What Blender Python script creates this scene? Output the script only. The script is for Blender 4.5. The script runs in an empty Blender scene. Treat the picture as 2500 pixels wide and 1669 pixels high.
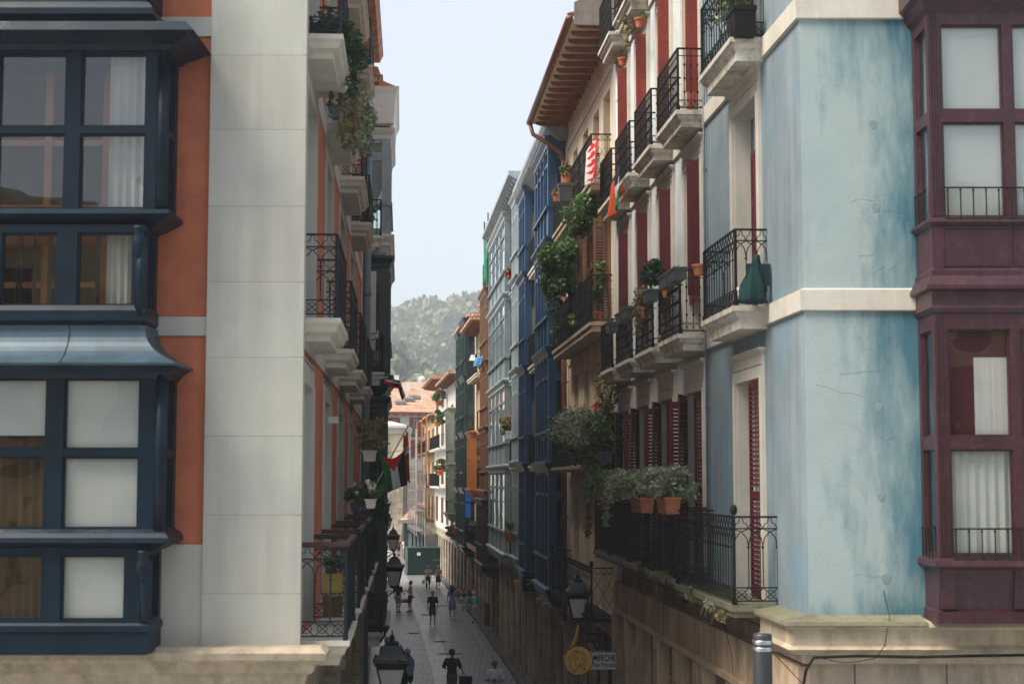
import bpy, bmesh, math, random
from mathutils import Vector, Matrix, noise
random.seed(7)
C=bpy.context.scene
COL=C.collection
# ------------------------------------------------------------------ camera model (used to work out where measured features stand)
F=3823.;CX=1250.;CY=834.5;H=7.5;TH=math.atan((1165-834.5)/F)
ct,st=math.cos(TH),math.sin(TH)
def ray(px,py):
    u=(px-CX)/F; v=(CY-py)/F
    return (u,ct-st*v,st+ct*v)
def onY(px,py,Y):
    r=ray(px,py); t=Y/r[1]; return (r[0]*t,Y,H+r[2]*t)
def ground(px,py):
    r=ray(px,py); t=-H/r[2]; return (r[0]*t,r[1]*t,0.)
def lerp(a,b,t): return a+(b-a)*t
class Fr:
    """vertical facade plane: u along it, o outwards, z up"""
    def __init__(s,P0,P1,side):
        L=math.hypot(P1[0]-P0[0],P1[1]-P0[1]); s.L=L
        s.p=P0; s.d=((P1[0]-P0[0])/L,(P1[1]-P0[1])/L)
        s.n=(-s.d[1],s.d[0]) if side=='R' else (s.d[1],-s.d[0])
        s.side=side
    def w(s,u,o,z): return (s.p[0]+s.d[0]*u+s.n[0]*o, s.p[1]+s.d[1]*u+s.n[1]*o, z)
    def hit(s,px,py,o=0):
        r=ray(px,py); a=s.w(0,o,0)
        den=r[0]*s.n[0]+r[1]*s.n[1]
        t=(a[0]*s.n[0]+a[1]*s.n[1])/den
        X,Y=r[0]*t,r[1]*t
        return ((X-a[0])*s.d[0]+(Y-a[1])*s.d[1], H+r[2]*t)
    def U(s,px,o=0,py=1150): return s.hit(px,py,o)[0]
    def Z(s,px,py,o=0): return s.hit(px,py,o)[1]
WORLD=Fr((0,0),(1,0),'R')   # u=x, o=y
def lin(c):
    if isinstance(c,str):
        c=tuple(int(c[i:i+2],16)/255 for i in (1,3,5))
    return tuple((x/12.92 if x<=.04045 else ((x+.055)/1.055)**2.4) for x in c)
# ------------------------------------------------------------------ materials
def newmat(name):
    m=bpy.data.materials.new(name); m.use_nodes=True
    nt=m.node_tree; return m,nt,nt.nodes['Principled BSDF']
def nd(nt,t,**k):
    n=nt.nodes.new(t)
    for a,b in k.items():
        if a in n.inputs: n.inputs[a].default_value=b
        else: setattr(n,a,b)
    return n
def ramp(nt,fac,stops):
    r=nt.nodes.new('ShaderNodeValToRGB'); e=r.color_ramp.elements
    while len(e)<len(stops): e.new(.5)
    for i,(p,c) in enumerate(stops):
        e[i].position=p; e[i].color=(*c,1) if len(c)==3 else c
    nt.links.new(fac,r.inputs[0]); return r
def mat(name,col,rough=.8,var=.12,scale=1.5,bump=.15,bscale=30,metal=0.,spec=.3,streak=0.,dirt=None,dirtamt=.5,dscale=2.5):
    """plain surface with blotchy tone, optional rain streaks and dirt patches, fine bump; col is linear"""
    m,nt,b=newmat(name); L=nt.links
    geo=nd(nt,'ShaderNodeNewGeometry')
    n1=nd(nt,'ShaderNodeTexNoise',Scale=scale,Detail=6.,Roughness=.65); L.new(geo.outputs['Position'],n1.inputs['Vector'])
    lo=tuple(max(0,c*(1-var*1.6)) for c in col); hi=tuple(min(1,c*(1+var)) for c in col)
    r=ramp(nt,n1.outputs['Fac'],[(.3,lo),(.68,hi)]); out=r.outputs[0]
    if streak>0:
        mp=nd(nt,'ShaderNodeMapping'); mp.inputs['Scale'].default_value=(5,5,.35); L.new(geo.outputs['Position'],mp.inputs['Vector'])
        n2=nd(nt,'ShaderNodeTexNoise',Scale=1.,Detail=5.,Roughness=.6); L.new(mp.outputs[0],n2.inputs['Vector'])
        r2=ramp(nt,n2.outputs['Fac'],[(.35,(1-streak,)*3),(.62,(1,1,1))])
        mx=nd(nt,'ShaderNodeMix',data_type='RGBA',blend_type='MULTIPLY'); mx.inputs[0].default_value=1
        L.new(out,mx.inputs[6]); L.new(r2.outputs[0],mx.inputs[7]); out=mx.outputs[2]
    if dirt:
        n3=nd(nt,'ShaderNodeTexNoise',Scale=dscale,Detail=8.,Roughness=.7); L.new(geo.outputs['Position'],n3.inputs['Vector'])
        r3=ramp(nt,n3.outputs['Fac'],[(.5,(0,0,0)),(.68,(dirtamt,)*3)])
        mx=nd(nt,'ShaderNodeMix',data_type='RGBA'); L.new(r3.outputs[0],mx.inputs[0]); L.new(out,mx.inputs[6]); mx.inputs[7].default_value=(*dirt,1); out=mx.outputs[2]
    L.new(out,b.inputs['Base Color'])
    b.inputs['Roughness'].default_value=rough; b.inputs['Metallic'].default_value=metal; b.inputs['Specular IOR Level'].default_value=spec
    if bump>0:
        n4=nd(nt,'ShaderNodeTexNoise',Scale=bscale,Detail=4.); L.new(geo.outputs['Position'],n4.inputs['Vector'])
        bp=nd(nt,'ShaderNodeBump',Strength=bump,Distance=.02); L.new(n4.outputs['Fac'],bp.inputs['Height']); L.new(bp.outputs[0],b.inputs['Normal'])
    return m
def blockmat(name,col,mortar,bw=.9,bh=.45,rough=.85,var=.25,msize=.012,horiz=False,bump=.4,dirt=None,spec=.25,streak=.25,dscale=1.2):
    """ashlar or paving: brick texture laid on (x+y, z) for walls or (x, y) for the ground"""
    m,nt,b=newmat(name); L=nt.links
    geo=nd(nt,'ShaderNodeNewGeometry'); sp=nd(nt,'ShaderNodeSeparateXYZ'); L.new(geo.outputs['Position'],sp.inputs[0])
    cb=nd(nt,'ShaderNodeCombineXYZ')
    if horiz: L.new(sp.outputs['X'],cb.inputs[0]); L.new(sp.outputs['Y'],cb.inputs[1])
    else:
        ad=nd(nt,'ShaderNodeMath',operation='ADD'); L.new(sp.outputs['X'],ad.inputs[0]); L.new(sp.outputs['Y'],ad.inputs[1])
        L.new(ad.outputs[0],cb.inputs[0]); L.new(sp.outputs['Z'],cb.inputs[1])
    br=nd(nt,'ShaderNodeTexBrick'); L.new(cb.outputs[0],br.inputs['Vector'])
    br.inputs['Scale'].default_value=1; br.inputs['Brick Width'].default_value=bw; br.inputs['Row Height'].default_value=bh
    br.inputs['Mortar Size'].default_value=msize; br.inputs['Mortar Smooth'].default_value=.3; br.inputs['Bias'].default_value=0
    br.inputs['Color1'].default_value=(*[c*(1+var) for c in col],1); br.inputs['Color2'].default_value=(*[c*(1-var) for c in col],1); br.inputs['Mortar'].default_value=(*mortar,1)
    n1=nd(nt,'ShaderNodeTexNoise',Scale=dscale,Detail=8.,Roughness=.7); L.new(geo.outputs['Position'],n1.inputs['Vector'])
    r=ramp(nt,n1.outputs['Fac'],[(.3,(.62,.62,.62)),(.7,(1.15,1.15,1.15))])
    mx=nd(nt,'ShaderNodeMix',data_type='RGBA',blend_type='MULTIPLY'); mx.inputs[0].default_value=1; L.new(br.outputs['Color'],mx.inputs[6]); L.new(r.outputs[0],mx.inputs[7]); out=mx.outputs[2]
    if dirt:
        mp=nd(nt,'ShaderNodeMapping'); mp.inputs['Scale'].default_value=(2.2,2.2,.5); L.new(geo.outputs['Position'],mp.inputs['Vector'])
        n3=nd(nt,'ShaderNodeTexNoise',Scale=1.,Detail=7.,Roughness=.7); L.new(mp.outputs[0],n3.inputs['Vector'])
        r3=ramp(nt,n3.outputs['Fac'],[(.46,(0,0,0)),(.66,(.75,)*3)])
        m2=nd(nt,'ShaderNodeMix',data_type='RGBA'); L.new(r3.outputs[0],m2.inputs[0]); L.new(out,m2.inputs[6]); m2.inputs[7].default_value=(*dirt,1); out=m2.outputs[2]
    L.new(out,b.inputs['Base Color']); b.inputs['Roughness'].default_value=rough; b.inputs['Specular IOR Level'].default_value=spec
    bp=nd(nt,'ShaderNodeBump',Strength=bump,Distance=.02); L.new(br.outputs['Fac'],bp.inputs['Height']); bp.invert=True
    n4=nd(nt,'ShaderNodeTexNoise',Scale=25.,Detail=5.); L.new(geo.outputs['Position'],n4.inputs['Vector'])
    bp2=nd(nt,'ShaderNodeBump',Strength=bump*.6,Distance=.02); L.new(n4.outputs['Fac'],bp2.inputs['Height']); L.new(bp.outputs[0],bp2.inputs['Normal']); L.new(bp2.outputs[0],b.inputs['Normal'])
    return m
def glassmat(name,tint=(.93,.96,.96),refl=.7):
    m=bpy.data.materials.new(name); m.use_nodes=True; nt=m.node_tree; nt.nodes.clear(); L=nt.links
    o=nd(nt,'ShaderNodeOutputMaterial'); mx=nd(nt,'ShaderNodeMixShader'); tr=nd(nt,'ShaderNodeBsdfTransparent'); gl=nd(nt,'ShaderNodeBsdfGlossy')
    tr.inputs[0].default_value=(*tint,1); gl.inputs['Roughness'].default_value=.01; gl.inputs[0].default_value=(.95,.97,1,1)
    geo=nd(nt,'ShaderNodeNewGeometry'); n=nd(nt,'ShaderNodeTexNoise',Scale=1.3,Detail=1.); L.new(geo.outputs['Position'],n.inputs['Vector'])
    bp=nd(nt,'ShaderNodeBump',Strength=.16,Distance=.12); L.new(n.outputs['Fac'],bp.inputs['Height']); L.new(bp.outputs[0],gl.inputs['Normal'])
    fr=nd(nt,'ShaderNodeFresnel'); fr.inputs[0].default_value=1.55
    ma=nd(nt,'ShaderNodeMath',operation='MULTIPLY_ADD'); ma.use_clamp=True; L.new(fr.outputs[0],ma.inputs[0]); ma.inputs[1].default_value=1.6*refl; ma.inputs[2].default_value=.04*refl
    L.new(ma.outputs[0],mx.inputs[0]); L.new(tr.outputs[0],mx.inputs[1]); L.new(gl.outputs[0],mx.inputs[2]); L.new(mx.outputs[0],o.inputs[0])
    return m
def leafmat(name,c1,c2,rough=.55,scale=6.):
    m,nt,b=newmat(name); L=nt.links; geo=nd(nt,'ShaderNodeNewGeometry')
    n1=nd(nt,'ShaderNodeTexNoise',Scale=scale,Detail=3.); L.new(geo.outputs['Position'],n1.inputs['Vector'])
    r=ramp(nt,n1.outputs['Fac'],[(.35,c1),(.65,c2)]); L.new(r.outputs[0],b.inputs['Base Color']); b.inputs['Roughness'].default_value=rough; b.inputs['Specular IOR Level'].default_value=.3
    tl=nd(nt,'ShaderNodeBsdfTranslucent'); L.new(r.outputs[0],tl.inputs[0]); mx=nd(nt,'ShaderNodeMixShader'); mx.inputs[0].default_value=.25
    L.new(b.outputs[0],mx.inputs[1]); L.new(tl.outputs[0],mx.inputs[2]); L.new(mx.outputs[0],nt.nodes['Material Output'].inputs[0])
    return m
M={}
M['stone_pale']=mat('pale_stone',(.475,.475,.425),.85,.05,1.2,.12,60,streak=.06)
M['orange']=mat('orange_plaster',(.50,.155,.085),.9,.13,1.8,.2,45,streak=.12)
M['cream_trim']=mat('cream_trim',(.60,.57,.50),.8,.08,2,.1,40,streak=.1)
M['beige_stone']=mat('beige_cornice_stone',(.50,.42,.31),.85,.12,1.5,.2,40,streak=.2,dirt=(.12,.09,.06),dirtamt=.5)
M['navy']=mat('navy_gloss_paint',(.0025,.015,.030),.42,.25,3,.06,25,spec=.22,streak=.25)
M['navy_roof']=mat('blue_zinc',(.028,.068,.10),.45,.2,1.3,.05,8,metal=.2,spec=.6,streak=.3)
M['royal']=mat('deep_blue_paint',(.008,.050,.135),.35,.2,2,.05,25,spec=.5,streak=.15)
M['sky_paint']=mat('pale_blue_paint',(.20,.26,.29),.45,.15,2,.05,25,spec=.4,streak=.2)
M['sky_paint2']=mat('grey_blue_paint',(.36,.42,.44),.5,.12,2,.05,25,spec=.4,streak=.2)
M['purple']=mat('maroon_paint',(.050,.014,.021),.42,.14,9,.12,30,spec=.5,streak=.35,dirt=(.24,.15,.17),dirtamt=.12,dscale=11)
M['green_dk']=mat('dark_green_paint',(.010,.040,.042),.35,.2,2,.05,25,spec=.5)
M['brown_wood']=mat('brown_wood_paint',(.22,.11,.06),.5,.2,3,.08,25,spec=.4,streak=.2)
M['brown_dk']=mat('dark_brown_wood',(.055,.035,.025),.5,.2,3,.08,25,spec=.4)
M['orange_wood']=mat('orange_varnished_wood',(.50,.17,.035),.4,.15,3,.05,25,spec=.5)
M['greygreen']=mat('grey_green_paint',(.24,.27,.23),.5,.12,2,.05,25,streak=.15)
M['white_paint']=mat('white_paint',(.72,.71,.67),.55,.05,3,.04,30)
M['cream_plaster']=mat('cream_plaster',(.80,.68,.50),.9,.08,1.0,.2,40,streak=.18,dirt=(.33,.27,.2),dirtamt=.35,dscale=.8)
M['white_plaster']=mat('white_plaster',(.66,.65,.61),.9,.07,1.0,.15,40,streak=.15)
M['greyblue_plaster']=mat('greyblue_plaster',(.60,.65,.67),.9,.08,1.0,.2,40,streak=.12,dirt=(.24,.29,.33),dirtamt=.5,dscale=.9)
M['ochre_plaster']=mat('ochre_plaster',(.58,.42,.24),.9,.1,1.0,.15,40,streak=.15)
M['red_leaf']=mat('brick_red_paint',(.24,.040,.026),.5,.15,3,.05,30,streak=.15)
M['burg']=mat('burgundy_paint',(.115,.016,.024),.5,.2,3,.06,30,streak=.2)
M['iron']=mat('black_iron',(.008,.010,.011),.6,.2,5,.05,40,spec=.18)
M['iron_blue']=mat('blueblack_iron',(.009,.017,.024),.5,.2,5,.05,40,spec=.25)
M['handrail']=mat('dark_red_handrail',(.05,.02,.018),.35,.2,5,.05,40,spec=.6)
M['mould']=mat('weathered_white_moulding',(.66,.62,.54),.85,.12,3,.25,35,streak=.15,dirt=(.16,.11,.07),dirtamt=.75,dscale=4)
M['mossy']=mat('mossy_ledge',(.20,.19,.13),.95,.3,3,.5,30,dirt=(.06,.08,.035),dirtamt=.8,dscale=3)
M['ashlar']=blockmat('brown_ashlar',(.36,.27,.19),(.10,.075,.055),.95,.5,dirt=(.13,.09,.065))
M['ashlar2']=blockmat('grey_beige_ashlar',(.46,.39,.30),(.13,.10,.08),1.1,.55,dirt=(.14,.11,.085))
M['pier']=mat('lit_tone_pier_stone',(.58,.44,.31),.85,.14,1.2,.3,25,streak=.35,dirt=(.16,.12,.08),dirtamt=.5,dscale=1.4)  # paler than the ashlar recesses; light on the fronts put into the colour
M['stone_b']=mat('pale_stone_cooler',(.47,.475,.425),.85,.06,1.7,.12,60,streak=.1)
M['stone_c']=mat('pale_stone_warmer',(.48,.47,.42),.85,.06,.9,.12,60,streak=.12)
M['plinth']=mat('dark_plinth_stone',(.12,.11,.10),.7,.2,2,.2,30,streak=.2)
M['tile']=blockmat('clay_roof_tile',(.58,.36,.25),(.24,.12,.08),.22,.35,var=.2,msize=.03)
M['tile_red']=mat('red_clay_cap',(.50,.15,.07),.7,.15,3,.1,20)
M['dark']=mat('dark_interior',(.012,.011,.010),.9,.1,2,0)
M['room']=mat('dim_room',(.10,.075,.05),.9,.2,1,0)
M['blind']=mat('pale_blind',(.60,.63,.59),.9,.04,1.5,.03,40)
M['curtain']=mat('pale_curtain',(.52,.52,.47),.95,.06,1.5,.05,40,streak=.3)
M['reflection_sheet']=mat('warm_reflection_brown',(.13,.08,.035),.95,.15,3,.05,40,streak=.4)  # brown added behind the left bay glass to suggest its warm reflections
M['glass']=glassmat('window_glass')
M['glass_dk']=glassmat('dark_window_glass',(.5,.55,.58),1.)
M['copper']=mat('red_brown_pipe_paint',(.20,.075,.045),.45,.2,4,.1,20,spec=.5)
M['pipe_grey']=mat('blue_grey_pipe',(.10,.14,.18),.45,.15,4,.05,20,spec=.5)
M['beam']=mat('red_brown_rafter',(.30,.11,.06),.7,.25,4,.1,25)
M['soffit']=mat('cream_soffit',(.80,.68,.50),.8,.1,2,.1,25)
M['zinc']=mat('weathered_zinc',(.30,.28,.25),.5,.2,2,.1,15,metal=.3,streak=.3)
M['terracotta']=mat('terracotta',(.46,.16,.07),.8,.15,8,.1,40)
M['planter_gr']=mat('grey_plastic',(.085,.095,.105),.5,.1,8,.05,40)
M['soil']=mat('soil',(.03,.02,.014),.95,.3,20,.4,40)
M['leaf']=leafmat('green_leaf',(.045,.10,.035),(.15,.25,.08))
M['leaf_dk']=leafmat('dark_leaf',(.016,.05,.028),(.055,.12,.055))
M['leaf_grey']=leafmat('grey_green_leaf',(.15,.19,.12),(.40,.45,.30))
M['leaf_dry']=leafmat('olive_dry_leaf',(.12,.11,.05),(.33,.28,.14))
M['leaf_lt']=leafmat('light_leaf',(.10,.17,.05),(.26,.33,.12))
M['flower_red']=mat('red_petal',(.55,.03,.02),.7,.2,20,0)
M['flower_white']=mat('white_petal',(.75,.73,.68),.7,.1,20,0)
M['flower_pink']=mat('pink_petal',(.6,.2,.2),.7,.2,20,0)
M['stem']=mat('brown_stem',(.08,.05,.03),.8,.2,10,.1,40)
M['flag_r']=mat('red_cloth',(.68,.05,.055),.85,.05,3,.05,60)
M['flag_g']=mat('green_cloth',(.03,.24,.09),.85,.05,3,.05,60)
M['flag_w']=mat('white_cloth',(.78,.80,.82),.85,.04,3,.05,60)
M['flag_k']=mat('black_cloth',(.012,.015,.028),.85,.05,3,.05,60)
M['flag_o']=mat('orange_cloth',(.72,.17,.06),.85,.05,3,.05,60)
M['glass_clear']=glassmat('clear_window_glass',(.98,.99,.99),.38)
def flagcloth(name,c):
    m=mat(name,c,.85,.05,3,.05,60); nt=m.node_tree; L=nt.links; b=nt.nodes['Principled BSDF']; tl=nd(nt,'ShaderNodeBsdfTranslucent'); tl.inputs[0].default_value=(*[min(1,x*1.3) for x in c],1); mx=nd(nt,'ShaderNodeMixShader'); mx.inputs[0].default_value=.45
    L.new(b.outputs[0],mx.inputs[1]); L.new(tl.outputs[0],mx.inputs[2]); L.new(mx.outputs[0],nt.nodes['Material Output'].inputs[0]); return m
M['flag_r']=flagcloth('red_flag_cloth',(.75,.05,.06)); M['flag_g']=flagcloth('green_flag_cloth',(.03,.33,.13)); M['flag_w']=flagcloth('white_flag_cloth',(.85,.87,.90)); M['flag_o']=flagcloth('orange_flag_cloth',(.80,.19,.06))
M['lamp_glass']=mat('frosted_lamp_glass',(.72,.75,.72),.35,.06,3,.02,30,spec=.5)
M['lamp_roof']=mat('lamp_roof_metal',(.03,.045,.06),.4,.2,5,.05,30,spec=.5)
M['lamp_gold']=mat('tarnished_brass',(.14,.08,.02),.5,.3,12,.1,40,metal=.4)
M['chrome']=mat('brushed_steel',(.55,.55,.55),.2,.05,5,.02,30,metal=.9)
M['post_grey']=mat('grey_post_paint',(.03,.034,.042),.45,.1,4,.03,30,spec=.5)
M['skin']=mat('skin',(.55,.31,.22),.6,.06,8,.03,60)
M['skin2']=mat('skin_tanned',(.27,.13,.085),.6,.06,8,.03,60)
def cloth(n,c): M[n]=mat(n,c,.9,.12,7,.1,50); return M[n]
# ------------------------------------------------------------------ scene graph helpers
ROOT={}
def base(name,loc,label=None,cat=None,group=None,kind=None):
    o=bpy.data.objects.new(name,None); COL.objects.link(o); o.location=loc; o.empty_display_size=.2
    tag(o,label,cat,group,kind); ROOT[o.name]=Vector(loc); return o
def tag(o,label=None,cat=None,group=None,kind=None):
    if label: o['label']=label
    if cat: o['category']=cat
    if group: o['group']=group
    if kind: o['kind']=kind
    return o
def rootloc(p):
    while p.parent: p=p.parent
    return Vector(p.location)
def copy_tree(o,delta=None,label=None,parent=None):
    c=o.copy(); COL.objects.link(c)
    if parent is not None: c.parent=parent
    if delta is not None: c.location=Vector(o.location)+Vector(delta)
    if label: c['label']=label
    for ch in o.children: copy_tree(ch,None,None,c)
    return c
class MB:
    def __init__(s,fr=None): s.v=[];s.f=[];s.m=[];s.fr=fr or WORLD;s.mi=0;s.sm=False;s.smf=[]
    def P(s,u,o,z): s.v.append(s.fr.w(u,o,z)); return len(s.v)-1
    def face(s,ids): s.f.append(tuple(ids)); s.m.append(s.mi); s.smf.append(s.sm)
    def quad(s,*pts): s.face([s.P(*p) for p in pts])
    def box(s,u0,u1,o0,o1,z0,z1):
        i=[s.P(u,o,z) for z in (z0,z1) for (u,o) in ((u0,o0),(u1,o0),(u1,o1),(u0,o1))]
        for f in ((0,1,2,3),(4,5,6,7),(0,1,5,4),(1,2,6,5),(2,3,7,6),(3,0,4,7)): s.face([i[k] for k in f])
    def loft(s,rings,cap=True,close=True):
        R=[[s.P(*p) for p in r] for r in rings]; n=len(R[0])
        for a,b in zip(R,R[1:]):
            for k in range(n if close else n-1): s.face((a[k],a[(k+1)%n],b[(k+1)%n],b[k]))
        if cap: s.face(R[0]); s.face(R[-1])
    def rects(s,layers):
        """layers of (u0,u1,o0,o1,z)"""
        s.loft([[(a,c,z),(b,c,z),(b,d,z),(a,d,z)] for a,b,c,d,z in layers])
    def prism(s,poly,u0,u1):
        """(o,z) outline run along u"""
        s.loft([[(u0,o,z) for o,z in poly],[(u1,o,z) for o,z in poly]])
    def plate(s,poly,o0,o1):
        """(u,z) outline given thickness in o"""
        s.loft([[(u,o0,z) for u,z in poly],[(u,o1,z) for u,z in poly]])
    def tube(s,pts,r,n=5,closed=False,rr=None):
        P=[Vector(s.fr.w(*p)) for p in pts]; rings=[]; up=Vector((0,0,1)); m=len(P)
        for k,p in enumerate(P):
            a=P[k-1] if (k>0 or closed) else P[0]; b=P[(k+1)%m] if (k<m-1 or closed) else P[-1]
            t=(b-a).normalized() if (b-a).length>1e-9 else Vector((0,0,1))
            x=t.cross(up)
            if x.length<.05: x=t.cross(Vector((.3,1,0)))
            x.normalize(); y=x.cross(t); q=rr[k] if rr else r
            ring=[]
            for j in range(n):
                an=2*math.pi*(j+.5)/n; c=p+(x*math.cos(an)+y*math.sin(an))*q
                s.v.append(tuple(c)); ring.append(len(s.v)-1)
            rings.append(ring)
        for a,b in zip(rings,rings[1:]+([rings[0]] if closed else [])):
            for k in range(n): s.face((a[k],a[(k+1)%n],b[(k+1)%n],b[k]))
        if not closed: s.face(rings[0]); s.face(rings[-1])
    def lathe(s,c,prof,n=12,ph=0,sx=1,sy=1):
        """prof list of (r,z) about the vertical through c=(u,o)"""
        s.loft([[(c[0]+r*sx*math.cos(ph+2*math.pi*k/n),c[1]+r*sy*math.sin(ph+2*math.pi*k/n),z) for k in range(n)] for r,z in prof])
    def ball(s,c,r,n=6,sz=1,m=4):
        pr=[(max(.001,r*math.sin(math.pi*k/m)),c[2]-r*sz*math.cos(math.pi*k/m)) for k in range(m+1)]
        s.lathe((c[0],c[1]),pr,n)
    def build(s,name,mats,parent=None,loc=None):
        if not isinstance(mats,(list,tuple)): mats=[mats]
        if parent is not None: L=rootloc(parent)
        elif loc is not None: L=Vector(loc)
        else:
            n=len(s.v); L=Vector((sum(v[0] for v in s.v)/n,sum(v[1] for v in s.v)/n,min(v[2] for v in s.v)))
        me=bpy.data.meshes.new(name); me.from_pydata([(v[0]-L.x,v[1]-L.y,v[2]-L.z) for v in s.v],[],s.f)
        for m in mats: me.materials.append(M[m] if isinstance(m,str) else m)
        if len(mats)>1: me.polygons.foreach_set('material_index',s.m)
        if any(s.smf): me.polygons.foreach_set('use_smooth',s.smf)
        bm=bmesh.new(); bm.from_mesh(me); bmesh.ops.recalc_face_normals(bm,faces=bm.faces); bm.to_mesh(me); bm.free()
        o=bpy.data.objects.new(name,me); COL.objects.link(o)
        if parent is not None: o.parent=parent
        else: o.location=L
        return o
def split_build(b,name,mats,parent,grow=.012):
    """one object for each separate piece (pieces that touch stay together)"""
    n=len(b.v); par=list(range(n))
    def find(x):
        while par[x]!=x: par[x]=par[par[x]]; x=par[x]
        return x
    for f in b.f:
        for q in f[1:]: par[find(f[0])]=find(q)
    comp={}
    for i in range(n): comp.setdefault(find(i),[]).append(i)
    keys=list(comp); bb={}
    for k in keys: 
        vs=[b.v[i] for i in comp[k]]; bb[k]=[min(v[a] for v in vs)-grow for a in range(3)]+[max(v[a] for v in vs)+grow for a in range(3)]
    gp={k:k for k in keys}
    def gf(x):
        while gp[x]!=x: x=gp[x]
        return x
    for i,k in enumerate(keys):
        for m in keys[i+1:]:
            if all(bb[k][a]<=bb[m][a+3] and bb[m][a]<=bb[k][a+3] for a in range(3)): gp[gf(k)]=gf(m)
    groups={}
    for k in keys: groups.setdefault(gf(k),[]).append(k)
    out=[]
    for g in groups.values():
        idx=set(i for k in g for i in comp[k]); mp={}; c=MB(b.fr)
        for i in sorted(idx): mp[i]=len(c.v); c.v.append(b.v[i])
        for f,m,sm in zip(b.f,b.m,b.smf):
            if f[0] in idx: c.f.append(tuple(mp[i] for i in f)); c.m.append(m); c.smf.append(sm)
        out.append(c.build(name,mats,parent))
    return out
def arc(cx,cz,r,a0,a1,n): return [(cx+r*math.cos(math.radians(lerp(a0,a1,k/n))),cz+r*math.sin(math.radians(lerp(a0,a1,k/n)))) for k in range(n+1)]
# ------------------------------------------------------------------ facade pieces
def wallmesh(B,fr,u0,u1,z0,z1,ops,mt,rec=.3,depth=9,name='wall',sides=(1,1),top=True,back=True):
    """wall with real openings (ua,ub,za,zb), reveals, and closed sides, back and top"""
    b=MB(fr)
    us=sorted(set([u0,u1]+[x for o in ops for x in o[:2]])); zs=sorted(set([z0,z1]+[x for o in ops for x in o[2:4]]))
    us=[x for x in us if u0<=x<=u1]; zs=[x for x in zs if z0<=x<=z1]
    for a,c in zip(us,us[1:]):
        for d,e in zip(zs,zs[1:]):
            mu,mz=(a+c)/2,(d+e)/2
            if any(o[0]<mu<o[1] and o[2]<mz<o[3] for o in ops): continue
            b.quad((a,0,d),(c,0,d),(c,0,e),(a,0,e))
    for (a,c,d,e) in [o[:4] for o in ops]:
        b.quad((a,0,d),(a,-rec,d),(a,-rec,e),(a,0,e)); b.quad((c,0,d),(c,-rec,d),(c,-rec,e),(c,0,e))
        b.quad((a,0,e),(c,0,e),(c,-rec,e),(a,-rec,e)); b.quad((a,0,d),(c,0,d),(c,-rec,d),(a,-rec,d))
    if sides[0]: b.quad((u0,0,z0),(u0,-depth,z0),(u0,-depth,z1),(u0,0,z1))
    if sides[1]: b.quad((u1,0,z0),(u1,-depth,z0),(u1,-depth,z1),(u1,0,z1))
    if back: b.quad((u0,-depth,z0),(u1,-depth,z0),(u1,-depth,z1),(u0,-depth,z1))
    if top: b.quad((u0,0,z1),(u1,0,z1),(u1,-depth,z1),(u0,-depth,z1))
    return b.build(name,mt,B)
def window(B,fr,a,c,z0,z1,rec=.28,fm='white_paint',tr=.7,mull=1,curt='curtain',cfrac=1.,t=.05,gl='glass',name='window',lites=0):
    """frame, transom and mullions with glass and a curtain inside"""
    b=MB(fr); o0,o1=-rec-.02,-rec+.05
    b.box(a,a+t,o0,o1,z0,z1); b.box(c-t,c,o0,o1,z0,z1); b.box(a+t,c-t,o0,o1,z1-t,z1); b.box(a+t,c-t,o0,o1,z0,z0+t*1.5)
    for k in range(mull):
        x=lerp(a,c,(k+1)/(mull+1)); b.box(x-t*.6,x+t*.6,o0,o1+.008,z0+t*1.5,z1-t)
    if tr:
        zt=lerp(z0,z1,tr); b.box(a+t,c-t,o0+.003,o1-.004,zt-t*.5,zt+t*.5)
    for k in range(lites):
        zt=lerp(z0,z1,(k+1)/(lites+1)); b.box(a+t,c-t,o0+.005,o1-.006,zt-t*.25,zt+t*.25)
    w=b.build(name,fm,B)
    g=MB(fr); g.box(a+t*.5,c-t*.5,o0+.02,o0+.03,z0+t,z1-t*.5); g.build('pane',gl,w)
    if curt:
        q=MB(fr); zb=lerp(z1,z0,cfrac); n=max(4,int((c-a)/.12)); 
        q.loft([[(lerp(a,c,k/n),-rec-.12-(.02 if k%2 else 0),z) for k in range(n+1)] for z in (zb,z1)],cap=False,close=False)
        q.build('curtain',curt,w)
    return w
def surround(W,fr,a,c,z0,z1,w=.13,p=.05,mt='cream_trim',head=.3,cap=.06,name='surround',sill=False,rec=.24):
    b=MB(fr); b.box(a,a+.012,-rec,.004,z0,z1); b.box(c-.012,c,-rec,.004,z0,z1); b.box(a+.012,c-.012,-rec,.004,z1-.012,z1); b.box(a-w,a,0,p,z0,z1); b.box(c,c+w,0,p,z0,z1)
    b.box(a-w,c+w,0,p,z1,z1+w)
    b.box(a-w*.6,a-w*.35,p,p+.015,z0,z1+.02); b.box(c+w*.35,c+w*.6,p,p+.015,z0,z1+.02)
    if head>w:
        b.box(a-w,c+w,0,p-.012,z1+w,z1+head); b.rects([(a-w-.0,c+w+.0,0,p,z1+head),(a-w-cap,c+w+cap,0,p+cap,z1+head+.05),(a-w-cap,c+w+cap,0,p+cap,z1+head+.08)])
        b.box(a-w+.02,c+w-.02,p-.012,p+.005,z1+w+.03,z1+w+.05)
    if sill: b.box(a-w-.03,c+w+.03,0,p+.06,z0-.1,z0)
    return b.build(name,mt,W)
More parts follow.
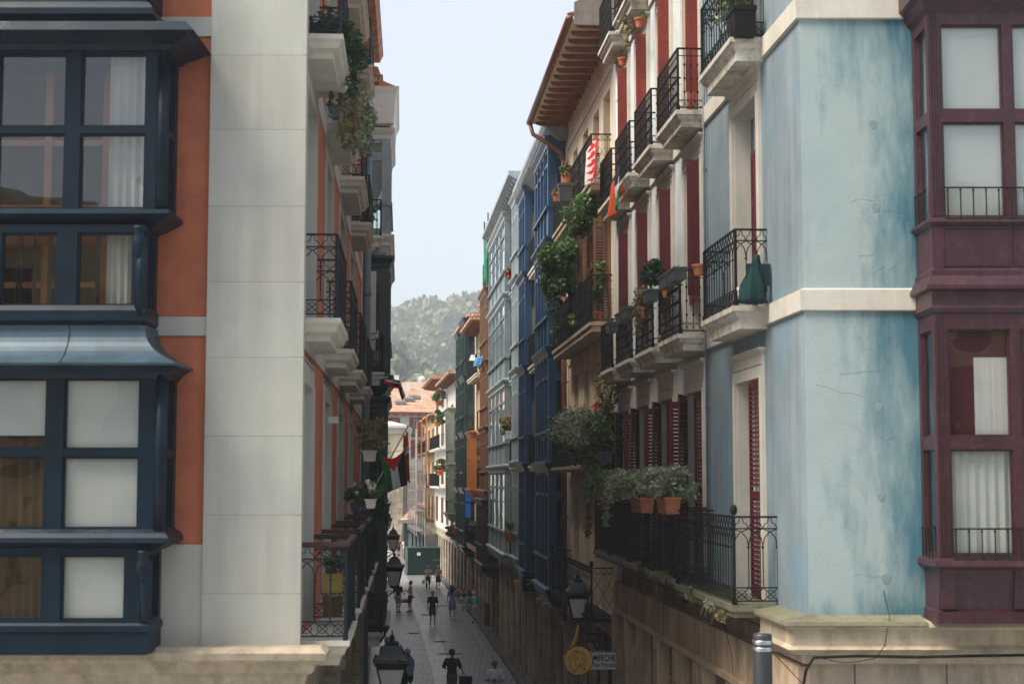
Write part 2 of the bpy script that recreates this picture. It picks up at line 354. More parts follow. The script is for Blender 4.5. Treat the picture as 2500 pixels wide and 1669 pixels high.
def slats(b,P,w,z0,z1,t=.035,pitch=.065,st=.07):
    """louvred leaf in the plane P(t,depth,z)"""
    def bx(t0,t1,d0,d1,za,zb): 
        i=[P(x,d,z) for z in (za,zb) for (x,d) in ((t0,d0),(t1,d0),(t1,d1),(t0,d1))]; i=[b.P(*p) for p in i]
        for f in ((0,1,2,3),(4,5,6,7),(0,1,5,4),(1,2,6,5),(2,3,7,6),(3,0,4,7)): b.face([i[k] for k in f])
    bx(0,st,0,t,z0,z1); bx(w-st,w,0,t,z0,z1)
    zm=lerp(z0,z1,.47)
    for za,zb in ((z0,z0+.12),(zm-.05,zm+.05),(z1-.09,z1)): bx(st,w-st,0,t,za,zb)
    z=z0+.13
    while z<z1-.1:
        if abs(z-zm)>.07:
            i=[b.P(*P(*q)) for q in ((st,.002,z+.035),(w-st,.002,z+.035),(w-st,t-.002,z),(st,t-.002,z))]; b.face(i)
            i=[b.P(*P(*q)) for q in ((st,.002,z+.045),(w-st,.002,z+.045),(w-st,t-.002,z+.01),(st,t-.002,z+.01))]; b.face(i)
        z+=pitch
def leafpanel(b,P,w,z0,z1,t=.035,n=3):
    def bx(t0,t1,d0,d1,za,zb): 
        i=[b.P(*P(x,d,z)) for z in (za,zb) for (x,d) in ((t0,d0),(t1,d0),(t1,d1),(t0,d1))]
        for f in ((0,1,2,3),(4,5,6,7),(0,1,5,4),(1,2,6,5),(2,3,7,6),(3,0,4,7)): b.face([i[k] for k in f])
    bx(.002,w-.002,.006,t-.006,z0+.002,z1-.002)
    s=.07; bx(0,s,0,t,z0,z1); bx(w-s,w,0,t,z0,z1)
    for k in range(n+1):
        z=lerp(z0,z1-.08,k/n); bx(s,w-s,0,t,z,z+.08)
def railpanel(b,Q,L,z0,h,style,r=.011):
    """Q(t)->(u,o). styles: gothic, bars, scroll, simple"""
    def T(pts,rad=r,n=4,closed=False): b.tube([(*Q(t),z) for t,z in pts],rad,n,closed)
    top=z0+h
    T([(0,top),(L,top)],r*1.7); T([(0,z0+.05),(L,z0+.05)],r*1.2)
    if style=='gothic':
        za=top-.15; zb=z0+.05+.17
        T([(0,za),(L,za)],r*1.1); T([(0,zb),(L,zb)],r*1.1)
        n=max(1,round(L/.17)); w=L/n
        for k in range(n+1):
            x=k*w; T([(x,zb),(x,za-.22)],r*.9); b.ball((*Q(x),za-.24),r*1.9,5)
        for k in range(n):
            x=k*w
            T([(x,za-.22)]+[(x+w*(1-math.cos(a)),za-.22+.21*math.sin(a)) for a in (.5,1.0,1.5)],r*.8)
            T([(x+w,za-.22)]+[(x+w-w*(1-math.cos(a)),za-.22+.21*math.sin(a)) for a in (.5,1.0,1.5)],r*.8)
            T([(x,za),(x+.15*w,za+.06),(x+.35*w,za+.075),(x+.38*w,za+.12),(x+.5*w,top),(x+.62*w,za+.12),(x+.65*w,za+.075),(x+.85*w,za+.06),(x+w,za)],r*.7)
            zc=(zb+z0+.05)/2
            T([(x,zb),(x+w*.3,zc+.03),(x+w/2,zc),(x+w*.7,zc-.03),(x+w,z0+.05)],r*.7); T([(x+w,zb),(x+w*.7,zc+.03),(x+w/2,zc),(x+w*.3,zc-.03),(x,z0+.05)],r*.7)
            T([(x+w/2+w*.33*math.cos(a),zc+.055*math.sin(a)) for a in [i*math.pi/4 for i in range(8)]],r*.6,4,True)
    elif style=='bars':
        n=max(1,round(L/.105)); w=L/n
        za=top-.12; T([(0,za),(L,za)],r*.8); T([(0,z0+.17),(L,z0+.17)],r*.8)
        for k in range(n+1):
            x=k*w; T([(x,z0+.05),(x,top)],r*.75)
            for zz in (.3,.52,.74): 
                b.ball((*Q(x),z0+h*zz),r*1.8,5,1.4)
            if k<n:
                T([(x+w/2+w*.4*math.cos(a),z0+.11+.05*math.sin(a)) for a in [i*math.pi/3 for i in range(6)]],r*.5,4,True)
    elif style=='scroll':
        n=max(1,round(L/.13)); w=L/n; za=top-.14
        T([(0,za),(L,za)],r*.8); T([(0,z0+.2),(L,z0+.2)],r*.8)
        for k in range(n+1): T([(k*w,z0+.05),(k*w,top)],r*.7)
        for k in range(n):
            x=k*w
            for zc,rr_ in ((z0+h*.33,.1),(z0+h*.62,.1),(top-.07,.055),(z0+.12,.055)):
                T([(x+w/2+w*.38*math.cos(a),zc+rr_*math.sin(a)) for a in [i*math.pi/4 for i in range(8)]],r*.55,4,True)
    elif style=='diamond':
        T([(0,top-.13),(L,top-.13)],r*.8); n=max(1,round(L/.3)); w=L/n
        for k in range(n):
            x=k*w; T([(x,top),(x+w/2,top-.13),(x+w,top)],r*.6); T([(x,top-.13),(x+w/2,top),(x+w,top-.13)],r*.6)
            for q in range(2):
                za=lerp(z0+.05,top-.13,q/2); zb=lerp(z0+.05,top-.13,(q+1)/2)
                T([(x,za),(x+w,zb)],r*.6); T([(x+w,za),(x,zb)],r*.6)
    else:
        n=max(1,round(L/.12)); w=L/n
        for k in range(n+1): T([(k*w,z0+.05),(k*w,top)],r*.7,4)
def balcony(B,fr,u0,u1,z,dep,style='bars',slab='mould',h=1.0,th=.3,irn='iron',rmat=None,finial=False,bracket=False,shape='curved',rich=True):
    """slab with moulded underside, railing round three sides"""
    b=MB(fr)
    if shape=='curved':
        b.rects([(u0,u1,0,dep,z),(u0,u1,0,dep,z-.07),(u0+.03,u1-.03,0,dep-.03,z-.075),(u0+.05,u1-.05,0,dep-.05,z-.13),(u0+.10,u1-.10,0,dep-.10,z-.17),(u0+.10,u1-.10,0,dep-.10,z-th)])
    elif shape=='deep':
        b.rects([(u0,u1,0,dep,z),(u0,u1,0,dep,z-.06),(u0+.04,u1-.04,0,dep-.04,z-.1),(u0+.07,u1-.07,0,dep-.06,z-.16),(u0+.17,u1-.17,0,dep-.13,z-.2),(u0+.17,u1-.17,0,dep-.13,z-th)])
    else: b.rects([(u0,u1,0,dep,z),(u0,u1,0,dep,z-.08),(u0+.04,u1-.04,0,dep-.04,z-.1),(u0+.04,u1-.04,0,dep-.04,z-th)])
    if bracket:
        for x in (u0+.2,u1-.4): b.prism([(0,z-th),(dep*.7,z-th),(dep*.25,z-th-.2),(0,z-th-.28)],x,x+.2)
    p=b.build('balcony',slab,B)
    r=MB(fr); d=dep-.05; a,c=u0+.05,u1-.05
    for x in (a,c): r.tube([(x,d,z),(x,d,z+h)],.022,6); r.box(x-.03,x+.03,d-.03,d+.03,z,z+.08)
    railpanel(r,lambda t:(a+t,d),c-a,z,h,style)
    railpanel(r,lambda t:(a,d-t),d-.0,z,h,style); railpanel(r,lambda t:(c,d-t),d,z,h,style)
    if finial:
        for x in (a,c): r.ball((x,d,z+h+.09),.05,8,1.5,6)
    q=r.build('railing',irn,p)
    if rmat:
        k=MB(fr); k.box(a-.04,c+.04,d-.035,d+.04,z+h,z+h+.05); k.box(a-.04,a+.035,0,d-.035,z+h,z+h+.05); k.box(c-.035,c+.04,0,d-.035,z+h,z+h+.05); k.build('handrail',rmat,p)
    return p
def gallery(B,fr,u0,u1,dep,levels,mt,sills=.95,cols=4,glass='glass_dk',curt='blind',corn='same',cornmat=None,post=.24,botz=None,capmat=None,transom=.74,toppad=.25,sidew=True,lites=0):
    """glazed timber gallery: levels = cornice heights bottom to top; near and far cheeks glazed too"""
    cm=cornmat or mt
    b=MB(fr); c=MB(fr); g=MB(fr); k=MB(fr)
    for z in levels:
        c.rects([(u0,u1,0,dep,z-.32),(u0-.02,u1+.02,0,dep+.02,z-.3),(u0-.03,u1+.03,0,dep+.03,z-.2),(u0-.10,u1+.10,0,dep+.10,z-.1),(u0-.12,u1+.12,0,dep+.12,z-.06),(u0-.12,u1+.12,0,dep+.12,z),(u0,u1,0,dep,z+.03)])
    for z0,z1 in zip(levels,levels[1:]):
        zb=z0+.031; zt=z1-.321; zs=zb+(sills-.1)
        # corner posts
        for (a,d) in ((u0,u0+post*.7),(u1-post*.7,u1)): b.box(a,d,dep-post,dep,zb,zt)
        w=(u1-u0-1.4*post); n=cols
        for i in range(1,n):
            x=u0+post*.7+w*i/n; b.box(x-.035,x+.035,dep-.09,dep+.015,zb,zt)
        # sill moulding, lower panels
        a,d=u0+post*.7,u1-post*.7
        b.box(u0-.04,u1+.04,dep-.1,dep+.06,zs-.05,zs+.03); b.box(u0-.04,u0+.1,0,dep-.1,zs-.05,zs+.03); b.box(u1-.1,u1+.04,0,dep-.1,zs-.05,zs+.03)
        b.box(a,d,dep-.06,dep-.04,zb,zs-.05)
        ztr=lerp(zs,zt,transom); b.box(a,d,dep-.08,dep-.01,ztr-.05,ztr+.05); b.box(a,d,dep-.08,dep-.02,zt-.07,zt)
        for (x0,x1) in ((u0+.03,u0+.07),(u1-.07,u1-.03)):
            b.box(x0,x1,0,.07,zb,zt); b.box(x0,x1,.07,dep-post,ztr-.12,ztr+.12); b.box(x0,x1,.07,dep-post,zs-.18,zs-.05); b.box(x0,x1,.07,dep-post,zt-.1,zt); b.box(x0,x1,.07,dep-post,zb,zb+.12)
            g.box(x0+.015,x0+.022,.05,dep-post+.02,zb+.1,zt-.08)
        g.box(a,d,dep-.055,dep-.048,zs+.02,zt-.06)
        for i in range(lites):
            z=lerp(zs,zt,(i+1)/(lites+1)); b.box(a,d,dep-.075,dep-.03,z-.015,z+.015); b.box(u0+.035,u0+.065,.07,dep-post,z-.015,z+.015)
        if curt:
            k.box(u0+.1,u0+.105,.03,dep-post,zs,zt); k.box(a,d,dep-.16,dep-.155,zs,zt)
    p=b.build('glazed_gallery',mt,B)
    split_build(c,'cornice',cm,p); split_build(g,'pane',glass,p)
    if curt: split_build(k,'blind',curt,p)
    e=MB(fr); zz=levels[0]-.321; e.rects([(u0+.02,u1-.02,0,dep-.02,zz-.001),(u0+.08,u1-.08,0,dep-.1,zz-.14),(u0+.15,u1-.15,0,dep-.3,zz-.24)]); e.build('base_moulding',cm,p)
    f=MB(fr); f.box(u0+.12,u1-.12,-.05,.0,levels[0],levels[-1]-.4); f.build('inner_wall','dark',p)
    return p
def pipe(B,fr,u,o,z0,z1,r=.055,mt='copper',name='drainpipe'):
    b=MB(fr); b.sm=True; b.tube([(u,o,z0),(u,o,z1)],r,10); b.sm=False
    z=z0+1.
    while z<z1: b.tube([(u,o,z-.03),(u,o,z+.03)],r*1.25,10); b.box(u-.02,u+.02,0,o,z-.015,z+.015); z+=1.9
    return b.build(name,mt,B)
# ------------------------------------------------------------------ plan of the street
D=1.0643
RP=[(3.56,19),(.30,62),(-1.40,82),(-4.35,111),(-8.6,150)]
LP=[(-2.5,18.5),(-4.07,42.5),(-4.95,55),(-7.5,85),(-9.6,108)]
def on_poly(P,px):
    for a,b in zip(P,P[1:]):
        fr=Fr(a,b,'R'); u=fr.U(px)
        if -1e-3<=u<=fr.L+1e-3 or b==P[-1]:
            return fr.w(u,0,0)[:2]
def sub(P,p0,p1,side):
    return Fr(on_poly(P,p0),on_poly(P,p1),side)
FL=Fr((-2.5,18.5),(-14,18.5),'R')
FLs=Fr(LP[0],LP[1],'L')
FR=Fr((3.56,19),(16,19),'L')
FRs=Fr(RP[0],RP[1],'R')
def panelface(b,Q,t0,t1,z0,z1,ops,rec=.07,bead=.022,fz=None):
    ts=sorted(set([t0,t1]+[x for o in ops for x in o[:2]])); zs=sorted(set([z0,z1]+[x for o in ops for x in o[2:4]]))
    def q(*p): b.quad(*[(*Q(t,d),z) for t,d,z in p])
    for a,c in zip(ts,ts[1:]):
        for d,e in zip(zs,zs[1:]):
            mu,mz=(a+c)/2,(d+e)/2
            if any(o[0]<mu<o[1] and o[2]<mz<o[3] for o in ops): continue
            q((a,0,d),(c,0,d),(c,0,e),(a,0,e))
    def bx(ta,tb,da,db,za,zb):
        i=[b.P(*Q(t,d),z) for z in (za,zb) for (t,d) in ((ta,da),(tb,da),(tb,db),(ta,db))]
        for f in ((0,1,2,3),(4,5,6,7),(0,1,5,4),(1,2,6,5),(2,3,7,6),(3,0,4,7)): b.face([i[k] for k in f])
    for a,c,d,e in ops:
        for t in (a,c): q((t,0,d),(t,rec,d),(t,rec,e),(t,0,e))
        for z in (d,e): q((a,0,z),(c,0,z),(c,rec,z),(a,rec,z))
        k=bead; m=.03
        bx(a,a+k,m,rec,d,e); bx(c-k,c,m,rec,d,e); bx(a+k,c-k,m+.002,rec,d,d+k); bx(a+k,c-k,m+.002,rec,e-k,e)
    return bx
# ================================================================== LEFT CORNER HOUSE
B1=base('corner_house',(-2.5,18.5,0),'orange plastered corner house with pale stone pilaster and dark blue bay windows','house')
zy=lambda y,o=0,x=300: FL.Z(x*D,y*D,o)
TOP1=19.05
# street side openings (s measured along wall)
LW=[(.35,2.45),(4.95,7.1),(9.5,12.1),(14.6,17.0),(19.0,21.6)]
LW=LW[:4]
ops=[]
ZF=[5.62,9.42,12.92,16.35]
for z in ZF:
    h=2.95 if z<16 else 2.6
    if z<6: h=3.05
    for a,c in LW: ops.append((a+.12,c-.12,z,z+h))
gops=[(1.2,4.2,0,4.0),(6,9,0,4.0),(11,14.5,0,4.0),(16.5,20,0,4.0)]
wallmesh(B1,FLs,0,24,5.3,TOP1,ops,'orange',rec=.35,depth=10,sides=(0,1))
wallmesh(B1,FLs,0,24,0,5.3,gops,'ashlar2',rec=.5,depth=10,name='ground_floor_wall',sides=(0,1),top=False)
wallmesh(B1,FL,0,12,5.3,TOP1,[(2.1,5.4,zy(1425,.0)+.3,zy(1300)),(2.1,5.4,zy(1200),zy(880)),(2.1,5.4,zy(720),zy(560)),(2.1,5.4,zy(470),zy(130))],'orange',rec=.3,depth=6,name='wall',sides=(0,1),back=False,top=False)
b=MB(FL); b.quad((0,0,0),(12,0,0),(12,0,5.3),(0,0,5.3)); b.build('ground_floor_wall','ashlar2',B1)
# pilaster of stone blocks
b=MB(FL); z=5.58; j=0
jy=[1575,1255*1,1165*1,1002*1]
zs=[5.56]+[FL.Z(620,y*D,0) for y in (1360,1180,1000,820,648,475,300,130)]+[13.6,14.5,15.4,16.3,17.2,18.1,TOP1]
for k_,(a,c) in enumerate(zip(zs,zs[1:])):
    b.mi=(0,2,1,0,1,2)[k_%6]; b.box(-.0,1.115,-.02,.06,a+.0015,c-.0015)
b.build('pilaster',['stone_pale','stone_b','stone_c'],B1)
b=MB(FLs)
for a,c in zip(zs,zs[1:]): b.box(-.06,.14,-.02,.03,a+.003,c-.003)
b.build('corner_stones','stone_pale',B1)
# pale bands and lower panel on the front
b=MB(FL)
for y0,y1 in ((41,85),(727,770)): b.box(1.115,12,0,.03,zy(y1),zy(y0))
b.box(1.115,12,0,.035,5.56,zy(1248)); split_build(b,'string_course','stone_pale',B1)
# base cornice, front and round the corner
b=MB(WORLD)
prof=[(.0,5.10),(.10,5.12),(.12,5.22),(.20,5.26),(.24,5.36),(.36,5.42),(.38,5.50),(.30,5.56),(.0,5.565)]
def cornice_path(b,pts,prof):
    """pts: list of (x,y,nx,ny) with outward mitre vectors"""
    b.loft([[(x+nx*o,y+ny*o,z) for o,z in prof] for x,y,nx,ny in pts],cap=True)
n1=FLs.n
cornice_path(b,[(-14,18.5,0,-1),(-2.5,18.5,n1[0],-1.0),(-2.5+FLs.d[0]*.34,18.5+FLs.d[1]*.34,*n1)],prof)
b.build('base_cornice','beige_stone',B1)
b=MB(FLs); b.rects([(.34,24,0,.1,5.15),(.34,24,0,.14,5.3),(.34,24,0,.2,5.36),(.34,24,0,.2,5.45)]); b.build('base_cornice','cream_trim',B1)
b=MB(FL); 
# string between floors on the street side under the balconies
b=MB(FLs)
for z in ZF[1:]:
    b.box(.14,24,0,.02,z-.36,z-.04)
split_build(b,'string_course','stone_pale',B1)
b=MB(FLs); b.box(22.55,24,0,.02,5.45,TOP1); b.build('quoin_strip','stone_pale',B1)
b=MB(FLs)
for u0,u1 in ((.2,1.2),(4.2,6),(9,11),(14.5,16.5),(20,24)): b.box(u0,u1,0,.12,0,4.2); b.box(u0-.05,u1+.05,0,.2,4.2,4.5)
split_build(b,'pilaster','ashlar2',B1)
for z in ZF:
    for i,(a,c) in enumerate(LW):
        h=(2.95 if z<16 else 2.6) if z>6 else 3.05
        w=window(B1,FLs,a+.12,c-.12,z,z+h,rec=.33,mull=1,tr=.8)
        surround(w,FLs,a+.12,c-.12,z,z+h-.0,w=.24,p=.010,mt='stone_pale',head=.42,cap=.012)
        # folded pale shutters in the reveal
        q=MB(FLs); q.box(c-.5,c-.14,-.30,-.26,z+.02,z+h-.03); q.box(a+.14,a+.5,-.30,-.26,z+.02,z+h-.03); split_build(q,'shutter','stone_pale',w)
for z in ZF[1:]:
    for i,(a,c) in enumerate(LW):
        balcony(B1,FLs,a-.05,c+.2,z,.45,'gothic','cream_trim',h=1.02,th=.27,irn='iron_blue',shape='deep')
for i,(a,c) in enumerate(LW):
    balcony(B1,FLs,a-.25,c+.35,ZF[0]-.03,.60,'gothic','cream_trim',h=1.1,th=.3,irn='iron_blue',rmat='handrail',shape='deep')
for i,(a,c) in enumerate(LW):
    b=MB(FLs)
pipe(B1,FLs,23.3,.12,0,17.5,.11,'pipe_grey')
b=MB(WORLD); b.loft([[(x,y,TOP1) for x,y in ((-2.1,18.0),(-14,18.0),(-14,43),(-3.7,43))],[(x,y,TOP1+.2) for x,y in ((-2.0,17.9),(-14,17.9),(-14,43),(-3.6,43))]]); b.build('roof','tile',B1)
# --- dark blue bay window
pb=MB(FL); g=MB(FL); cur=MB(FL); cd=MB(FL)
UX=lambda x,o=.7: FL.U(x*D,o)     # displayed px to u at the bay front
bw=3.55
def unit(uR,z0,z1,rows,xs):
    """xs: list of (xa,xb) panes in u"""
    uL=uR+bw+2*(1.51-uR)
    f=[(a,c,d,e) for a,c in xs for d,e in rows]
    panelface(pb,lambda t,d:(t,.7-d),uR,uL,z0,z1,f,.075)
    panelface(pb,lambda t,d:(uR+d,t),0,.7,z0,z1,[(.16,.52,d,e) for d,e in rows],.06)
    panelface(pb,lambda t,d:(uL-d,t),0,.7,z0,z1,[(.16,.52,d,e) for d,e in rows],.06)
    for a,c,d,e in f: g.box(a,c,.635,.64,d,e)
    for d,e in rows: g.box(uR+.045,uR+.05,.15,.53,d,e); g.box(uL-.05,uL-.045,.15,.53,d,e)
    pb.quad((uR,0,z0),(uL,0,z0),(uL,.7,z0),(uR,.7,z0)); pb.quad((uR,0,z1),(uL,0,z1),(uL,.7,z1),(uR,.7,z1))
    # corner colonette
    for u in (uR,uL):
        pb.sm=True; pb.lathe((u+(.03 if u==uR else -.03),.67),[(.075,z0+.05),(.075,z1-.05)],10); pb.sm=False
    return uL
def ring(layers,uR):
    uL=uR+bw+2*(1.51-uR)
    pb.rects([(uR-k,uL+k,0,.7+k,z) for k,z in layers])
xsA=[(UX(318),UX(165)),(UX(130),UX(-28)),(UX(-66),UX(-66)+.68),]
xsA=[tuple(x) for x in xsA]
z7=lambda y: zy(y,.7)
xs2=[(UX(318),UX(143)),(UX(103),UX(-72)),(UX(-112),UX(-112)+.75)]
xsl=[(UX(295),UX(165)),(UX(118),UX(-12)),(UX(-55),UX(-55)+.6)]
xsl2=[(UX(292),UX(145)),(UX(103),UX(-44)),(UX(-90),UX(-90)+.65)]
unit(1.72,z7(0)+.0,z7(-230),[(z7(-30),z7(-200))],xsl)
ring([(0,z7(2)),(.03,z7(8)),(.08,z7(22)),(.08,z7(36)),(.0,z7(50))],1.74)
ring([(.0,z7(48)),(.04,z7(56)),(.30,z7(66)),(.42,z7(92)),(.34,z7(93)),(.22,z7(104)),(.12,z7(108)),(.06,z7(118)),(0,z7(119))],1.53)
uu=unit(1.51,z7(488),z7(117),[(z7(478),z7(306)),(z7(290),z7(123))],xsA)
ring([(.0,z7(478)),(.07,z7(483)),(.08,z7(492)),(.03,z7(498)),(-.1,z7(512)),(-.2,z7(520))],1.50)
unit(1.72,z7(735),z7(515),[(z7(700),z7(533))],xsl)
ring([(.0,z7(700)),(.03,z7(712)),(.03,z7(735)),(-.02,z7(745))],1.72)
b1=unit(1.46,z7(1225),z7(838),[(z7(1212),z7(1047)),(z7(1030),z7(868))],xs2)
ring([(.02,z7(868)+.0),(.05,z7(856)),(.12,z7(846)),(.16,z7(842))],1.46)
ring([(.0,z7(1213)),(.06,z7(1222)),(.10,z7(1232)),(.11,z7(1243)),(.02,z7(1250)),(-.08,z7(1262))],1.46)
unit(1.60,z7(1432),z7(1255),[(z7(1422),z7(1273))],xsl2)
ring([(0,z7(1428)),(.03,z7(1434)),(.03,z7(1448)),(.01,z7(1450)),(.01,z7(1500)),(-.05,z7(1503))],1.60)
for uR,y0,y1 in ((1.72,520,600),(1.60,1262,1330)):
    pb.sm=True; pb.lathe((uR+.05,.71),[(.03,z7(y0+75)),(.05,z7(y0+62)),(.085,z7(y0+50)),(.09,z7(y0+30)),(.06,z7(y0+15)),(.09,z7(y0+5)),(.09,z7(y0))],10); pb.sm=False
bay=pb.build('bay_window','navy',B1)
split_build(g,'pane','glass_clear',bay,.002)
# concave metal skirt roof between the units
b=MB(FL); L_=[]
for k in range(9):
    t=k/8; e=.02+.34*(t**2.2); z=z7(lerp(745,836,t**.85)); uR=1.72-e*1.25; uL=1.46+bw+2*(.05)+.0
    L_.append((uR,uR+bw+2*(1.51-uR),0,.66+e,z))
b.sm=False; b.rects(L_); b.rects([(L_[-1][0],L_[-1][1],0,L_[-1][3],L_[-1][4]-.001),(L_[-1][0]+.01,L_[-1][1]-.01,0,L_[-1][3]-.01,L_[-1][4]-.025)])
for x in (UX(148),UX(-60)): b.tube([(x,.66+.02+.34*((k/8)**2.2)+.006,z7(lerp(745,836,(k/8)**.85))) for k in range(9)],.012,4)
b.build('skirt_roof','navy_roof',bay)
# blinds and curtains behind the panes, then brown sheets added for warm reflections
for i,(xs,rows) in enumerate(((xsA,[(z7(478),z7(123))]),(xsl,[(z7(700),z7(533))]),(xs2,[(z7(1212),z7(868))]),(xsl2,[(z7(1422),z7(1273))]))):
    for j,(a,c) in enumerate(xs):
        for d,e in rows:
            if i==2 and j>=1: cur.box(a-.05,c+.05,.60,.605,max(d-.03,z7(998)),e+.05); continue
            if i==3 and j>=1: continue
            if i==0:
                if j==0: cd.loft([[(lerp(a-.05,lerp(a,c,.62),k/10),.5-(.03 if k%2 else 0),z) for k in range(11)] for z in (d-.05,e+.05)],cap=False,close=False)
                else: continue
            elif i==1:
                if j==0: cd.loft([[(lerp(a-.05,lerp(a,c,.55),k/10),.5-(.03 if k%2 else 0),z) for k in range(11)] for z in (d-.05,e+.05)],cap=False,close=False)
            else: cur.box(a-.06,c+.06,.60,.605,d-.03,e+.05)
q_=MB(FL)
for (a,c) in xs2[1:]: q_.loft([[(lerp(a-.05,c+.05,k/16),.5-(.03 if k%2 else 0),z) for k in range(17)] for z in (z7(1212),z7(998))],cap=False,close=False)
for (a,c) in xsl2[1:]: q_.loft([[(lerp(a-.05,c+.05,k/16),.5-(.03 if k%2 else 0),z) for k in range(17)] for z in (z7(1422),z7(1273))],cap=False,close=False)
split_build(q_,'reflection_sheet','reflection_sheet',bay,.001)
split_build(cur,'blind','blind',bay,-.02); split_build(cd,'curtain','curtain',bay,-.02)
b=MB(FL)
for (a,c) in xsA[:2]+xsl[:2]:
    for k in range(1,4): b.box(lerp(a,c,k/4)-.012,lerp(a,c,k/4)+.012,.45,.47,z7(700)-.05,z7(533)+.05)
split_build(b,'inner_railing_bar','iron',bay,.001)
b=MB(FL)
b.box(2.0,5.6,-.28,-.27,z7(478),z7(123)); b.build('room_wall','room',bay)
# inner timber window behind the upper bay glass
b=MB(FL)
for a in (2.35,3.05,3.75,4.45): 
    b.box(a,a+.09,-.2,-.12,z7(700),z7(123)); 
for zz in (z7(300),z7(478),z7(640)): b.box(2.35,4.6,-.19,-.13,zz,zz+.07)
b.build('inner_window_frame','orange_wood',bay)
# ================================================================== RIGHT CORNER HOUSE (blue)
B2=base('corner_house',(3.56,19,0),'light blue corner house with patchy teal stains and a maroon bay window','house')
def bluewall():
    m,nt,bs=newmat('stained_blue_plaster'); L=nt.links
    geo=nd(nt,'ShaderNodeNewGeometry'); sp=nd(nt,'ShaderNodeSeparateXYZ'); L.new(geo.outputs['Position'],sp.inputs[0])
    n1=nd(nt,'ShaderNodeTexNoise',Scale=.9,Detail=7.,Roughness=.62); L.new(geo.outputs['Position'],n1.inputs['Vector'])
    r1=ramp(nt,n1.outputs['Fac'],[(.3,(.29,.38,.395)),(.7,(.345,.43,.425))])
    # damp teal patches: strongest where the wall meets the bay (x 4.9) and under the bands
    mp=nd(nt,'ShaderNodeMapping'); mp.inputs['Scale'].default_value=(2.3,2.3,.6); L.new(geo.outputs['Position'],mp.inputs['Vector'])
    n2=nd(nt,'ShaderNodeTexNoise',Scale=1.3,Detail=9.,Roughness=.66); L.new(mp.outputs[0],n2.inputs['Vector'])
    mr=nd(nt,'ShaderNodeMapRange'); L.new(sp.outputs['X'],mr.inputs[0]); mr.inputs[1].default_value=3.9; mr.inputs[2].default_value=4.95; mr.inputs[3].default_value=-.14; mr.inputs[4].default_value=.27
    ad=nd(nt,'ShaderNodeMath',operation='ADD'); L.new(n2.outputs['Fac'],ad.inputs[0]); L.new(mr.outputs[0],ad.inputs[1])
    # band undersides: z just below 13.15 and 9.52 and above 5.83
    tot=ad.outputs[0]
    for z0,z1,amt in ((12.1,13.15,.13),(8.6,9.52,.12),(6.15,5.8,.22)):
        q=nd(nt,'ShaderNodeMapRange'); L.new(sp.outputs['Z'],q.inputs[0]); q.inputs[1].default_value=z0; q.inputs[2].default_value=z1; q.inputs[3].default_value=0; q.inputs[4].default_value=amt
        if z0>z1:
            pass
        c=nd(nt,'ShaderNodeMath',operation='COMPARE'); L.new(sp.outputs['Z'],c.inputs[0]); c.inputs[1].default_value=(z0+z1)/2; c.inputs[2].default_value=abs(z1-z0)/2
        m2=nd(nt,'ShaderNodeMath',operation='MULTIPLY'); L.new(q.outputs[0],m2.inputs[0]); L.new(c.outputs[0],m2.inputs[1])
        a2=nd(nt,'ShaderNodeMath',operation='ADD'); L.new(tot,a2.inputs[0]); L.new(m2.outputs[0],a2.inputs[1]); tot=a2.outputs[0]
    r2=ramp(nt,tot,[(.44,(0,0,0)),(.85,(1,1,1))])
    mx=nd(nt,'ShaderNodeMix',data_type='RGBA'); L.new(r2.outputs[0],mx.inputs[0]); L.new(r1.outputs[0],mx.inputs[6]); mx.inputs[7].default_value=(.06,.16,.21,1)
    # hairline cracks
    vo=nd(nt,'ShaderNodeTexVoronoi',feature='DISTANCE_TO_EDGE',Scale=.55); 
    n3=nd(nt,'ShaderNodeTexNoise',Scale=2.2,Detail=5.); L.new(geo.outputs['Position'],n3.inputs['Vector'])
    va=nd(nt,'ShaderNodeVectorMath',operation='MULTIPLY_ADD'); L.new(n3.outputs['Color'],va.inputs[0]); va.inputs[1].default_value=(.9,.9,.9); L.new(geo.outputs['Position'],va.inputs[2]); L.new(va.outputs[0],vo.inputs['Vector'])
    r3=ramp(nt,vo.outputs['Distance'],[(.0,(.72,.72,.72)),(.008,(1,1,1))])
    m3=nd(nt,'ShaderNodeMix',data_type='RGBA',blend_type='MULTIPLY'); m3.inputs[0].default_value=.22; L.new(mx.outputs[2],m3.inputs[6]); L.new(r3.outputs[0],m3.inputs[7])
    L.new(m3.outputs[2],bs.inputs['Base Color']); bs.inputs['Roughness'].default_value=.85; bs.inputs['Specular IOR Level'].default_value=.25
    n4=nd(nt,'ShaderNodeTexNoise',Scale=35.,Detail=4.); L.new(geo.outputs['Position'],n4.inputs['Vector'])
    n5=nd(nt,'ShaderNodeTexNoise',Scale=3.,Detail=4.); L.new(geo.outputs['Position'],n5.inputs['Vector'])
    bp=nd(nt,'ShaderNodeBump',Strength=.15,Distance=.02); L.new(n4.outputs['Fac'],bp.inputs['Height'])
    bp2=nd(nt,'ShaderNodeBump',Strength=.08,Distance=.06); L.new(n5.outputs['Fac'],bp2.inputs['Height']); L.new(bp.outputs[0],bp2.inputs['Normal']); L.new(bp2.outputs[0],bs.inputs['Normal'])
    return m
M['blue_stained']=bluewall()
M['blue_side']=mat('blue_grey_plaster',(.23,.29,.33),.88,.12,.9,.2,40,streak=.22,dirt=(.13,.27,.36),dirtamt=.8,dscale=.8)
TOP2=20.2
W1=5.95
zR=[5.85,9.80,13.45,16.95,20.2]
ops=[]
for k,z in enumerate(zR[:4]): ops.append((2.2,3.72,z,z+[3.0,2.95,2.9,2.7][k]))
wallmesh(B2,FRs,0,W1,5.74,TOP2,ops,'blue_side',rec=.35,depth=10,sides=(0,1))
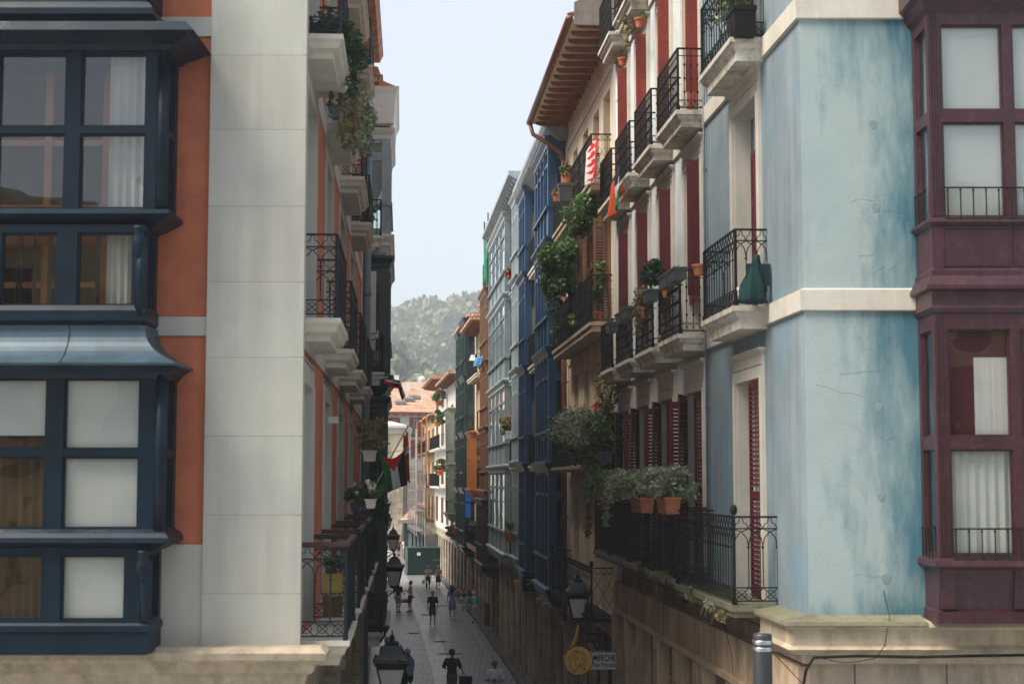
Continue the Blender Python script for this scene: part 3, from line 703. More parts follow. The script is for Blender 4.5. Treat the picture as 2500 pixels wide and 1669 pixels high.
wallmesh(B2,FR,0,12,5.45,TOP2,[(1.7,4.0,zb,zt) for zb,zt in ((6.3,8.8),(10.2,12.6),(13.9,16.2),(17.5,19.8))],'blue_stained',rec=.3,depth=10,sides=(0,1))
b=MB(WORLD)
for z0,z1 in ((9.52,9.80),(13.15,13.44),(16.75,17.05)):
    n2=FRs.n
    pr=[(0,z0),(.045,z0+.01),(.05,z1-.02),(0,z1)]
    q=FRs.w(W1,0,0)
    cornice_path(b,[(4.925,19,0,-1),(3.56,19,n2[0]*1.0,-1),(q[0],q[1],*n2)],pr)
split_build(b,'string_course','cream_trim',B2)
for k,z in enumerate(zR[:4]):
    h=[3.0,2.95,2.9,2.7][k]
    w=window(B2,FRs,2.2,3.72,z,z+h,rec=.33,fm='white_paint')
    surround(w,FRs,2.2,3.72,z,z+h,w=.15,p=.05,head=.32,cap=.05)
    q=MB(FRs)
    if k==0: slats(q,lambda t,d,zz:(2.22+t,.012+d,zz),.62,z+.03,z+h-.03); 
    else: leafpanel(q,lambda t,d,zz:(2.22+t,.005+d,zz),.34,z+.03,z+h-(.75 if k==1 else .03))
    split_build(q,'shutter','burg' if k<2 else 'red_leaf',w,.0005)
    if k==1:
        q=MB(FRs); q.box(2.21,3.0,-.3,-.16,z+h-.62,z+h-.02); q.build('roller_box','pipe_grey',w)
for k in (1,2,3):
    balcony(B2,FRs,1.78,3.98,zR[k]-.02,.48,'gothic','mould',h=1.03,th=.30,shape='curved')
balcony(B2,FRs,1.45,5.62,5.86,.62,'gothic','mossy',h=1.13,th=.16,shape='plain',finial=True)
pipe(B2,FRs,5.75,.05,0,TOP2,.02,'pipe_grey',name='cable_duct')
# mossy stone cornice at first floor
b=MB(WORLD); n2=FRs.n; q=FRs.w(1.5,0,0)
pr=[(0,5.82),(.30,5.80),(.32,5.74),(.24,5.70),(.24,5.52),(.30,5.48),(.22,5.42),(.12,5.40),(.10,5.30),(0,5.28)]
cornice_path(b,[(16,19,0,-1),(3.56,19,n2[0],-1),(q[0],q[1],*n2)],pr)
b.build('cornice','beige_stone',B2)
b=MB(WORLD); cornice_path(b,[(4.9,19,0,-1),(3.56,19,n2[0],-1),(q[0],q[1],*n2)],[(.0,5.826),(.31,5.806),(.335,5.76),(.32,5.805),(.0,5.86)]); b.build('moss','mossy',B2)
# stone below
b=MB(FR); b.quad((0,0,0),(12,0,0),(12,0,5.45),(0,0,5.45)); b.build('ground_floor_wall','ashlar2',B2)
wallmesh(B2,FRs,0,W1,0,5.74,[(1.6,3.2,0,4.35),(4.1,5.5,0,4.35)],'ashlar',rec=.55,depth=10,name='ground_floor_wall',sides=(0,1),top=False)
b=MB(FRs)
for u0,u1 in ((.02,.55),(.75,1.3),(3.35,3.9),(5.55,5.93)): 
    b.box(u0,u1,0,.16,0,4.62); b.box(u0+.05,u1-.05,.16,.20,0,4.6)
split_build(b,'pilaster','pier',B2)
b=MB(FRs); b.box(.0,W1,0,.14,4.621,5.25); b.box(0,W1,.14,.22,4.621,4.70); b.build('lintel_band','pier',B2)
# cracks and old patches in the stained wall, measured on the photograph
b=MB(FR)
def crk(pts,r=.0018):
    q=[FR.hit(px,py,0) for px,py in pts]; b.tube([(u,.0005,z) for u,z in q],r,4)
c6=lambda *p:[(1660+x/1.8667,y/1.8667) for x,y in p]; c7=lambda *p:[(1660+x/1.805,800+y/1.805) for x,y in p]
crk(c6((780,922),(805,908),(830,905),(858,912),(882,915),(888,940),(905,955),(930,966),(955,960),(975,962)))
crk(c6((985,990),(1020,992),(1050,996),(1070,1004),(1076,1018)))
crk(c6((945,1045),(925,1048),(905,1062),(890,1080),(895,1102),(902,1120),(893,1140),(886,1160),(850,1166),(812,1164)))
crk(c6((990,1190),(975,1215),(952,1232)));crk(c6((880,1245),(905,1228),(935,1212)))
crk(c7((600,250),(650,262),(700,285),(760,288),(800,300),(830,322),(868,345))); crk(c7((770,1090),(800,1082),(840,1095),(890,1096))); crk(c7((700,205),(760,200),(820,192),(880,190),(900,165),(902,140))); crk(c7((868,430),(876,480),(905,490),(950,482)))
M['crack']=mat('crack_teal',(.20,.28,.295),.95,.1,3,0); b.build('crack','crack',B2)  # hairline cracks, a slightly darker teal than the plaster
b=MB(FR)
for (px,py),r in ((c6((880,566))[0],.05),(c6((893,944))[0],.055),(c7((878,350))[0],.045),(c7((886,742))[0],.05),(c7((908,1104))[0],.06)):
    u,z=FR.hit(px,py,0); b.loft([[(u+r*k*math.cos(a)*(1+.15*math.sin(3*a)),o,z+r*1.2*k*math.sin(a)) for a in [i*math.pi/8 for i in range(16)]] for k,o in ((1,.0),(.9,.003))])
M['patch']=mat('grey_blue_filler',(.20,.29,.32),.9,.1,5,.2,30); split_build(b,'filler_patch','patch',B2,.001)
# maroon bay
pb=MB(FR); g=MB(FR); cu=MB(FR); ir=MB(FR)
zq=lambda y: FR.Z(2400,y*D,.75)
xr=lambda x: FR.U(x,.75)
bu0,bu1=1.385,4.55
pan=[(xr(2321),xr(2474)),(xr(2474)+.12,xr(2474)+.85),(xr(2474)+.97,xr(2474)+1.70)]
bu1=pan[-1][1]+.2
def runit(z0,z1,rows,flute=True):
    panelface(pb,lambda t,d:(t,.75-d),bu0,bu1,z0,z1,[(a,c,d,e) for a,c in pan for d,e in rows],.07)
    panelface(pb,lambda t,d:(bu0+d,t),0,.75,z0,z1,[(.12,.62,d,e) for d,e in rows],.06)
    panelface(pb,lambda t,d:(bu1-d,t),0,.75,z0,z1,[(.12,.62,d,e) for d,e in rows],.06)
    for a,c in pan:
        for d,e in rows: g.box(a,c,.69,.695,d,e)
    for d,e in rows: g.box(bu0+.045,bu0+.05,.1,.64,d,e); g.box(bu1-.05,bu1-.045,.1,.64,d,e)
    if flute:
        for k in range(4):
            x=bu0+.012+k*.03; pb.box(x,x+.016,.75,.764,z0+.02,z1-.02)
def rring(layers): pb.rects([(bu0-k,bu1+k,0,.75+k,z) for k,z in layers])
runit(zq(500),zq(25),[(zq(497),zq(280)),(zq(252),zq(57))])
rring([(.16,zq(-40)),(.16,zq(-8)),(.10,zq(2)),(.05,zq(22)),(.0,zq(30))])
rring([(.0,zq(498)),(.05,zq(502)),(.06,zq(510)),(.01,zq(518))])
pb.box(bu0,bu1,0,.75,zq(614),zq(518)); 
for a,c in pan: 
    for (za,zb) in ((zq(610),zq(606)),(zq(524),zq(520))): pb.box(a-.04,c+.04,.75,.765,za,zb)
    for x in (a-.04,c+.02): pb.box(x,x+.02,.75,.765,zq(606),zq(524))
pb.box(bu0+.01,bu0+.12,.75,.768,zq(620),zq(520))
rring([(.0,zq(614)),(.02,zq(620)),(.02,zq(632)),(.05,zq(640)),(.10,zq(655)),(.10,zq(664)),(.03,zq(668)),(.03,zq(700)),(.05,zq(706)),(.02,zq(716)),(0,zq(718))])
runit(zq(1280),zq(718),[(zq(1272),zq(1030)),(zq(1000),zq(755))])
rring([(.0,zq(1278)),(.06,zq(1286)),(.07,zq(1298)),(.0,zq(1306))])
pb.rects([(bu0+.02,bu1-.02,0,.7,zq(1306)),(bu0+.02,bu1-.02,0,.6,zq(1400)),(bu0+.0,bu1,0,.64,zq(1405)),(bu0,bu1,0,.64,zq(1432))])
for x in (bu0+.03,bu1-.2,pan[0][1]+.0): pb.prism([(.6,zq(1398)),(.66,zq(1396)),(.72,zq(1306)),(.6,zq(1306))],x,x+.16); 
# upper storeys of the bay, above the frame
runit(zq(-40)+.0,zq(-500),[(zq(-60),zq(-270)),(zq(-300),zq(-480))])
rb=pb.build('bay_window','purple',B2)
split_build(g,'pane','glass_clear',rb,.002)
for a,c in pan:
    cu.box(a-.03,c+.03,.66,.665,zq(497)-.02,zq(57)+.03)
    cu.loft([[(lerp(a-.03,c+.03,k/14),.66-(.03 if k%2 else 0),z) for k in range(15)] for z in (zq(1272),zq(1030)+.02)],cap=False,close=False)
cu.box(bu0+.12,bu0+.125,.1,.6,zq(497),zq(57)); split_build(cu,'blind','blind',rb,.001)
b=MB(FR)
for a,c in pan: b.box(a-.03,c+.03,.62,.63,zq(1000)-.02,zq(755)+.03)
split_build(b,'red_inner_panel','burg',rb,.001)
b=MB(FR)
a,c=pan[0]; x0,x1=a+.04,c-.03; za,zb=zq(990),zq(765)
for z in (za,zb): b.box(x0,x1,.632,.634,z,z+.006)
for x in (x0,x1): b.box(x,x+.006,.632,.634,za,zb)
x0,x1=x0+.03,x1-.03;za+=.03;zb-=.03
for z in (za,zb): b.box(x0,x1,.632,.634,z,z+.004)
for x in (x0,x1): b.box(x,x+.004,.632,.634,za,zb)
for cx,cz in ((x0,za),(x0,zb),(x1,zb)):
    for k in range(6):
        an=k*math.pi/3; b.tube([(cx+.035*math.cos(an)+.025*math.cos(t),.634,cz+.035*math.sin(an)+.025*math.sin(t)) for t in [i*math.pi/3 for i in range(6)]],.002,4,True)
b.build('gold_filigree','lamp_gold',rb)
b=MB(FR); b.box(a+.33,c+.02,.634,.645,zq(1000)-.01,zq(818))
for k in range(2):
    for za,zb in ((zq(990),zq(930)),(zq(920),zq(830))): b.box(a+.36+.2*k,a+.38+.2*k,.645,.65,za,zb); b.box(a+.50+.2*k,a+.515+.2*k,.645,.65,za,zb)
b.build('inner_shutter','white_paint',rb)
for (z0,z1) in ((zq(512),zq(432)),(zq(1290),zq(1212))):
    ir.tube([(bu0+.14,.80,z1),(bu1-.1,.80,z1)],.011,5); ir.tube([(bu0+.14,.80,z0+.05),(bu1-.1,.80,z0+.05)],.008,5)
    x=bu0+.18
    while x<bu1-.1: ir.tube([(x,.80,z0),(x,.80,z1)],.009,5); ir.ball((x,.80,z1-.03),.016,5); x+=.15
    for y in range(4): ir.tube([(bu0-.03,.12+.14*y,z0),(bu0-.03,.12+.14*y,z1)],.009,5)
    ir.tube([(bu0-.03,.1,z1),(bu0-.03,.6,z1)],.011,5)
ir.build('window_rail','iron',rb)
b=MB(WORLD); b.loft([[(x,y,TOP2) for x,y in ((3.1,18.5),(16,18.5),(16,25),(2.6,25))],[(x,y,TOP2+.25) for x,y in ((3.0,18.4),(16,18.4),(16,25),(2.5,25))]]); b.build('roof','tile',B2)
# ================================================================== R2: pale house with red shutters
F2=Fr(FRs.w(W1,0,0)[:2],FRs.w(15.7,0,0)[:2],'R')
B3=base('town_house',(*F2.p,0),'pale grey blue house with four columns of red shuttered balcony doors','house')
W2=F2.L; TOP3=20.0
c2=[(.20,1.58),(2.85,4.2),(5.4,6.8),(7.95,9.15)]
ops=[]
Z2=[5.9,9.80,13.42,16.95]
for k,z in enumerate(Z2):
    for a,c in c2: ops.append((a,c,z,z+[3.0,2.9,2.85,2.7][k]))
wallmesh(B3,F2,0,W2,5.74,TOP3,ops,'greyblue_plaster',rec=.32,depth=10,sides=(0,1))
g3=[(.5,1.7,0,4.35),(2.3,3.6,0,4.35),(4.3,5.6,0,4.35),(6.3,7.5,0,4.35),(8.1,9.2,0,4.35)]
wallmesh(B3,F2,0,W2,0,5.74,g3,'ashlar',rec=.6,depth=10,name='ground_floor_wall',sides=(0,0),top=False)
b=MB(F2)
for z in (9.5,13.13,16.7): b.box(0,W2,0,.045,z,z+.29)
b.box(W2-.55,W2,0,.05,5.5,TOP3); split_build(b,'string_course','cream_trim',B3,.001)
b=MB(F2)
for u0,u1 in ((.05,.42),(1.78,2.25),(3.68,4.25),(5.68,6.25),(7.55,8.05),(9.25,9.72)): b.box(u0,u1,0,.17,0,4.62); b.box(u0+.06,u1-.06,.17,.21,0,4.6)
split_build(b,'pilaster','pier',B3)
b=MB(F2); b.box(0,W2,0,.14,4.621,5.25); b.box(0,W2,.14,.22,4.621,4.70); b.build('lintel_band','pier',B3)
b=MB(F2)
for a,c,_,_ in g3: b.box(a-.05,c+.05,.02,.30,0,2.9); b.box(a-.08,c+.08,.0,.36,2.9,2.96)
split_build(b,'shop_canopy_box','iron',B3)
for k,z in enumerate(Z2):
    for i,(a,c) in enumerate(c2):
        h=[3.0,2.9,2.85,2.7][k]
        w=window(B3,F2,a,c,z,z+h,rec=.3,curt=None if k==0 else 'curtain')
        surround(w,F2,a,c,z,z+h,w=.15,p=.05,head=.42 if k==0 else .28,cap=.05)
        q=MB(F2)
        if k==0:
            slats(q,lambda t,d,zz:(a+.01+t,.01+d,zz),(c-a)*.5-.01,z+.03,z+h-.03)
            slats(q,lambda t,d,zz:(c-.01-t*.93,.02+d+t*.36,zz),(c-a)*.5,z+.03,z+h-.03)
            slats(q,lambda t,d,zz:(c+.02+d,.03+t,zz),.30,z+.03,z+h-.12)
        else:
            zb=z+(.62 if k==1 else .34)
            leafpanel(q,lambda t,d,zz:(a+.03+t,-.02-d,zz),.62,zb,z+h-(.55 if k==1 else .15)); leafpanel(q,lambda t,d,zz:(a-.0-d,-.0+t,zz),.26,zb,z+h-.06)
            leafpanel(q,lambda t,d,zz:(c-.03-t,-.02-d,zz),.62,zb,z+h-(.55 if k==1 else .15))
        split_build(q,'shutter','burg' if k<2 else 'red_leaf',w,.0005)
    for i,(a,c) in enumerate(c2):
        if k==0: balcony(B3,F2,a-.42+(0 if i else .2),c+.55,5.92,.60,'bars','mossy',h=1.1,th=.14,shape='plain',finial=(i==0))
        else: balcony(B3,F2,a-.28,c+.30,z-.02,.48,'bars','mould',h=1.02,th=.26,shape='curved')
pipe(B3,F2,W2-.62,.08,5.3,TOP3,.045,'greyblue_plaster')
b=MB(F2); b.rects([(-.0,W2,-10,.1,TOP3),(0,W2,-10,.6,TOP3+.05),(0,W2,-10,.65,TOP3+.2)]); b.build('roof','tile',B3)
# ================================================================== R3: cream house with deep rafter eave
F3=Fr(FRs.w(15.7,0,0)[:2],FRs.w(25.75,0,0)[:2],'R')
B4=base('town_house',(*F3.p,0),'cream plastered house with a wide eave of red brown rafters','house')
W3=F3.L; TOP4=17.75
c3=[(1.2,2.35),(3.15,4.3),(5.3,6.4),(7.65,8.7)]
Z3=[4.35,7.75,11.0,14.25]
ops=[]
Hh=[2.7,2.55,2.5,2.3]
for k,z in enumerate(Z3):
    for a,c in c3: ops.append((a,c,z,z+Hh[k]))
gops=[(.8,2.6,0,3.2),(3.2,5.2,0,3.2),(5.9,7.6,0,3.2),(8.1,9.6,0,3.2)]
wallmesh(B4,F3,0,W3,3.9,TOP4,ops,'cream_plaster',rec=.28,depth=10)
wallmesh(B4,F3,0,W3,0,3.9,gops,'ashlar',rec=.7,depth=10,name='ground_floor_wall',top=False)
b=MB(F3)
for z in (7.35,10.65,13.9,16.9): b.box(.6,W3,0,.035,z,z+.12)
split_build(b,'string_course','cream_plaster',B4)
b=MB(F3); b.box(0,.55,0,.06,4.5,TOP4); b.build('quoin_strip','cream_trim',B4)
for k,z in enumerate(Z3):
    for i,(a,c) in enumerate(c3):
        w=window(B4,F3,a,c,z,z+Hh[k],rec=.26)
        if k==2 and i in (0,1,2):
            q=MB(F3); slats(q,lambda t,d,zz:(c+.0+t*.25,.02+t*.9,zz),.42,z+.03,z+Hh[k]-.03); slats(q,lambda t,d,zz:(a-d,.01+t,zz),.4,z+.03,z+Hh[k]-.03); split_build(q,'shutter','brown_wood',w,.0005)
for (u0,u1) in ((.75,3.0),(3.15,5.4),(5.6,9.2)): balcony(B4,F3,u0,u1,14.27,.55,'scroll','beige_stone',h=1.08,th=.22,shape='plain',bracket=False)
for (u0,u1) in ((.75,3.05),(3.1,5.1),(5.15,7.2),(7.25,9.3)): balcony(B4,F3,u0,u1,11.02,.55,'scroll','beige_stone',h=1.08,th=.22,shape='plain',finial=True)
for (u0,u1) in ((.75,3.9),(3.95,6.6),(6.65,9.4)): balcony(B4,F3,u0,u1,7.78,.58,'scroll','beige_stone',h=1.08,th=.14,shape='plain')
balcony(B4,F3,.75,9.4,4.38,.58,'diamond','iron',h=1.1,th=.10,shape='plain',finial=True)
pipe(B4,F3,W3-.15,.14,3.5,16.6,.075,'copper')
# eave
b=MB(F3); 
b.prism([(-.3,TOP4+.02),(1.02,TOP4-.02),(1.02,TOP4+.05),(-.3,TOP4+.10)],-.2,W3+.25); b.build('soffit','soffit',B4)
b=MB(F3); u=.05
while u<W3+.1:
    b.prism([(0,TOP4-.13),(.78,TOP4-.13),(.92,TOP4-.09),(.96,TOP4-.025),(0,TOP4+.01)],u,u+.10); u+=.66
split_build(b,'rafter','beam',B4)
b=MB(F3); b.sm=True
b.tube([(-.2,1.10,TOP4+.02),(W3+.25,1.10,TOP4+.02)],.085,10); b.tube([(W3+.1,1.10,TOP4-.0),(W3+.1,1.0,TOP4-.35),(W3-.05,.5,TOP4-.7),(W3-.13,.2,TOP4-.95),(W3-.15,.14,TOP4-1.4)],.065,8); b.build('gutter','copper',B4)
b=MB(F3); b.prism([(1.15,TOP4+.06),(1.15,TOP4+.12),(-4.5,TOP4+1.9),(-9.9,TOP4+.3),(-9.9,TOP4+.1)],-.2,W3+.25); b.build('roof','tile',B4)
b=MB(F3); b.prism([(1.0,TOP4-.16),(1.0,TOP4+.35),(.3,TOP4+.75),(-.2,TOP4+.95),(-.2,TOP4-.16)],-.28,-.2); b.build('eave_end_board','zinc',B4)
# ================================================================== R4: two deep blue glazed galleries
F4=Fr(FRs.w(25.75,0,0)[:2],FRs.w(37.6,0,0)[:2],'R')
B5=base('town_house',(*F4.p,0),'tall house with two deep blue glazed galleries','house')
W4=F4.L; TOP5=17.3
wallmesh(B5,F4,0,W4,3.6,TOP5,[(1,4.5,z,z+2.4) for z in (4.4,7.6,11.2,14.3)]+[(9,11.5,z,z+2.4) for z in (4.4,7.6,11.2,14.3)],'cream_plaster',rec=.25,depth=10)
wallmesh(B5,F4,0,W4,0,3.6,[(.9,2.6,0,3.1),(3.4,5.2,0,3.1),(6.2,8,0,3.1),(8.8,11,0,3.1)],'ashlar2',rec=.7,depth=10,name='ground_floor_wall',top=False)
lv=[4.32,7.95,11.3,14.5,17.45]
gallery(B5,F4,.55,4.9,.52,lv,'royal',cols=4,cornmat='royal')
gallery(B5,F4,8.6,11.4,.52,[z+.05 for z in lv],'royal',cols=4,cornmat='royal')
balcony(B5,F4,5.2,8.4,7.9,.45,'bars','cream_trim',h=1.02,th=.2,shape='plain'); balcony(B5,F4,5.2,8.4,11.2,.45,'bars','cream_trim',h=1.02,th=.2,shape='plain'); balcony(B5,F4,5.2,8.4,14.4,.45,'bars','cream_trim',h=1.02,th=.2,shape='plain')
b=MB(F4); b.rects([(0,W4,-10,.25,TOP5),(-.0,W4,-10,.62,TOP5+.3),(0,W4,-10,.70,TOP5+.45),(0,W4,-10,.70,TOP5+.6),(0,W4,-10,.4,TOP5+.62),(0,W4,-9.9,.3,TOP5+.95)]); b.build('cornice','sky_paint2',B5)
# ================================================================== R5: pale blue galleries
def seg(px0,px1): return sub(RP,px0,px1,'R')
F5=Fr(F4.w(W4,0,0)[:2],on_poly(RP,1221),'R')
B6=base('town_house',(*F5.p,0),'house with pale blue glazed galleries under a bracketed white eave','house')
W5=F5.L; TOP6=18.2
wallmesh(B6,F5,0,W5,3.9,TOP6,[(3,5,z,z+2.2) for z in (4.6,8.4,11.6,15.1)],'white_plaster',rec=.2,depth=10)
wallmesh(B6,F5,0,W5,0,3.9,[(.9,2.6,0,3.1),(3.4,5.4,0,3.1),(6.2,8.2,0,3.1),(9,11,0,3.1)],'ashlar',rec=.7,depth=10,name='ground_floor_wall',top=False)
u5=F5.U(1232,.55)
gallery(B6,F5,.2,2.9,.5,[4.6,8.1,11.5,14.9,18.0],'sky_paint2',cols=4,lites=1,curt='blind')
gallery(B6,F5,u5,W5-.2,.55,[4.5,8.0,11.4,14.85,18.1],'sky_paint',cornmat='sky_paint2',cols=4,lites=1,curt='blind')
for z in (4.5,7.9,11.3,14.75): balcony(B6,F5,3.1,u5-.15,z,.4,'bars','sky_paint2',h=1.0,th=.18,shape='plain')
b=MB(F5); b.rects([(0,W5,-10,.3,TOP6),(0,W5,-10,.75,TOP6+.25),(0,W5,-10,.85,TOP6+.3),(0,W5,-10,.85,TOP6+.45)]); 
u=.1
while u<W5: b.prism([(0,TOP6-.25),(.25,TOP6-.2),(.65,TOP6+.05),(.7,TOP6+.2),(0,TOP6+.2)],u,u+.14); u+=.75
b.build('cornice','sky_paint2',B6)
b=MB(F5); 
for (x,z0,z1) in ((6.6,TOP6+.4,TOP6+1.5),(7.4,TOP6+.4,TOP6+1.4)): b.tube([(x,.2,z0),(x,.2,z1)],.03,5)
b.tube([(6.6,.2,TOP6+1.4),(7.4,.2,TOP6+1.3)],.02,5); b.plate([(6.3,TOP6+.4),(6.75,TOP6+.4),(6.6,TOP6+1.35)],.1,.16); b.build('roof_railing','iron',B6)
# ================================================================== farther right houses
def simple_house(px0,px1,top,label,wallm,cols,floors,fh,roof='tile',gz=3.6,z0=4.1,frame='white_paint',shut=None,eave=.5,near=None,wh=2.1,ww=1.0,gm='ashlar2'):
    fr=Fr(near if near else on_poly(RP,px0),on_poly(RP,px1),'R')
    B=base('town_house',(*fr.p,0),label,'house'); W=fr.L
    us=[W*(i+.5)/cols for i in range(cols)]
    ops=[(u-ww/2,u+ww/2,z0+k*fh,z0+k*fh+wh) for u in us for k in range(floors)]
    wallmesh(B,fr,0,W,gz,top,ops,wallm,rec=.22,depth=9)
    n=max(2,int(W/2.6)); gp=[(W*(i+.18)/n,W*(i+.78)/n,0,3.0) for i in range(n)]
    wallmesh(B,fr,0,W,0,gz,gp,gm,rec=.5,depth=9,name='ground_floor_wall',top=False)
    for u in us:
        for k in range(floors):
            w=window(B,fr,u-ww/2,u+ww/2,z0+k*fh,z0+k*fh+wh,rec=.2,fm=frame)
            surround(w,fr,u-ww/2,u+ww/2,z0+k*fh,z0+k*fh+wh,w=.1,p=.03,head=.1)
            if shut:
                q=MB(fr); q.box(u-ww/2-.42,u-ww/2-.02,.03,.07,z0+k*fh,z0+k*fh+wh); q.box(u+ww/2+.02,u+ww/2+.42,.03,.07,z0+k*fh,z0+k*fh+wh); split_build(q,'shutter',shut,w)
    b=MB(fr); b.prism([(eave,top),(eave,top+.14),(-4.5,top+1.5),(-9,top+.2),(-9,top)],0,W); b.build('roof',roof,B)
    b=MB(fr); u=.3
    while u<W: b.prism([(0,top-.22),(eave*.8,top-.1),(eave*.8,top-.005),(0,top-.005)],u,u+.12); u+=.8
    split_build(b,'rafter','beam' if roof=='tile' else 'cream_trim',B)
    return B,fr,W
B7,F7,W7=simple_house(1221,1190,16.2,'house with a tall dark brown glazed gallery','cream_plaster',3,4,3.15,wh=2.0)
u7=max(.8,F7.U(1199,.6))
gallery(B7,F7,u7,min(W7-.3,u7+4.5),.6,[6.9,9.9,13.0,16.4],'brown_wood',cols=5,glass='glass_dk',lites=1)
gallery(B7,F7,u7-.4,min(W7-.3,u7+4.8),.75,[3.5,6.5],'brown_dk',cols=8,glass='glass_dk',lites=2,curt=None)
balcony(B7,F7,u7-3.2,u7-.3,9.7,.5,'bars','brown_dk',h=1.0,th=.2,shape='plain'); balcony(B7,F7,u7-3.2,u7-.3,12.8,.5,'bars','brown_dk',h=1.0,th=.2,shape='plain'); balcony(B7,F7,u7-3.2,u7-.5,6.7,.5,'bars','brown_dk',h=1.0,th=.2,shape='plain')
b=MB(F7); zt=18.8
balcony(B7,F7,u7,u7+3,16.45,.6,'bars','brown_wood',h=1.3,th=.25,shape='plain',irn='flag_g')
B8,F8,W8=simple_house(1190,1161,15.6,'cream house with an orange varnished box bay','ochre_plaster',3,4,3.1,wh=1.9,eave=.9)
u8=max(1.2,F8.U(1157,.75))
gallery(B8,F8,u8,u8+3.2,.75,[6.9,9.9],'orange_wood',cols=4,lites=0,post=.3,sills=.1,transom=.6)
for z in (12.9,): balcony(B8,F8,.6,W8-.6,z,.55,'simple','cream_trim',h=1.0,th=.2,shape='plain')
balcony(B8,F8,.5,u8-.2,9.9,.5,'simple','cream_trim',h=1.0,th=.2,shape='plain'); balcony(B8,F8,.5,u8-.2,6.9,.5,'simple','cream_trim',h=1.0,th=.2,shape='plain'); balcony(B8,F8,.5,W8-.6,3.9,.55,'scroll','orange_wood',h=1.0,th=.25,shape='plain')
B9,F9,W9=simple_house(1161,1124,16.6,'house with two stacked dark green glazed galleries','white_plaster',3,4,3.1,wh=1.9)
u9=max(.6,F9.U(1143.5,.6))
gallery(B9,F9,u9,u9+3.6,.6,[3.6,6.9,10.1,13.3,16.6],'green_dk',cols=4,lites=1)
u9b=min(W9-2.6,u9+5.2)
gallery(B9,F9,u9b,u9b+2.4,.6,[3.6,6.9,10.1,13.3,16.2],'green_dk',cols=3,lites=1)
B10,F10,W10=simple_house(1124,1088,14.2,'white rendered house with a grey green timber bay','white_plaster',3,3,3.2,wh=2.0,shut='burg',eave=.8)
ub=max(.6,F10.U(1103,.7))
gallery(B10,F10,ub,ub+3.6,.7,[5.2,8.4,12.0],'greygreen',cols=4,lites=3,post=.35,curt='blind')
B11,F11,W11=simple_house(1088,1062,14.8,'narrow white house with a red framed eave','white_plaster',2,4,2.9,wh=1.9,shut='burg',eave=1.2)
for z in (6.8,9.7): balcony(B11,F11,.3,W11-.3,z,.5,'simple','white_paint',h=1.0,th=.15,shape='plain')
B12,F12,W12=simple_house(1062,1036,12.6,'timber balconied house at the far end beside the scaffold','ochre_plaster',3,3,2.8,wh=1.9,shut='brown_wood')
for z in (4.0,6.8,9.6): 
    balcony(B12,F12,.3,W12-.4,z,.7,'simple','brown_wood',h=1.0,th=.15,shape='plain')
b=MB(F12)
for u in (.35,W12/2,W12-.5): b.box(u,u+.15,.62,.75,4,12.6)
split_build(b,'timber_post','orange_wood',B12)
pipe(B12,F12,W12-.2,.75,0,12,.09,'sky_paint')
def shopfront(B,fr,ops,h,sign=True,fm='iron'):
    for k,(a,c,z0,z1) in enumerate(ops):
        w=window(B,fr,a,c,.35,z1-.45,rec=.35,fm=fm,tr=.78,mull=1,curt=None,t=.06,name='shop_window')
        b=MB(fr); b.box(a,c,-.42,-.30,0,.345); b.box(a,c,-.42,-.28,z1-.445,z1); b.build('sign_board',('pier','iron','beige_stone','green_dk','burg')[k%5],w)
        q=MB(fr); q.box(a+.1,c-.1,-1.1,-1.05,.4,z1-.9); q.build('display_wall',('room','blind','dark')[k%3],w)
shopfront(B5,F4,[(.9,2.6,0,3.1),(3.4,5.2,0,3.1),(6.2,8,0,3.1),(8.8,11,0,3.1)],3.1)
shopfront(B6,F5,[(.9,2.6,0,3.1),(3.4,5.4,0,3.1),(6.2,8.2,0,3.1),(9,11,0,3.1)],3.1)
shopfront(B4,F3,[(.8,2.6,0,3.2),(3.2,5.2,0,3.2),(5.9,7.6,0,3.2),(8.1,9.6,0,3.2)],3.2)
shopfront(B3,F2,g3,4.35)
shopfront(B2,FRs,[(1.6,3.2,0,4.35),(4.1,5.5,0,4.35)],4.35)
for B_,fr_,n_ in ((B4,F3,5),(B5,F4,6),(B6,F5,6)):
    b=MB(fr_)
    for k in range(n_): u_=fr_.L*(k+.02)/n_; b.box(u_,u_+.38,0,.14,0,3.35); b.box(u_-.03,u_+.41,0,.18,0,.5); b.box(u_-.04,u_+.42,0,.19,3.35,3.5)
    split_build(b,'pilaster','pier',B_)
# ================================================================== left: L2 green gallery house and those beyond
G2=Fr(LP[1],LP[2],'L')
C1=base('town_house',(*G2.p,0),'house with dark green glazed gallery and white cornices left of the lane','house')
GW=G2.L
wallmesh(C1,G2,0,GW,0,18.4,[(2,5,z,z+2.4) for z in (3.6,7.2,10.6,14.3)]+[(7,10,z,z+2.4) for z in (0,3.6,7.2,10.6,14.3)],'white_plaster',rec=.3,depth=10)
# near gallery, upper part (below a white boxed eave)
gallery(C1,G2,.5,5.2,.72,[14.2,17.2],'sky_paint2',cols=4,cornmat='white_paint',glass='glass')
gallery(C1,G2,.5,5.2,.72,[10.3,13.6],'green_dk',cols=4,cornmat='green_dk',post=.3)
gallery(C1,G2,.5,5.2,.66,[3.5,6.8,9.7],'green_dk',cols=4,cornmat='green_dk',post=.3)
b=MB(G2); b.rects([(.35,5.3,0,.74,17.25),(.2,5.5,0,.80,17.28),(.15,5.5,0,.86,18.1),(.1,5.55,0,.95,18.3)]); b.build('boxed_eave','white_paint',C1)
b=MB(G2); b.rects([(.2,5.4,0,.9,18.31),(.3,5.2,0,.5,18.5),(.5,5.0,0,.35,18.95),(.6,4.9,0,.2,19.0)]); b.build('eave_cap','tile_red',C1)
balcony(C1,G2,-.0,1.6,14.1,.52,'simple','white_paint',h=1.0,th=.3,shape='curved',bracket=True)
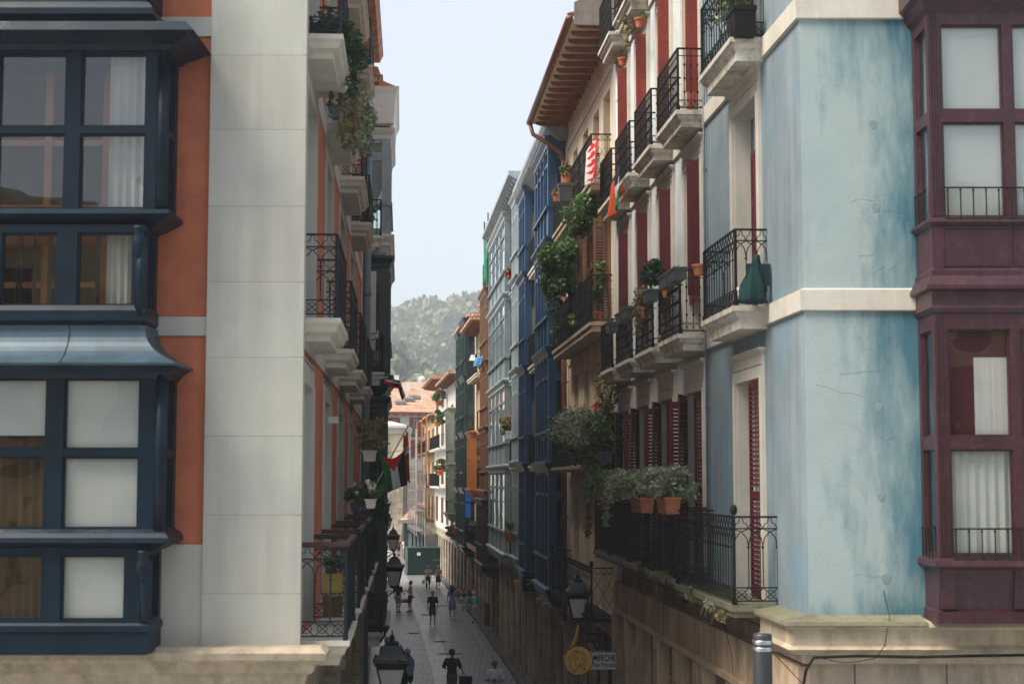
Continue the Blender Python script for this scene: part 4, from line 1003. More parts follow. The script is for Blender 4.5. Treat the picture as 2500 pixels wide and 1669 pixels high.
balcony(C1,G2,-.1,1.6,10.35,.6,'gothic','white_paint',h=1.05,th=.35,shape='deep')
balcony(C1,G2,-.2,.45,6.9,.55,'bars','iron',h=1.0,th=.1,shape='plain')
balcony(C1,G2,-.2,1.6,3.35,.62,'bars','white_paint',h=1.0,th=.35,shape='curved')
b=MB(G2)
b.box(.42,.47,.05,.35,11.0,13.1)
z=11.0
while z<13.1: b.box(.395,.42,.05,.35,z,z+.07); z+=.1
b.build('roller_shutter','white_paint',C1)
b=MB(G2); b.rects([(0,GW,-10,.4,18.4),(0,GW,-10,.5,18.6)]); b.build('roof','tile',C1)
pipe(C1,G2,.2,.1,0,18,.05,'copper')
def lhouse(a,b_,top,label,wallm,cols,floors,galm=None):
    fr=Fr(a,b_,'L'); B=base('town_house',(*a,0),label,'house'); W=fr.L
    us=[W*(i+.5)/cols for i in range(cols)]
    wallmesh(B,fr,0,W,0,top,[(u-.5,u+.5,4+k*3.2,6.2+k*3.2) for u in us for k in range(floors)]+[(u-.9,u+.9,0,3) for u in us],wallm,rec=.25,depth=9)
    for u in us:
        for k in range(floors):
            w=window(B,fr,u-.5,u+.5,4+k*3.2,6.2+k*3.2,rec=.2)
            surround(w,fr,u-.5,u+.5,4+k*3.2,6.2+k*3.2,w=.1,p=.03,head=.1)
            balcony(B,fr,u-.8,u+.8,4+k*3.2,.5,'simple','white_paint',h=1.0,th=.2,shape='plain')
    b=MB(fr); b.prism([(.6,top),(.6,top+.15),(-4.5,top+1.4),(-9,top+.2),(-9,top)],0,W); b.build('roof','tile',B)
    return B,fr
lhouse(LP[2],tuple((LP[2][i]+LP[3][i])/2 for i in (0,1)),15,'white balconied house just past the green gallery on the left','white_plaster',4,4)
mid=tuple((LP[2][i]+LP[3][i])/2 for i in (0,1))
lhouse(mid,LP[3],15,'third house on the left, ochre with white balconies','ochre_plaster',4,4)
lhouse(LP[3],LP[4],15,'last cream house on the left before the small square','cream_plaster',5,3)
# ================================================================== end of the street
YE=178.
FE=Fr((onY(1062,1150,YE)[0],YE),(onY(700,1150,YE)[0],YE-5),'R')
B13=base('end_house',(*FE.p,0),'white house with red shutters and tiled roof closing the view','house')
def eu(px,py): return FE.U(px,0,py)
ze=lambda py,px=1000: FE.Z(px,py)
wl=[(1000,1030,1020,1063),(1003,1030,1075,1118),(949,976,1021,1042),(960,985,1085,1118),(1003,1030,1150,1190),(958,985,1150,1190)]
ops=[]
for a,c,t,bt in wl: 
    x0,x1=eu(c,t),eu(a,t); ops.append((x0+.45,x1-.45,ze(bt),ze(t)))
wallmesh(B13,FE,0,FE.L,0,ze(1008),ops,'white_plaster',rec=.25,depth=12)
for x0,x1,z0,z1 in ops:
    w=window(B13,FE,x0,x1,z0,z1,rec=.2,fm='red_leaf')
    q=MB(FE); q.box(x0-.42,x0-.02,.02,.06,z0,z1); q.box(x1+.02,x1+.42,.02,.06,z0,z1); split_build(q,'shutter','red_leaf',w)
    surround(w,FE,x0-.4,x1+.4,z0,z1,w=.08,p=.03,mt='red_leaf',head=.08)
    if z1-z0>1.7: balcony(B13,FE,x0-.6,x1+.6,z0,.5,'simple','iron',h=.9,th=.1,shape='plain')
zt=ze(1008)
b=MB(FE); b.prism([(.8,zt-.05),(.8,zt+.12),(-6,ze(948)),(-12,zt+.3),(-12,zt)],-1,FE.L+1); b.build('roof','tile',B13)
b=MB(FE); b.box(-1,FE.L+1,.7,.85,zt-.2,zt+.1)
u=0
while u<FE.L: b.box(u,u+.2,0,.7,zt-.3,zt-.06); u+=.9
b.build('eave_board','red_leaf',B13)
b=MB(FE)
for px,py in ((1010,975),(1030,968),(950,958),(985,985)):
    u,z=eu(px,py),ze(py); f=(z-zt)/(ze(948)-zt); o=.8-6.8*f; zz=zt+.12+(ze(948)-zt-.12)*f
    b.prism([(o+.5,zz-.1),(o+.5,zz+.25),(o-.6,zz+.45),(o-.6,zz-.1)],u-.6,u+.6)
split_build(b,'roof_window','zinc',B13)
# church with curved cornice
YC=160.
X=lambda px,Y=YC: onY(px,1150,Y)[0]
zc=lambda py,Y=YC: onY(1000,py,Y)[2]
B14=base('church',(X(935),YC,0),'sunlit cream church side with moulded cornice and rough stone base','church')
b=MB(WORLD)
b.box(X(880),X(990),YC,YC+8,zc(1190),zc(1056)); b.box(X(938),X(948),YC-.35,YC,zc(1190),zc(1060)); b.box(X(890),X(898),YC-.35,YC,zc(1190),zc(1060)); b.build('wall','cream_plaster',B14)
b=MB(WORLD); b.rects([(X(878),X(991),YC-.4,YC+8,zc(1058)),(X(878),X(993),YC-.5,YC+8,zc(1050)),(X(876),X(994),YC-.9,YC+8,zc(1044)),(X(876),X(994),YC-.9,YC+8,zc(1038)),(X(870),X(955),YC-.2,YC+8,zc(1028))]); b.build('cornice','cream_trim',B14)
b=MB(WORLD); b.box(X(880),X(989),YC-.3,YC+8,0,zc(1190)-.005); b.build('stone_base','ashlar2',B14)
B15=base('stone_tower',(X(1005,152),152,0),'dark weathered stone tower stump with a flat cap behind the kiosk','tower')
b=MB(WORLD); b.rects([(X(983,152),X(1028,152),152,156,0),(X(984,152),X(1027,152),152,156,zc(1141,152))]); b.build('shaft','plinth',B15)
b=MB(WORLD); b.rects([(X(981,152),X(1030,152),151.8,156,zc(1146,152)),(X(979,152),X(1034,152),151.5,156,zc(1143,152)),(X(979,152),X(1034,152),151.5,156,zc(1137,152)),(X(984,152),X(1028,152),152,156,zc(1131,152))]); b.build('cap','plinth',B15)
B16=base('kiosk',(X(1000,146),146,0),'low kiosk with a sloping rusty tiled roof and grey gutter','kiosk')
x0,x1=X(976,144),X(1046,144)
b=MB(WORLD); b.box(x0+.4,x1,144.4,149,0,zc(1272,144)); b.build('wall','green_dk',B16)
b=MB(WORLD); b.loft([[(x0,143.6,zc(1274,144)),(x1+.3,143.6,zc(1262,144)),(x1+.3,149.5,zc(1236,144)),(x0+1.2,149.5,zc(1236,144))],[(x0,143.6,zc(1270,144)),(x1+.3,143.6,zc(1258,144)),(x1+.3,149.5,zc(1230,144)),(x0+1.2,149.5,zc(1230,144))]]); b.build('roof','tile',B16)
b=MB(WORLD); b.box(x0-.1,x1+.3,143.4,143.6,zc(1276,144),zc(1268,144)); b.build('gutter','zinc',B16)
b=MB(WORLD)
for k in range(5):
    xx=lerp(x0+.8,x1-.5,k/4); b.box(xx,xx+.45,144.3,144.38,.9,2.4)
split_build(b,'window','sky_paint',B16)
# scaffold
B17=base('scaffold',(*on_poly(RP,1050),0),'tubular metal scaffold in front of the far houses','scaffold')
fs=Fr(on_poly(RP,1066),on_poly(RP,1040),'R'); b=MB(fs); k=MB(fs)
n=6
for i in range(n+1):
    u=fs.L*i/n
    for o in (.95,1.6): b.tube([(u,o,2.8),(u,o,9.2)],.04,5)
    for z in (3.2,4.8,6.4,8.0,9.0): b.tube([(u,.95,z),(u,1.6,z)],.03,4)
for z in (3.2,4.1,4.8,5.7,6.4,7.3,8.0,8.9): b.tube([(0,1.6,z),(fs.L,1.6,z)],.03,4)
for z in (3.2,4.8,6.4,8.0): k.box(0,fs.L,.95,1.6,z-.04,z)
b.build('frame','chrome',B17); split_build(k,'deck','zinc',B17)
# ================================================================== loose things on and around the houses
def leaves(b,c,r,n,size,rnd,shell=.35,elong=1.6,droop=0.):
    for _ in range(n):
        d=Vector((rnd.gauss(0,1),rnd.gauss(0,1),rnd.gauss(0,1))).normalized()*(shell+(1-shell)*rnd.random()**.5)*rnd.uniform(.75,1.12)
        p=Vector((c[0]+d.x*r[0],c[1]+d.y*r[1],c[2]+d.z*r[2]-droop*abs(d.x+d.y)*.3))
        t=Vector((rnd.gauss(0,1),rnd.gauss(0,1),rnd.gauss(-.2,.8))).normalized(); q=t.cross(Vector((rnd.gauss(0,1),rnd.gauss(0,1),rnd.gauss(0,1)))).normalized()
        s=size*rnd.uniform(.6,1.3); i=[]
        for a,e in ((-1,0),(0,.5),(1,0),(0,-.5)):
            v=p+t*s*a*elong*.5+q*s*e; b.v.append(tuple(v)); i.append(len(b.v)-1)
        b.face(i)
def clumps(b,c,r,k,n,size,rnd,**kw):
    for _ in range(k):
        d=Vector((rnd.uniform(-1,1),rnd.uniform(-1,1),rnd.uniform(-1,1)))*.72
        leaves(b,(c[0]+d.x*r[0],c[1]+d.y*r[1],c[2]+d.z*r[2]),tuple(x*rnd.uniform(.32,.5) for x in r),n,size,rnd,**kw)
def blades(b,c,n,L,rnd,w=.012,spread=1.,up=.8):
    for _ in range(n):
        a=rnd.random()*6.283; l=L*rnd.uniform(.6,1.15); k=spread*rnd.uniform(.4,1.); pts=[]
        for j in range(6):
            t=j/5; pts.append(Vector((c[0]+math.cos(a)*l*k*t,c[1]+math.sin(a)*l*k*t,c[2]+l*(up*t-1.25*k*t*t))))
        sdir=Vector((-math.sin(a),math.cos(a),0)); pv=None
        for j,p in enumerate(pts):
            ww=w*(1-.85*(j/5)); i=[]
            for sg in (-1,1): b.v.append(tuple(p+sdir*sg*ww)); i.append(len(b.v)-1)
            if pv: b.face((pv[0],pv[1],i[1],i[0]))
            pv=i
def trail(b,c,L,n,rnd,size=.05,w=.07,drift=(0,0)):
    for _ in range(n):
        t=rnd.random()**.8; p=(c[0]+rnd.gauss(0,w*(1-.5*t))+drift[0]*t,c[1]+rnd.gauss(0,w*(1-.5*t))+drift[1]*t,c[2]-L*t)
        leaves(b,p,(.01,.01,.01),1,size,rnd)
def pot(B,fr,u,o,z,r,h,mt='terracotta'):
    b=MB(fr); b.lathe((u,o),[(r*.68,z),(r*.92,z+h*.8),(r*1.05,z+h*.8),(r*1.05,z+h),(r*.92,z+h),(r*.9,z+h*.9)],14); p=b.build('pot',mt,B)
    s=MB(fr); s.lathe((u,o),[(r*.9,z+h*.88),(.001,z+h*.9)],10); s.build('soil','soil',p); return p
def trough(B,fr,u,o,z,L,w,h,mt='planter_gr'):
    b=MB(fr); b.rects([(u-L/2+.03,u+L/2-.03,o-w/2+.02,o+w/2-.02,z),(u-L/2,u+L/2,o-w/2,o+w/2,z+h*.85),(u-L/2-.012,u+L/2+.012,o-w/2-.012,o+w/2+.012,z+h*.85),(u-L/2-.012,u+L/2+.012,o-w/2-.012,o+w/2+.012,z+h),(u-L/2+.01,u+L/2-.01,o-w/2+.01,o+w/2-.01,z+h),(u-L/2+.01,u+L/2-.01,o-w/2+.01,o+w/2-.01,z+h*.9)]); p=b.build('planter',mt,B)
    s=MB(fr); s.box(u-L/2+.012,u+L/2-.012,o-w/2+.012,o+w/2-.012,z+h*.86,z+h*.9); s.build('soil','soil',p); return p
def stems(B,fr,u,o,z,h,n,r,rnd,mt='stem'):
    b=MB(fr)
    for _ in range(n):
        a=rnd.uniform(-.12,.12)*h*2; c=rnd.uniform(-.12,.12)*h*2; b.tube([(u,o,z),(u+a*.4,o+c*.4,z+h*.5),(u+a,o+c,z+h)],r,5,rr=[r,r*.7,r*.3])
    b.build('stem',mt,B)
PN=[0]
def plant(label,fr,px,py,o,kind='pot',size=(.14,.24),fol=(),potmat=None,group=None,name='potted_plant',cat='plant',flowers=None,blade=None,tr=(),stem=True,uz=None):
    """px,py: where the foot of the pot stands (source pixels) on plane o"""
    PN[0]+=1; rnd=random.Random(100+PN[0])
    u,z=fr.hit(px,py,o) if uz is None else uz; B=base(name,fr.w(u,o,z),label,cat,group)
    topz=z
    if kind=='pot': pot(B,fr,u,o,z,size[0],size[1],potmat or 'terracotta'); topz=z+size[1]
    elif kind=='trough': trough(B,fr,u,o,z,size[0],size[1],size[2],potmat or 'planter_gr'); topz=z+size[2]
    if fol or tr:
        b=MB(WORLD)
        for (dx,dz,rx,rz,k,n,s,m) in fol: pass
        mats=[]
        for (dx,dz,rx,rz,k,n,s,m) in fol:
            if m not in mats: mats.append(m)
            b.mi=mats.index(m); c=fr.w(u+dx,o,topz+dz); clumps(b,c,(rx*.8,rx,rz),k,n,s,rnd)
        for (dx,do,dz,L,n,m) in tr:
            if m not in mats: mats.append(m)
            b.mi=mats.index(m); trail(b,fr.w(u+dx,o+do,topz+dz),L,n,rnd)
        b.build('foliage',mats,B)
        if stem and fol: stems(B,fr,u,o,topz-.03,max(.08,fol[0][1]),4,.012,rnd)
    if blade:
        b=MB(WORLD); n,L,w,m,sp=blade; blades(b,fr.w(u,o,topz-.02),n,L,rnd,w,sp); b.build('foliage' if not fol else 'blades',m,B)
    if flowers:
        b=MB(WORLD); n,m,dz,rx,rz,s=flowers
        for _ in range(n):
            c=fr.w(u+rnd.uniform(-rx,rx),o+rnd.uniform(-.2,.2)*rx,topz+dz+rnd.uniform(-rz,rz)); 
            for k in range(6): leaves(b,c,(s*.4,s*.4,s*.4),1,s,rnd,elong=1)
        b.build('blossom',m,B)
    return B
# ---- left side
plant('round dark green shrub behind the railing of the topmost left balcony',FLs,785,112,.22,'trough',(.6,.2,.13),[(0,.17,.52,.22,26,80,.04,'leaf_dk')],uz=(1.25,12.93),name='potted_shrub')
plant('dark bushy plant spilling over the outer rail of the topmost left balcony',FLs,826,100,.40,'trough',(.4,.12,.12),[(0,.10,.42,.26,18,70,.04,'leaf_dk')],tr=[(0,.1,0,.5,110,'leaf_dk')],uz=(2.1,12.93),name='potted_shrub')
plant('big loose grey green bush hanging off the second left upper balcony',FLs,876,345,.50,None,(.1,.1),[(0,.25,.30,.42,22,90,.045,'leaf_grey')],tr=[(-1.2,-.05,.9,1.2,240,'leaf_dry'),(-.7,0,.7,.9,200,'leaf_grey')],name='trailing_plant',stem=False)
plant('withered trailing plant inside the second left upper balcony railing',FLs,820,290,.28,'trough',(.3,.14,.12),[(0,.1,.12,.2,6,30,.04,'leaf_dry')],tr=[(0,.1,.1,.5,90,'leaf_dry')])
plant('small leafy plant on the last left upper balcony before the drainpipe',FLs,896,490,.28,'trough',(.4,.16,.13),[(0,.14,.4,.2,12,50,.05,'leaf')],uz=(15.2,12.93))
plant('row of white geraniums on the farthest dark handrail at left',FLs,868,1246,.3,'trough',(.7,.18,.16),[(0,.12,.3,.16,12,50,.05,'leaf')],flowers=(16,'flower_white',.2,.35,.12,.08),name='flower_trough')
plant('white flowering plant on the green gallery sill beside the drainpipe',G2,905,1240,.62,'trough',(.34,.16,.14),[(0,.12,.26,.16,10,50,.05,'leaf')],flowers=(16,'flower_white',.2,.26,.1,.06),potmat='white_paint',name='flower_trough')
plant('reddish dry plant in a white trough hung on the green gallery balcony',G2,902,1126,.50,'trough',(.35,.24,.2),[(0,.3,.4,.3,14,50,.05,'leaf_dry')],flowers=(16,'flower_pink',.35,.3,.2,.04),potmat='white_paint',tr=[(.2,.05,0,1.0,160,'leaf_dk')],name='flower_trough')
plant('dense dark creeper on the left lane wall under the flag',G2,928,1262,.72,None,(.1,.1),[(0,.2,.20,.32,12,60,.05,'leaf_dk')],name='creeper',stem=False)
def box_thing(name,label,cat,fr,px,py,o,w,d,h,mt,parts=None,taper=0.):
    u,z=fr.hit(px,py,o); B=base(name,fr.w(u,o,z),label,cat); b=MB(fr); b.rects([(u-w/2+taper,u+w/2-taper,o-d/2+taper,o+d/2-taper,z),(u-w/2,u+w/2,o-d/2,o+d/2,z+h*.92),(u-w/2-.01,u+w/2+.01,o-d/2-.01,o+d/2+.01,z+h*.93),(u-w/2-.01,u+w/2+.01,o-d/2-.01,o+d/2+.01,z+h)]); b.build('body',mt,B); return B,u,z
M['yellow']=mat('yellow_plastic',(.34,.24,.06),.5,.1,6,.05,30)
for k,(px,lab) in enumerate(((812,'olive yellow crate at the bottom of the pair on the low left balcony'),(812,'yellow crate of dark plants stacked on another on the low left balcony'))):
    B,u,z=box_thing('crate',lab,'crate',FLs,px,1502 if k==0 else 1444,.30,.30,.24,.24,'lamp_gold' if k==0 else 'yellow')
    b=MB(FLs)
    for q in range(3): b.box(u-.14,u+.14,.172,.178,z+.03+.07*q,z+.05+.07*q)
    b.build('slat','planter_gr',B)
    if k==0: continue
    b=MB(WORLD); clumps(b,FLs.w(u,.30,z+.33),(.14,.14,.14),7,40,.04,random.Random(k)); b.build('foliage','leaf_dk',B)
b=MB(FLs); u,z=FLs.hit(817,1025,.1); b.box(u-.12,u+.12,.0,.16,z-.05,z+.05); o=b.build('wall_lamp','white_paint'); tag(o,'small white wall lamp on the orange wall between balconies','lamp')
# ---- right side: R1
plant('climbing rose in a dark tub on the top balcony of the blue house',FRs,1810,100,.30,'trough',(.5,.3,.42),[(.3,.35,.30,.42,16,45,.05,'leaf'),(.95,.5,.28,.55,12,40,.05,'leaf_grey')],flowers=(7,'flower_pink',.3,.7,.4,.05),potmat='iron',name='potted_rose')
# green folded parasol cloth
B=base('folded_cloth',FRs.w(2.0,.3,9.8),'dark green cloth bundled over a rack on the blue house middle balcony','cloth')
M['green_cloth2']=mat('bottle_green_cloth',(.003,.032,.032),.8,.2,3,.2,12)
b=MB(FRs); b.sm=True
rnd=random.Random(4); rings=[]
uu,zt=FRs.hit(1838,622,.25); _,zb=FRs.hit(1838,742,.25)
for j in range(10):
    t=j/9; z=lerp(zb,zt,t); R=lerp(.15,.05,t**1.3)*(1+.25*math.sin(5*t)); rings.append([(uu+.02*math.sin(3*t)+R*.7*math.cos(a)*(1+.25*math.sin(5*a+4*t)),.26-.06*t+R*math.sin(a)*(1+.25*math.sin(5*a+4*t)),z) for a in [i*2*math.pi/20 for i in range(20)]])
b.loft(rings); b.build('cloth','green_cloth2',B)
b=MB(FRs); b.tube([(uu,.2,zb-.02),(uu,.2,zt+.05)],.015,6); b.plate([(uu-.02,zt-.12),(uu+.02,zt-.12),(uu+.02,zt-.38),(uu-.02,zt-.42)],.02,.34); b.build('rack','green_cloth2',B)
plant('small white jar beside the green cloth on the blue house balcony',FRs,1812,738,.35,'pot',(.07,.2),potmat='white_paint',name='jar',cat='jar')
pu=1707
plant('terracotta pot hooked on the rail between the blue and pale houses',F2,1708,672,.46,'pot',(.11,.16),blade=(8,.12,.008,'leaf_dry',.5))
lab=['grey planter hung outside the second row balcony, nearest to the blue house','grey planter just left of the nearest one on the second row rail','grey planter under the small jade tree on the second row rail','tilted grey planter beside the dry grass on the second row rail','grey planter on the farthest second row balcony, right one','leftmost grey planter on the second row rail by the cream house']
for k,(px,py,sp) in enumerate(((1653,688,0),(1630,703,0),(1588,738,1),(1534,778,0),(1519,790,0),(1494,812,0))):
    o=.56
    plant(lab[k],F2,px,py,o,'trough',(.62,.2,.2),[(0,.32,.34,.22,16,70,.05,'leaf_dk')] if sp else [],potmat='planter_gr',group='grey planters on the second row rail',name='planter' if not sp else 'planted_trough',cat='planter',blade=None if sp else (14,.25,.006,'leaf_dry',.5))
plant('brown dry grass plant in a terracotta pot on the second row balcony',F2,1572,778,.42,'pot',(.12,.2),[(0,.12,.26,.3,9,50,.04,'leaf_dry')],tr=[(0,.1,.1,.6,120,'leaf_dry')])
plant('terracotta pot standing on the second row rail beside a red shutter',F2,1630,726,.40,'pot',(.11,.18),blade=(8,.1,.006,'leaf_dry',.5))
plant('orange terracotta pot on the slab of the third pale balcony',F2,1624,846,.35,'pot',(.12,.2),blade=(10,.2,.008,'leaf_dry',.6))
plant('blue glazed bottle pot on the second pale balcony slab',F2,1577,876,.35,'pot',(.06,.22),potmat='sky_paint')
plant('spiky plant in a terracotta pot on a top row pale balcony',F2,1563,68,.32,'pot',(.11,.18),blade=(22,.3,.014,'leaf_lt',.7))
plant('trailing dry plant at the corner of a top row pale balcony',F2,1530,70,.46,None,(.1,.1),tr=[(0,0,.2,.6,90,'leaf_dry')],fol=[(0,.1,.1,.15,5,30,.04,'leaf_dry')],stem=False)
plant('small terracotta pot on the far end of the top row by the cream house',F2,1520,160,.3,'pot',(.1,.15),blade=(14,.2,.01,'leaf_dry',.7))
# first floor planters with grey green foliage
plant('terracotta trough of grey leaved geraniums on the long first floor rail, right one',F2,1632,1253,.66,'trough',(.85,.24,.26),[(0,.22,.55,.28,26,80,.055,'leaf_grey')],potmat='terracotta',flowers=(4,'flower_pink',.3,.3,.1,.03),name='flower_trough')
plant('terracotta trough of grey leaved geraniums on the long first floor rail, left one',F2,1568,1250,.66,'trough',(1.1,.24,.26),[(0,.22,.8,.30,34,80,.055,'leaf_grey')],potmat='terracotta',name='flower_trough')
plant('rusty terracotta pot with curly foliage at the left end of the first floor rail',F2,1482,1228,.75,'pot',(.2,.26),[(0,.1,.5,.32,22,70,.055,'leaf')],tr=[(-.3,.05,0,.7,200,'leaf_grey')])
# R3
plant('dense ivy mass hanging off the top row of the cream house',F3,1412,560,.68,None,(.1,.1),[(0,.35,.5,.55,34,90,.07,'leaf')],tr=[(.5,.0,.6,.6,160,'leaf')],name='ivy',stem=False)
plant('pink geranium in a terracotta pot on the far top cream balcony',F3,1386,448,.55,'pot',(.16,.25),[(0,.1,.25,.15,8,40,.06,'leaf')],flowers=(10,'flower_pink',.2,.22,.1,.07))
plant('black plastic box tilted off the far top cream balcony',F3,1380,492,.72,'trough',(.3,.35,.45),potmat='planter_gr',name='plastic_box',cat='box')
plant('terracotta pot under the black box on the cream house',F3,1362,492,.66,'pot',(.16,.22),[(0,.05,.2,.12,6,30,.06,'leaf_dry')])
plant('huge green climber bulging out beside the deep blue gallery',F3,1362,728,.85,None,(.1,.1),[(0,.7,.62,.75,50,110,.085,'leaf')],tr=[(1.4,.1,.5,.9,140,'leaf'),(-.4,.1,.2,1.2,220,'leaf_dk')],name='climber',stem=False)
plant('spiky yucca above the middle cream balcony rail',F3,1385,752,.33,'pot',(.15,.25),[(0,.5,.06,.5,4,20,.05,'leaf_dry')],blade=(50,1.1,.022,'leaf_lt',.5),uz=(F3.U(1388,.33),11.03),name='yucca')
plant('broad leaved banana plant leaning out of the middle cream balcony',F3,1370,768,.36,'pot',(.15,.25),blade=(18,1.3,.10,'leaf_lt',.55),uz=(F3.U(1372,.36),11.03),name='banana_plant')
plant('tall palm in a terracotta pot at the near end of the middle cream balcony',F3,1476,770,.28,'pot',(.14,.26),[(0,.75,.24,.5,16,50,.08,'leaf')],uz=(1.25,11.03),name='potted_palm')
plant('pots of herbs on the long middle cream balcony',F3,1418,800,.35,'trough',(.8,.2,.2),[(0,.15,.4,.15,12,40,.06,'leaf_lt')],uz=(4.2,11.03),name='herb_trough')
plant('overgrown balcony garden with red flowers on the cream house',F3,1450,1128,.40,'trough',(2.3,.3,.25),[(1.3,.65,1.3,.42,44,80,.06,'leaf_grey'),(1.2,.2,1.2,.4,26,70,.06,'leaf'),(-.1,.5,1.1,.5,40,80,.06,'leaf_grey'),(-.6,.30,.7,.7,34,80,.06,'leaf'),(-1.0,1.25,.4,.6,14,60,.05,'leaf_dry')],flowers=(110,'flower_red',.4,1.0,.65,.10),tr=[(1.3,.1,0,1.9,520,'leaf_dry'),(.5,.15,-.1,.8,260,'leaf_grey'),(-.9,.1,.3,1.1,300,'leaf'),(.95,.12,0,1.2,260,'leaf_grey')],potmat='planter_gr',name='balcony_garden',uz=(F3.U(1450,.4)-.95,7.80))
# R5
plant('long leaved spider plant in a red pot on the pale blue house',F5,1246,1322,.62,'pot',(.24,.4),blade=(160,1.1,.022,'leaf_lt',.55),name='spider_plant')
plant('dry flowers on a pale blue gallery sill',F5,1243,1072,.55,'trough',(1.2,.3,.3),[(0,.25,.5,.35,12,60,.09,'leaf_dry')],flowers=(12,'flower_pink',.3,.6,.3,.1),potmat='white_paint',name='flower_trough')
plant('red geraniums between the pale blue galleries, upper one',F5,1247,695,.45,'trough',(1.,.25,.25),[(0,.2,.4,.2,8,50,.09,'leaf')],flowers=(20,'flower_red',.2,.5,.2,.12),name='flower_trough')
plant('red geraniums on the orange bay house ledge',F8,1106,1316,.6,'trough',(1.5,.3,.3),[(0,.2,.6,.3,8,50,.12,'leaf')],flowers=(20,'flower_red',.3,.6,.3,.14),name='flower_trough')
for k,(px,py,lb) in enumerate(((1068,1040,'leafy plant on the upper far timber balcony'),(1072,990,'plant tub on the far white balcony under the red eave'),(1075,1160,'orange flower pot on the lower far balcony'))):
    plant(lb,F11,px,py,.6,'pot',(.3,.4),[(0,.3,.7,.5,8,50,.16,'leaf')],flowers=(6,'flower_red',.3,.5,.3,.15))
# ---- flags
def cloth_sheet(P,nu,nv,mats,pick,name,parent,th=.006):
    """P(s,t)->world point, s across, t down"""
    b=MB(WORLD); b.sm=True
    ids=[[None]*(nu+1) for _ in range(nv+1)]
    for j in range(nv+1):
        for i in range(nu+1): b.v.append(tuple(P(i/nu,j/nv))); ids[j][i]=len(b.v)-1
    for j in range(nv):
        for i in range(nu): b.mi=pick((i+.5)/nu,(j+.5)/nv); b.face((ids[j][i],ids[j][i+1],ids[j+1][i+1],ids[j+1][i]))
    o=b.build(name,mats,parent); m=o.modifiers.new('thickness','SOLIDIFY'); m.thickness=th; return o
def pal(s,t):  # s across stripes (0 black .. 1 green when hung sideways), t from hoist
    if t<.42*(1-abs(2*s-1)): return 0
    return 1 if s<1/3 else (2 if s<2/3 else 3)
YF=39.5
A=Vector(onY(930,1108,YF)); Bp=Vector(onY(986,1098,YF)); Cc=Vector(onY(996,1182,YF)); Dd=Vector(onY(944,1203,YF))
Fg=base('flag',tuple((A+Bp)/2),'large red, green, white and black striped flag hung across the lane from the left','flag')
def Pf(s,t):
    top=A.lerp(Bp,s)+Vector((0,0,-.16*math.sin(math.pi*s))); bot=Dd.lerp(Cc,s); p=top.lerp(bot,t); p.y+=.10*math.sin(9*s+2*t)*(.3+.7*t)-.1*t; return p
cloth_sheet(Pf,36,30,['flag_r','flag_g','flag_w','flag_k'],pal,'cloth',Fg)
b=MB(WORLD); b.tube([tuple(A+Vector((-.9,.2,.03))),tuple(A),tuple(Bp),tuple(Bp+Vector((.5,.3,.12)))],.008,4); b.build('cord','iron',Fg)
# ikurrina style orange white green flag behind on a pole
YG=41.
P0=Vector(onY(962,1150,YG)); P1=Vector(onY(996,1040,YG))
Fg=base('flag',tuple(P0),'furled orange and white flag with a green stripe on a slanting pole','flag')
b=MB(WORLD); b.tube([tuple(P0+Vector((-.5,0,-.4))),tuple(P1)],.018,6); b.ball(tuple(P1),.03); b.build('pole','white_paint',Fg)
Q0=Vector(onY(992,1052,YG));Q1=Vector(onY(985,1090,YG)); Q2=Vector(onY(998,1175,YG)); Q3=Vector(onY(988,1150,YG))
def Pg(s,t):
    top=Q0.lerp(Q1,s*.8); bot=Vector(onY(998,1180,YG)).lerp(Vector(onY(988,1160,YG)),s); p=top.lerp(bot,t); p.y+=.08*math.sin(14*s+3*t); p.x+=.05*math.sin(10*s); return p
def pickg(s,t): return 1 if (abs(t-.33)<.055) else (2 if abs(t-.50)<.05 else 0)
cloth_sheet(Pg,24,30,['flag_o','flag_w','flag_g'],pickg,'cloth',Fg)
YH=40.
Fg=base('flag',onY(940,925,YH),'twisted dark flag of green, white, black and red flapping from the left cornice','flag')
def Ph(s,t):
    px=lerp(938,989,s); pc=lerp(922,931,s)+(34*max(0,s-.75)/.25 if s>.75 else 0); p=Vector(onY(px-(6*s if s>.75 else 0)*t,pc+lerp(0,12+8*math.sin(3*s),t),YH)); p.y+=.12*math.sin(8*s+4*t); return p
cloth_sheet(Ph,30,14,['flag_r','flag_g','flag_w','flag_k'],lambda s,t: 1 if t<.25 else (2 if t<.4 else (3 if (t<.72 and s>.45) or s>.75 else 0)),'cloth',Fg)
b=MB(WORLD); q=onY(938,922,YH); b.tube([(q[0]-.8,YH,q[2]-.1),(q[0]+.1,YH,q[2]+.02)],.015,5); b.build('pole','white_paint',Fg)
# flag at the pale house
def hang(fr,pts,o,label,mats,pick,name='flag',cat='flag',wave=.05):
    """pts: four source pixels tl,tr,br,bl on the plane o"""
    q=[fr.hit(px,py,o) for px,py in pts]; B=base(name,fr.w(q[0][0],o,q[0][1]),label,cat)
    def P(s,t):
        u=lerp(lerp(q[0][0],q[1][0],s),lerp(q[3][0],q[2][0],s),t); z=lerp(lerp(q[0][1],q[1][1],s),lerp(q[3][1],q[2][1],s),t)
        return Vector(fr.w(u,o+wave*math.sin(7*s+2*t)*(.2+t),z))
    cloth_sheet(P,28,20,mats,pick,'cloth',B); return B
hang(F2,[(1492,447),(1514,400),(1514,503),(1490,533)],.6,'red, black, white and green flag draped on the pale house balcony end',['flag_o','flag_k','flag_w','flag_g'],lambda s,t: 0 if t>.1 and s<.38 else (1 if t<.3 else (2 if t<.62 else 3)))
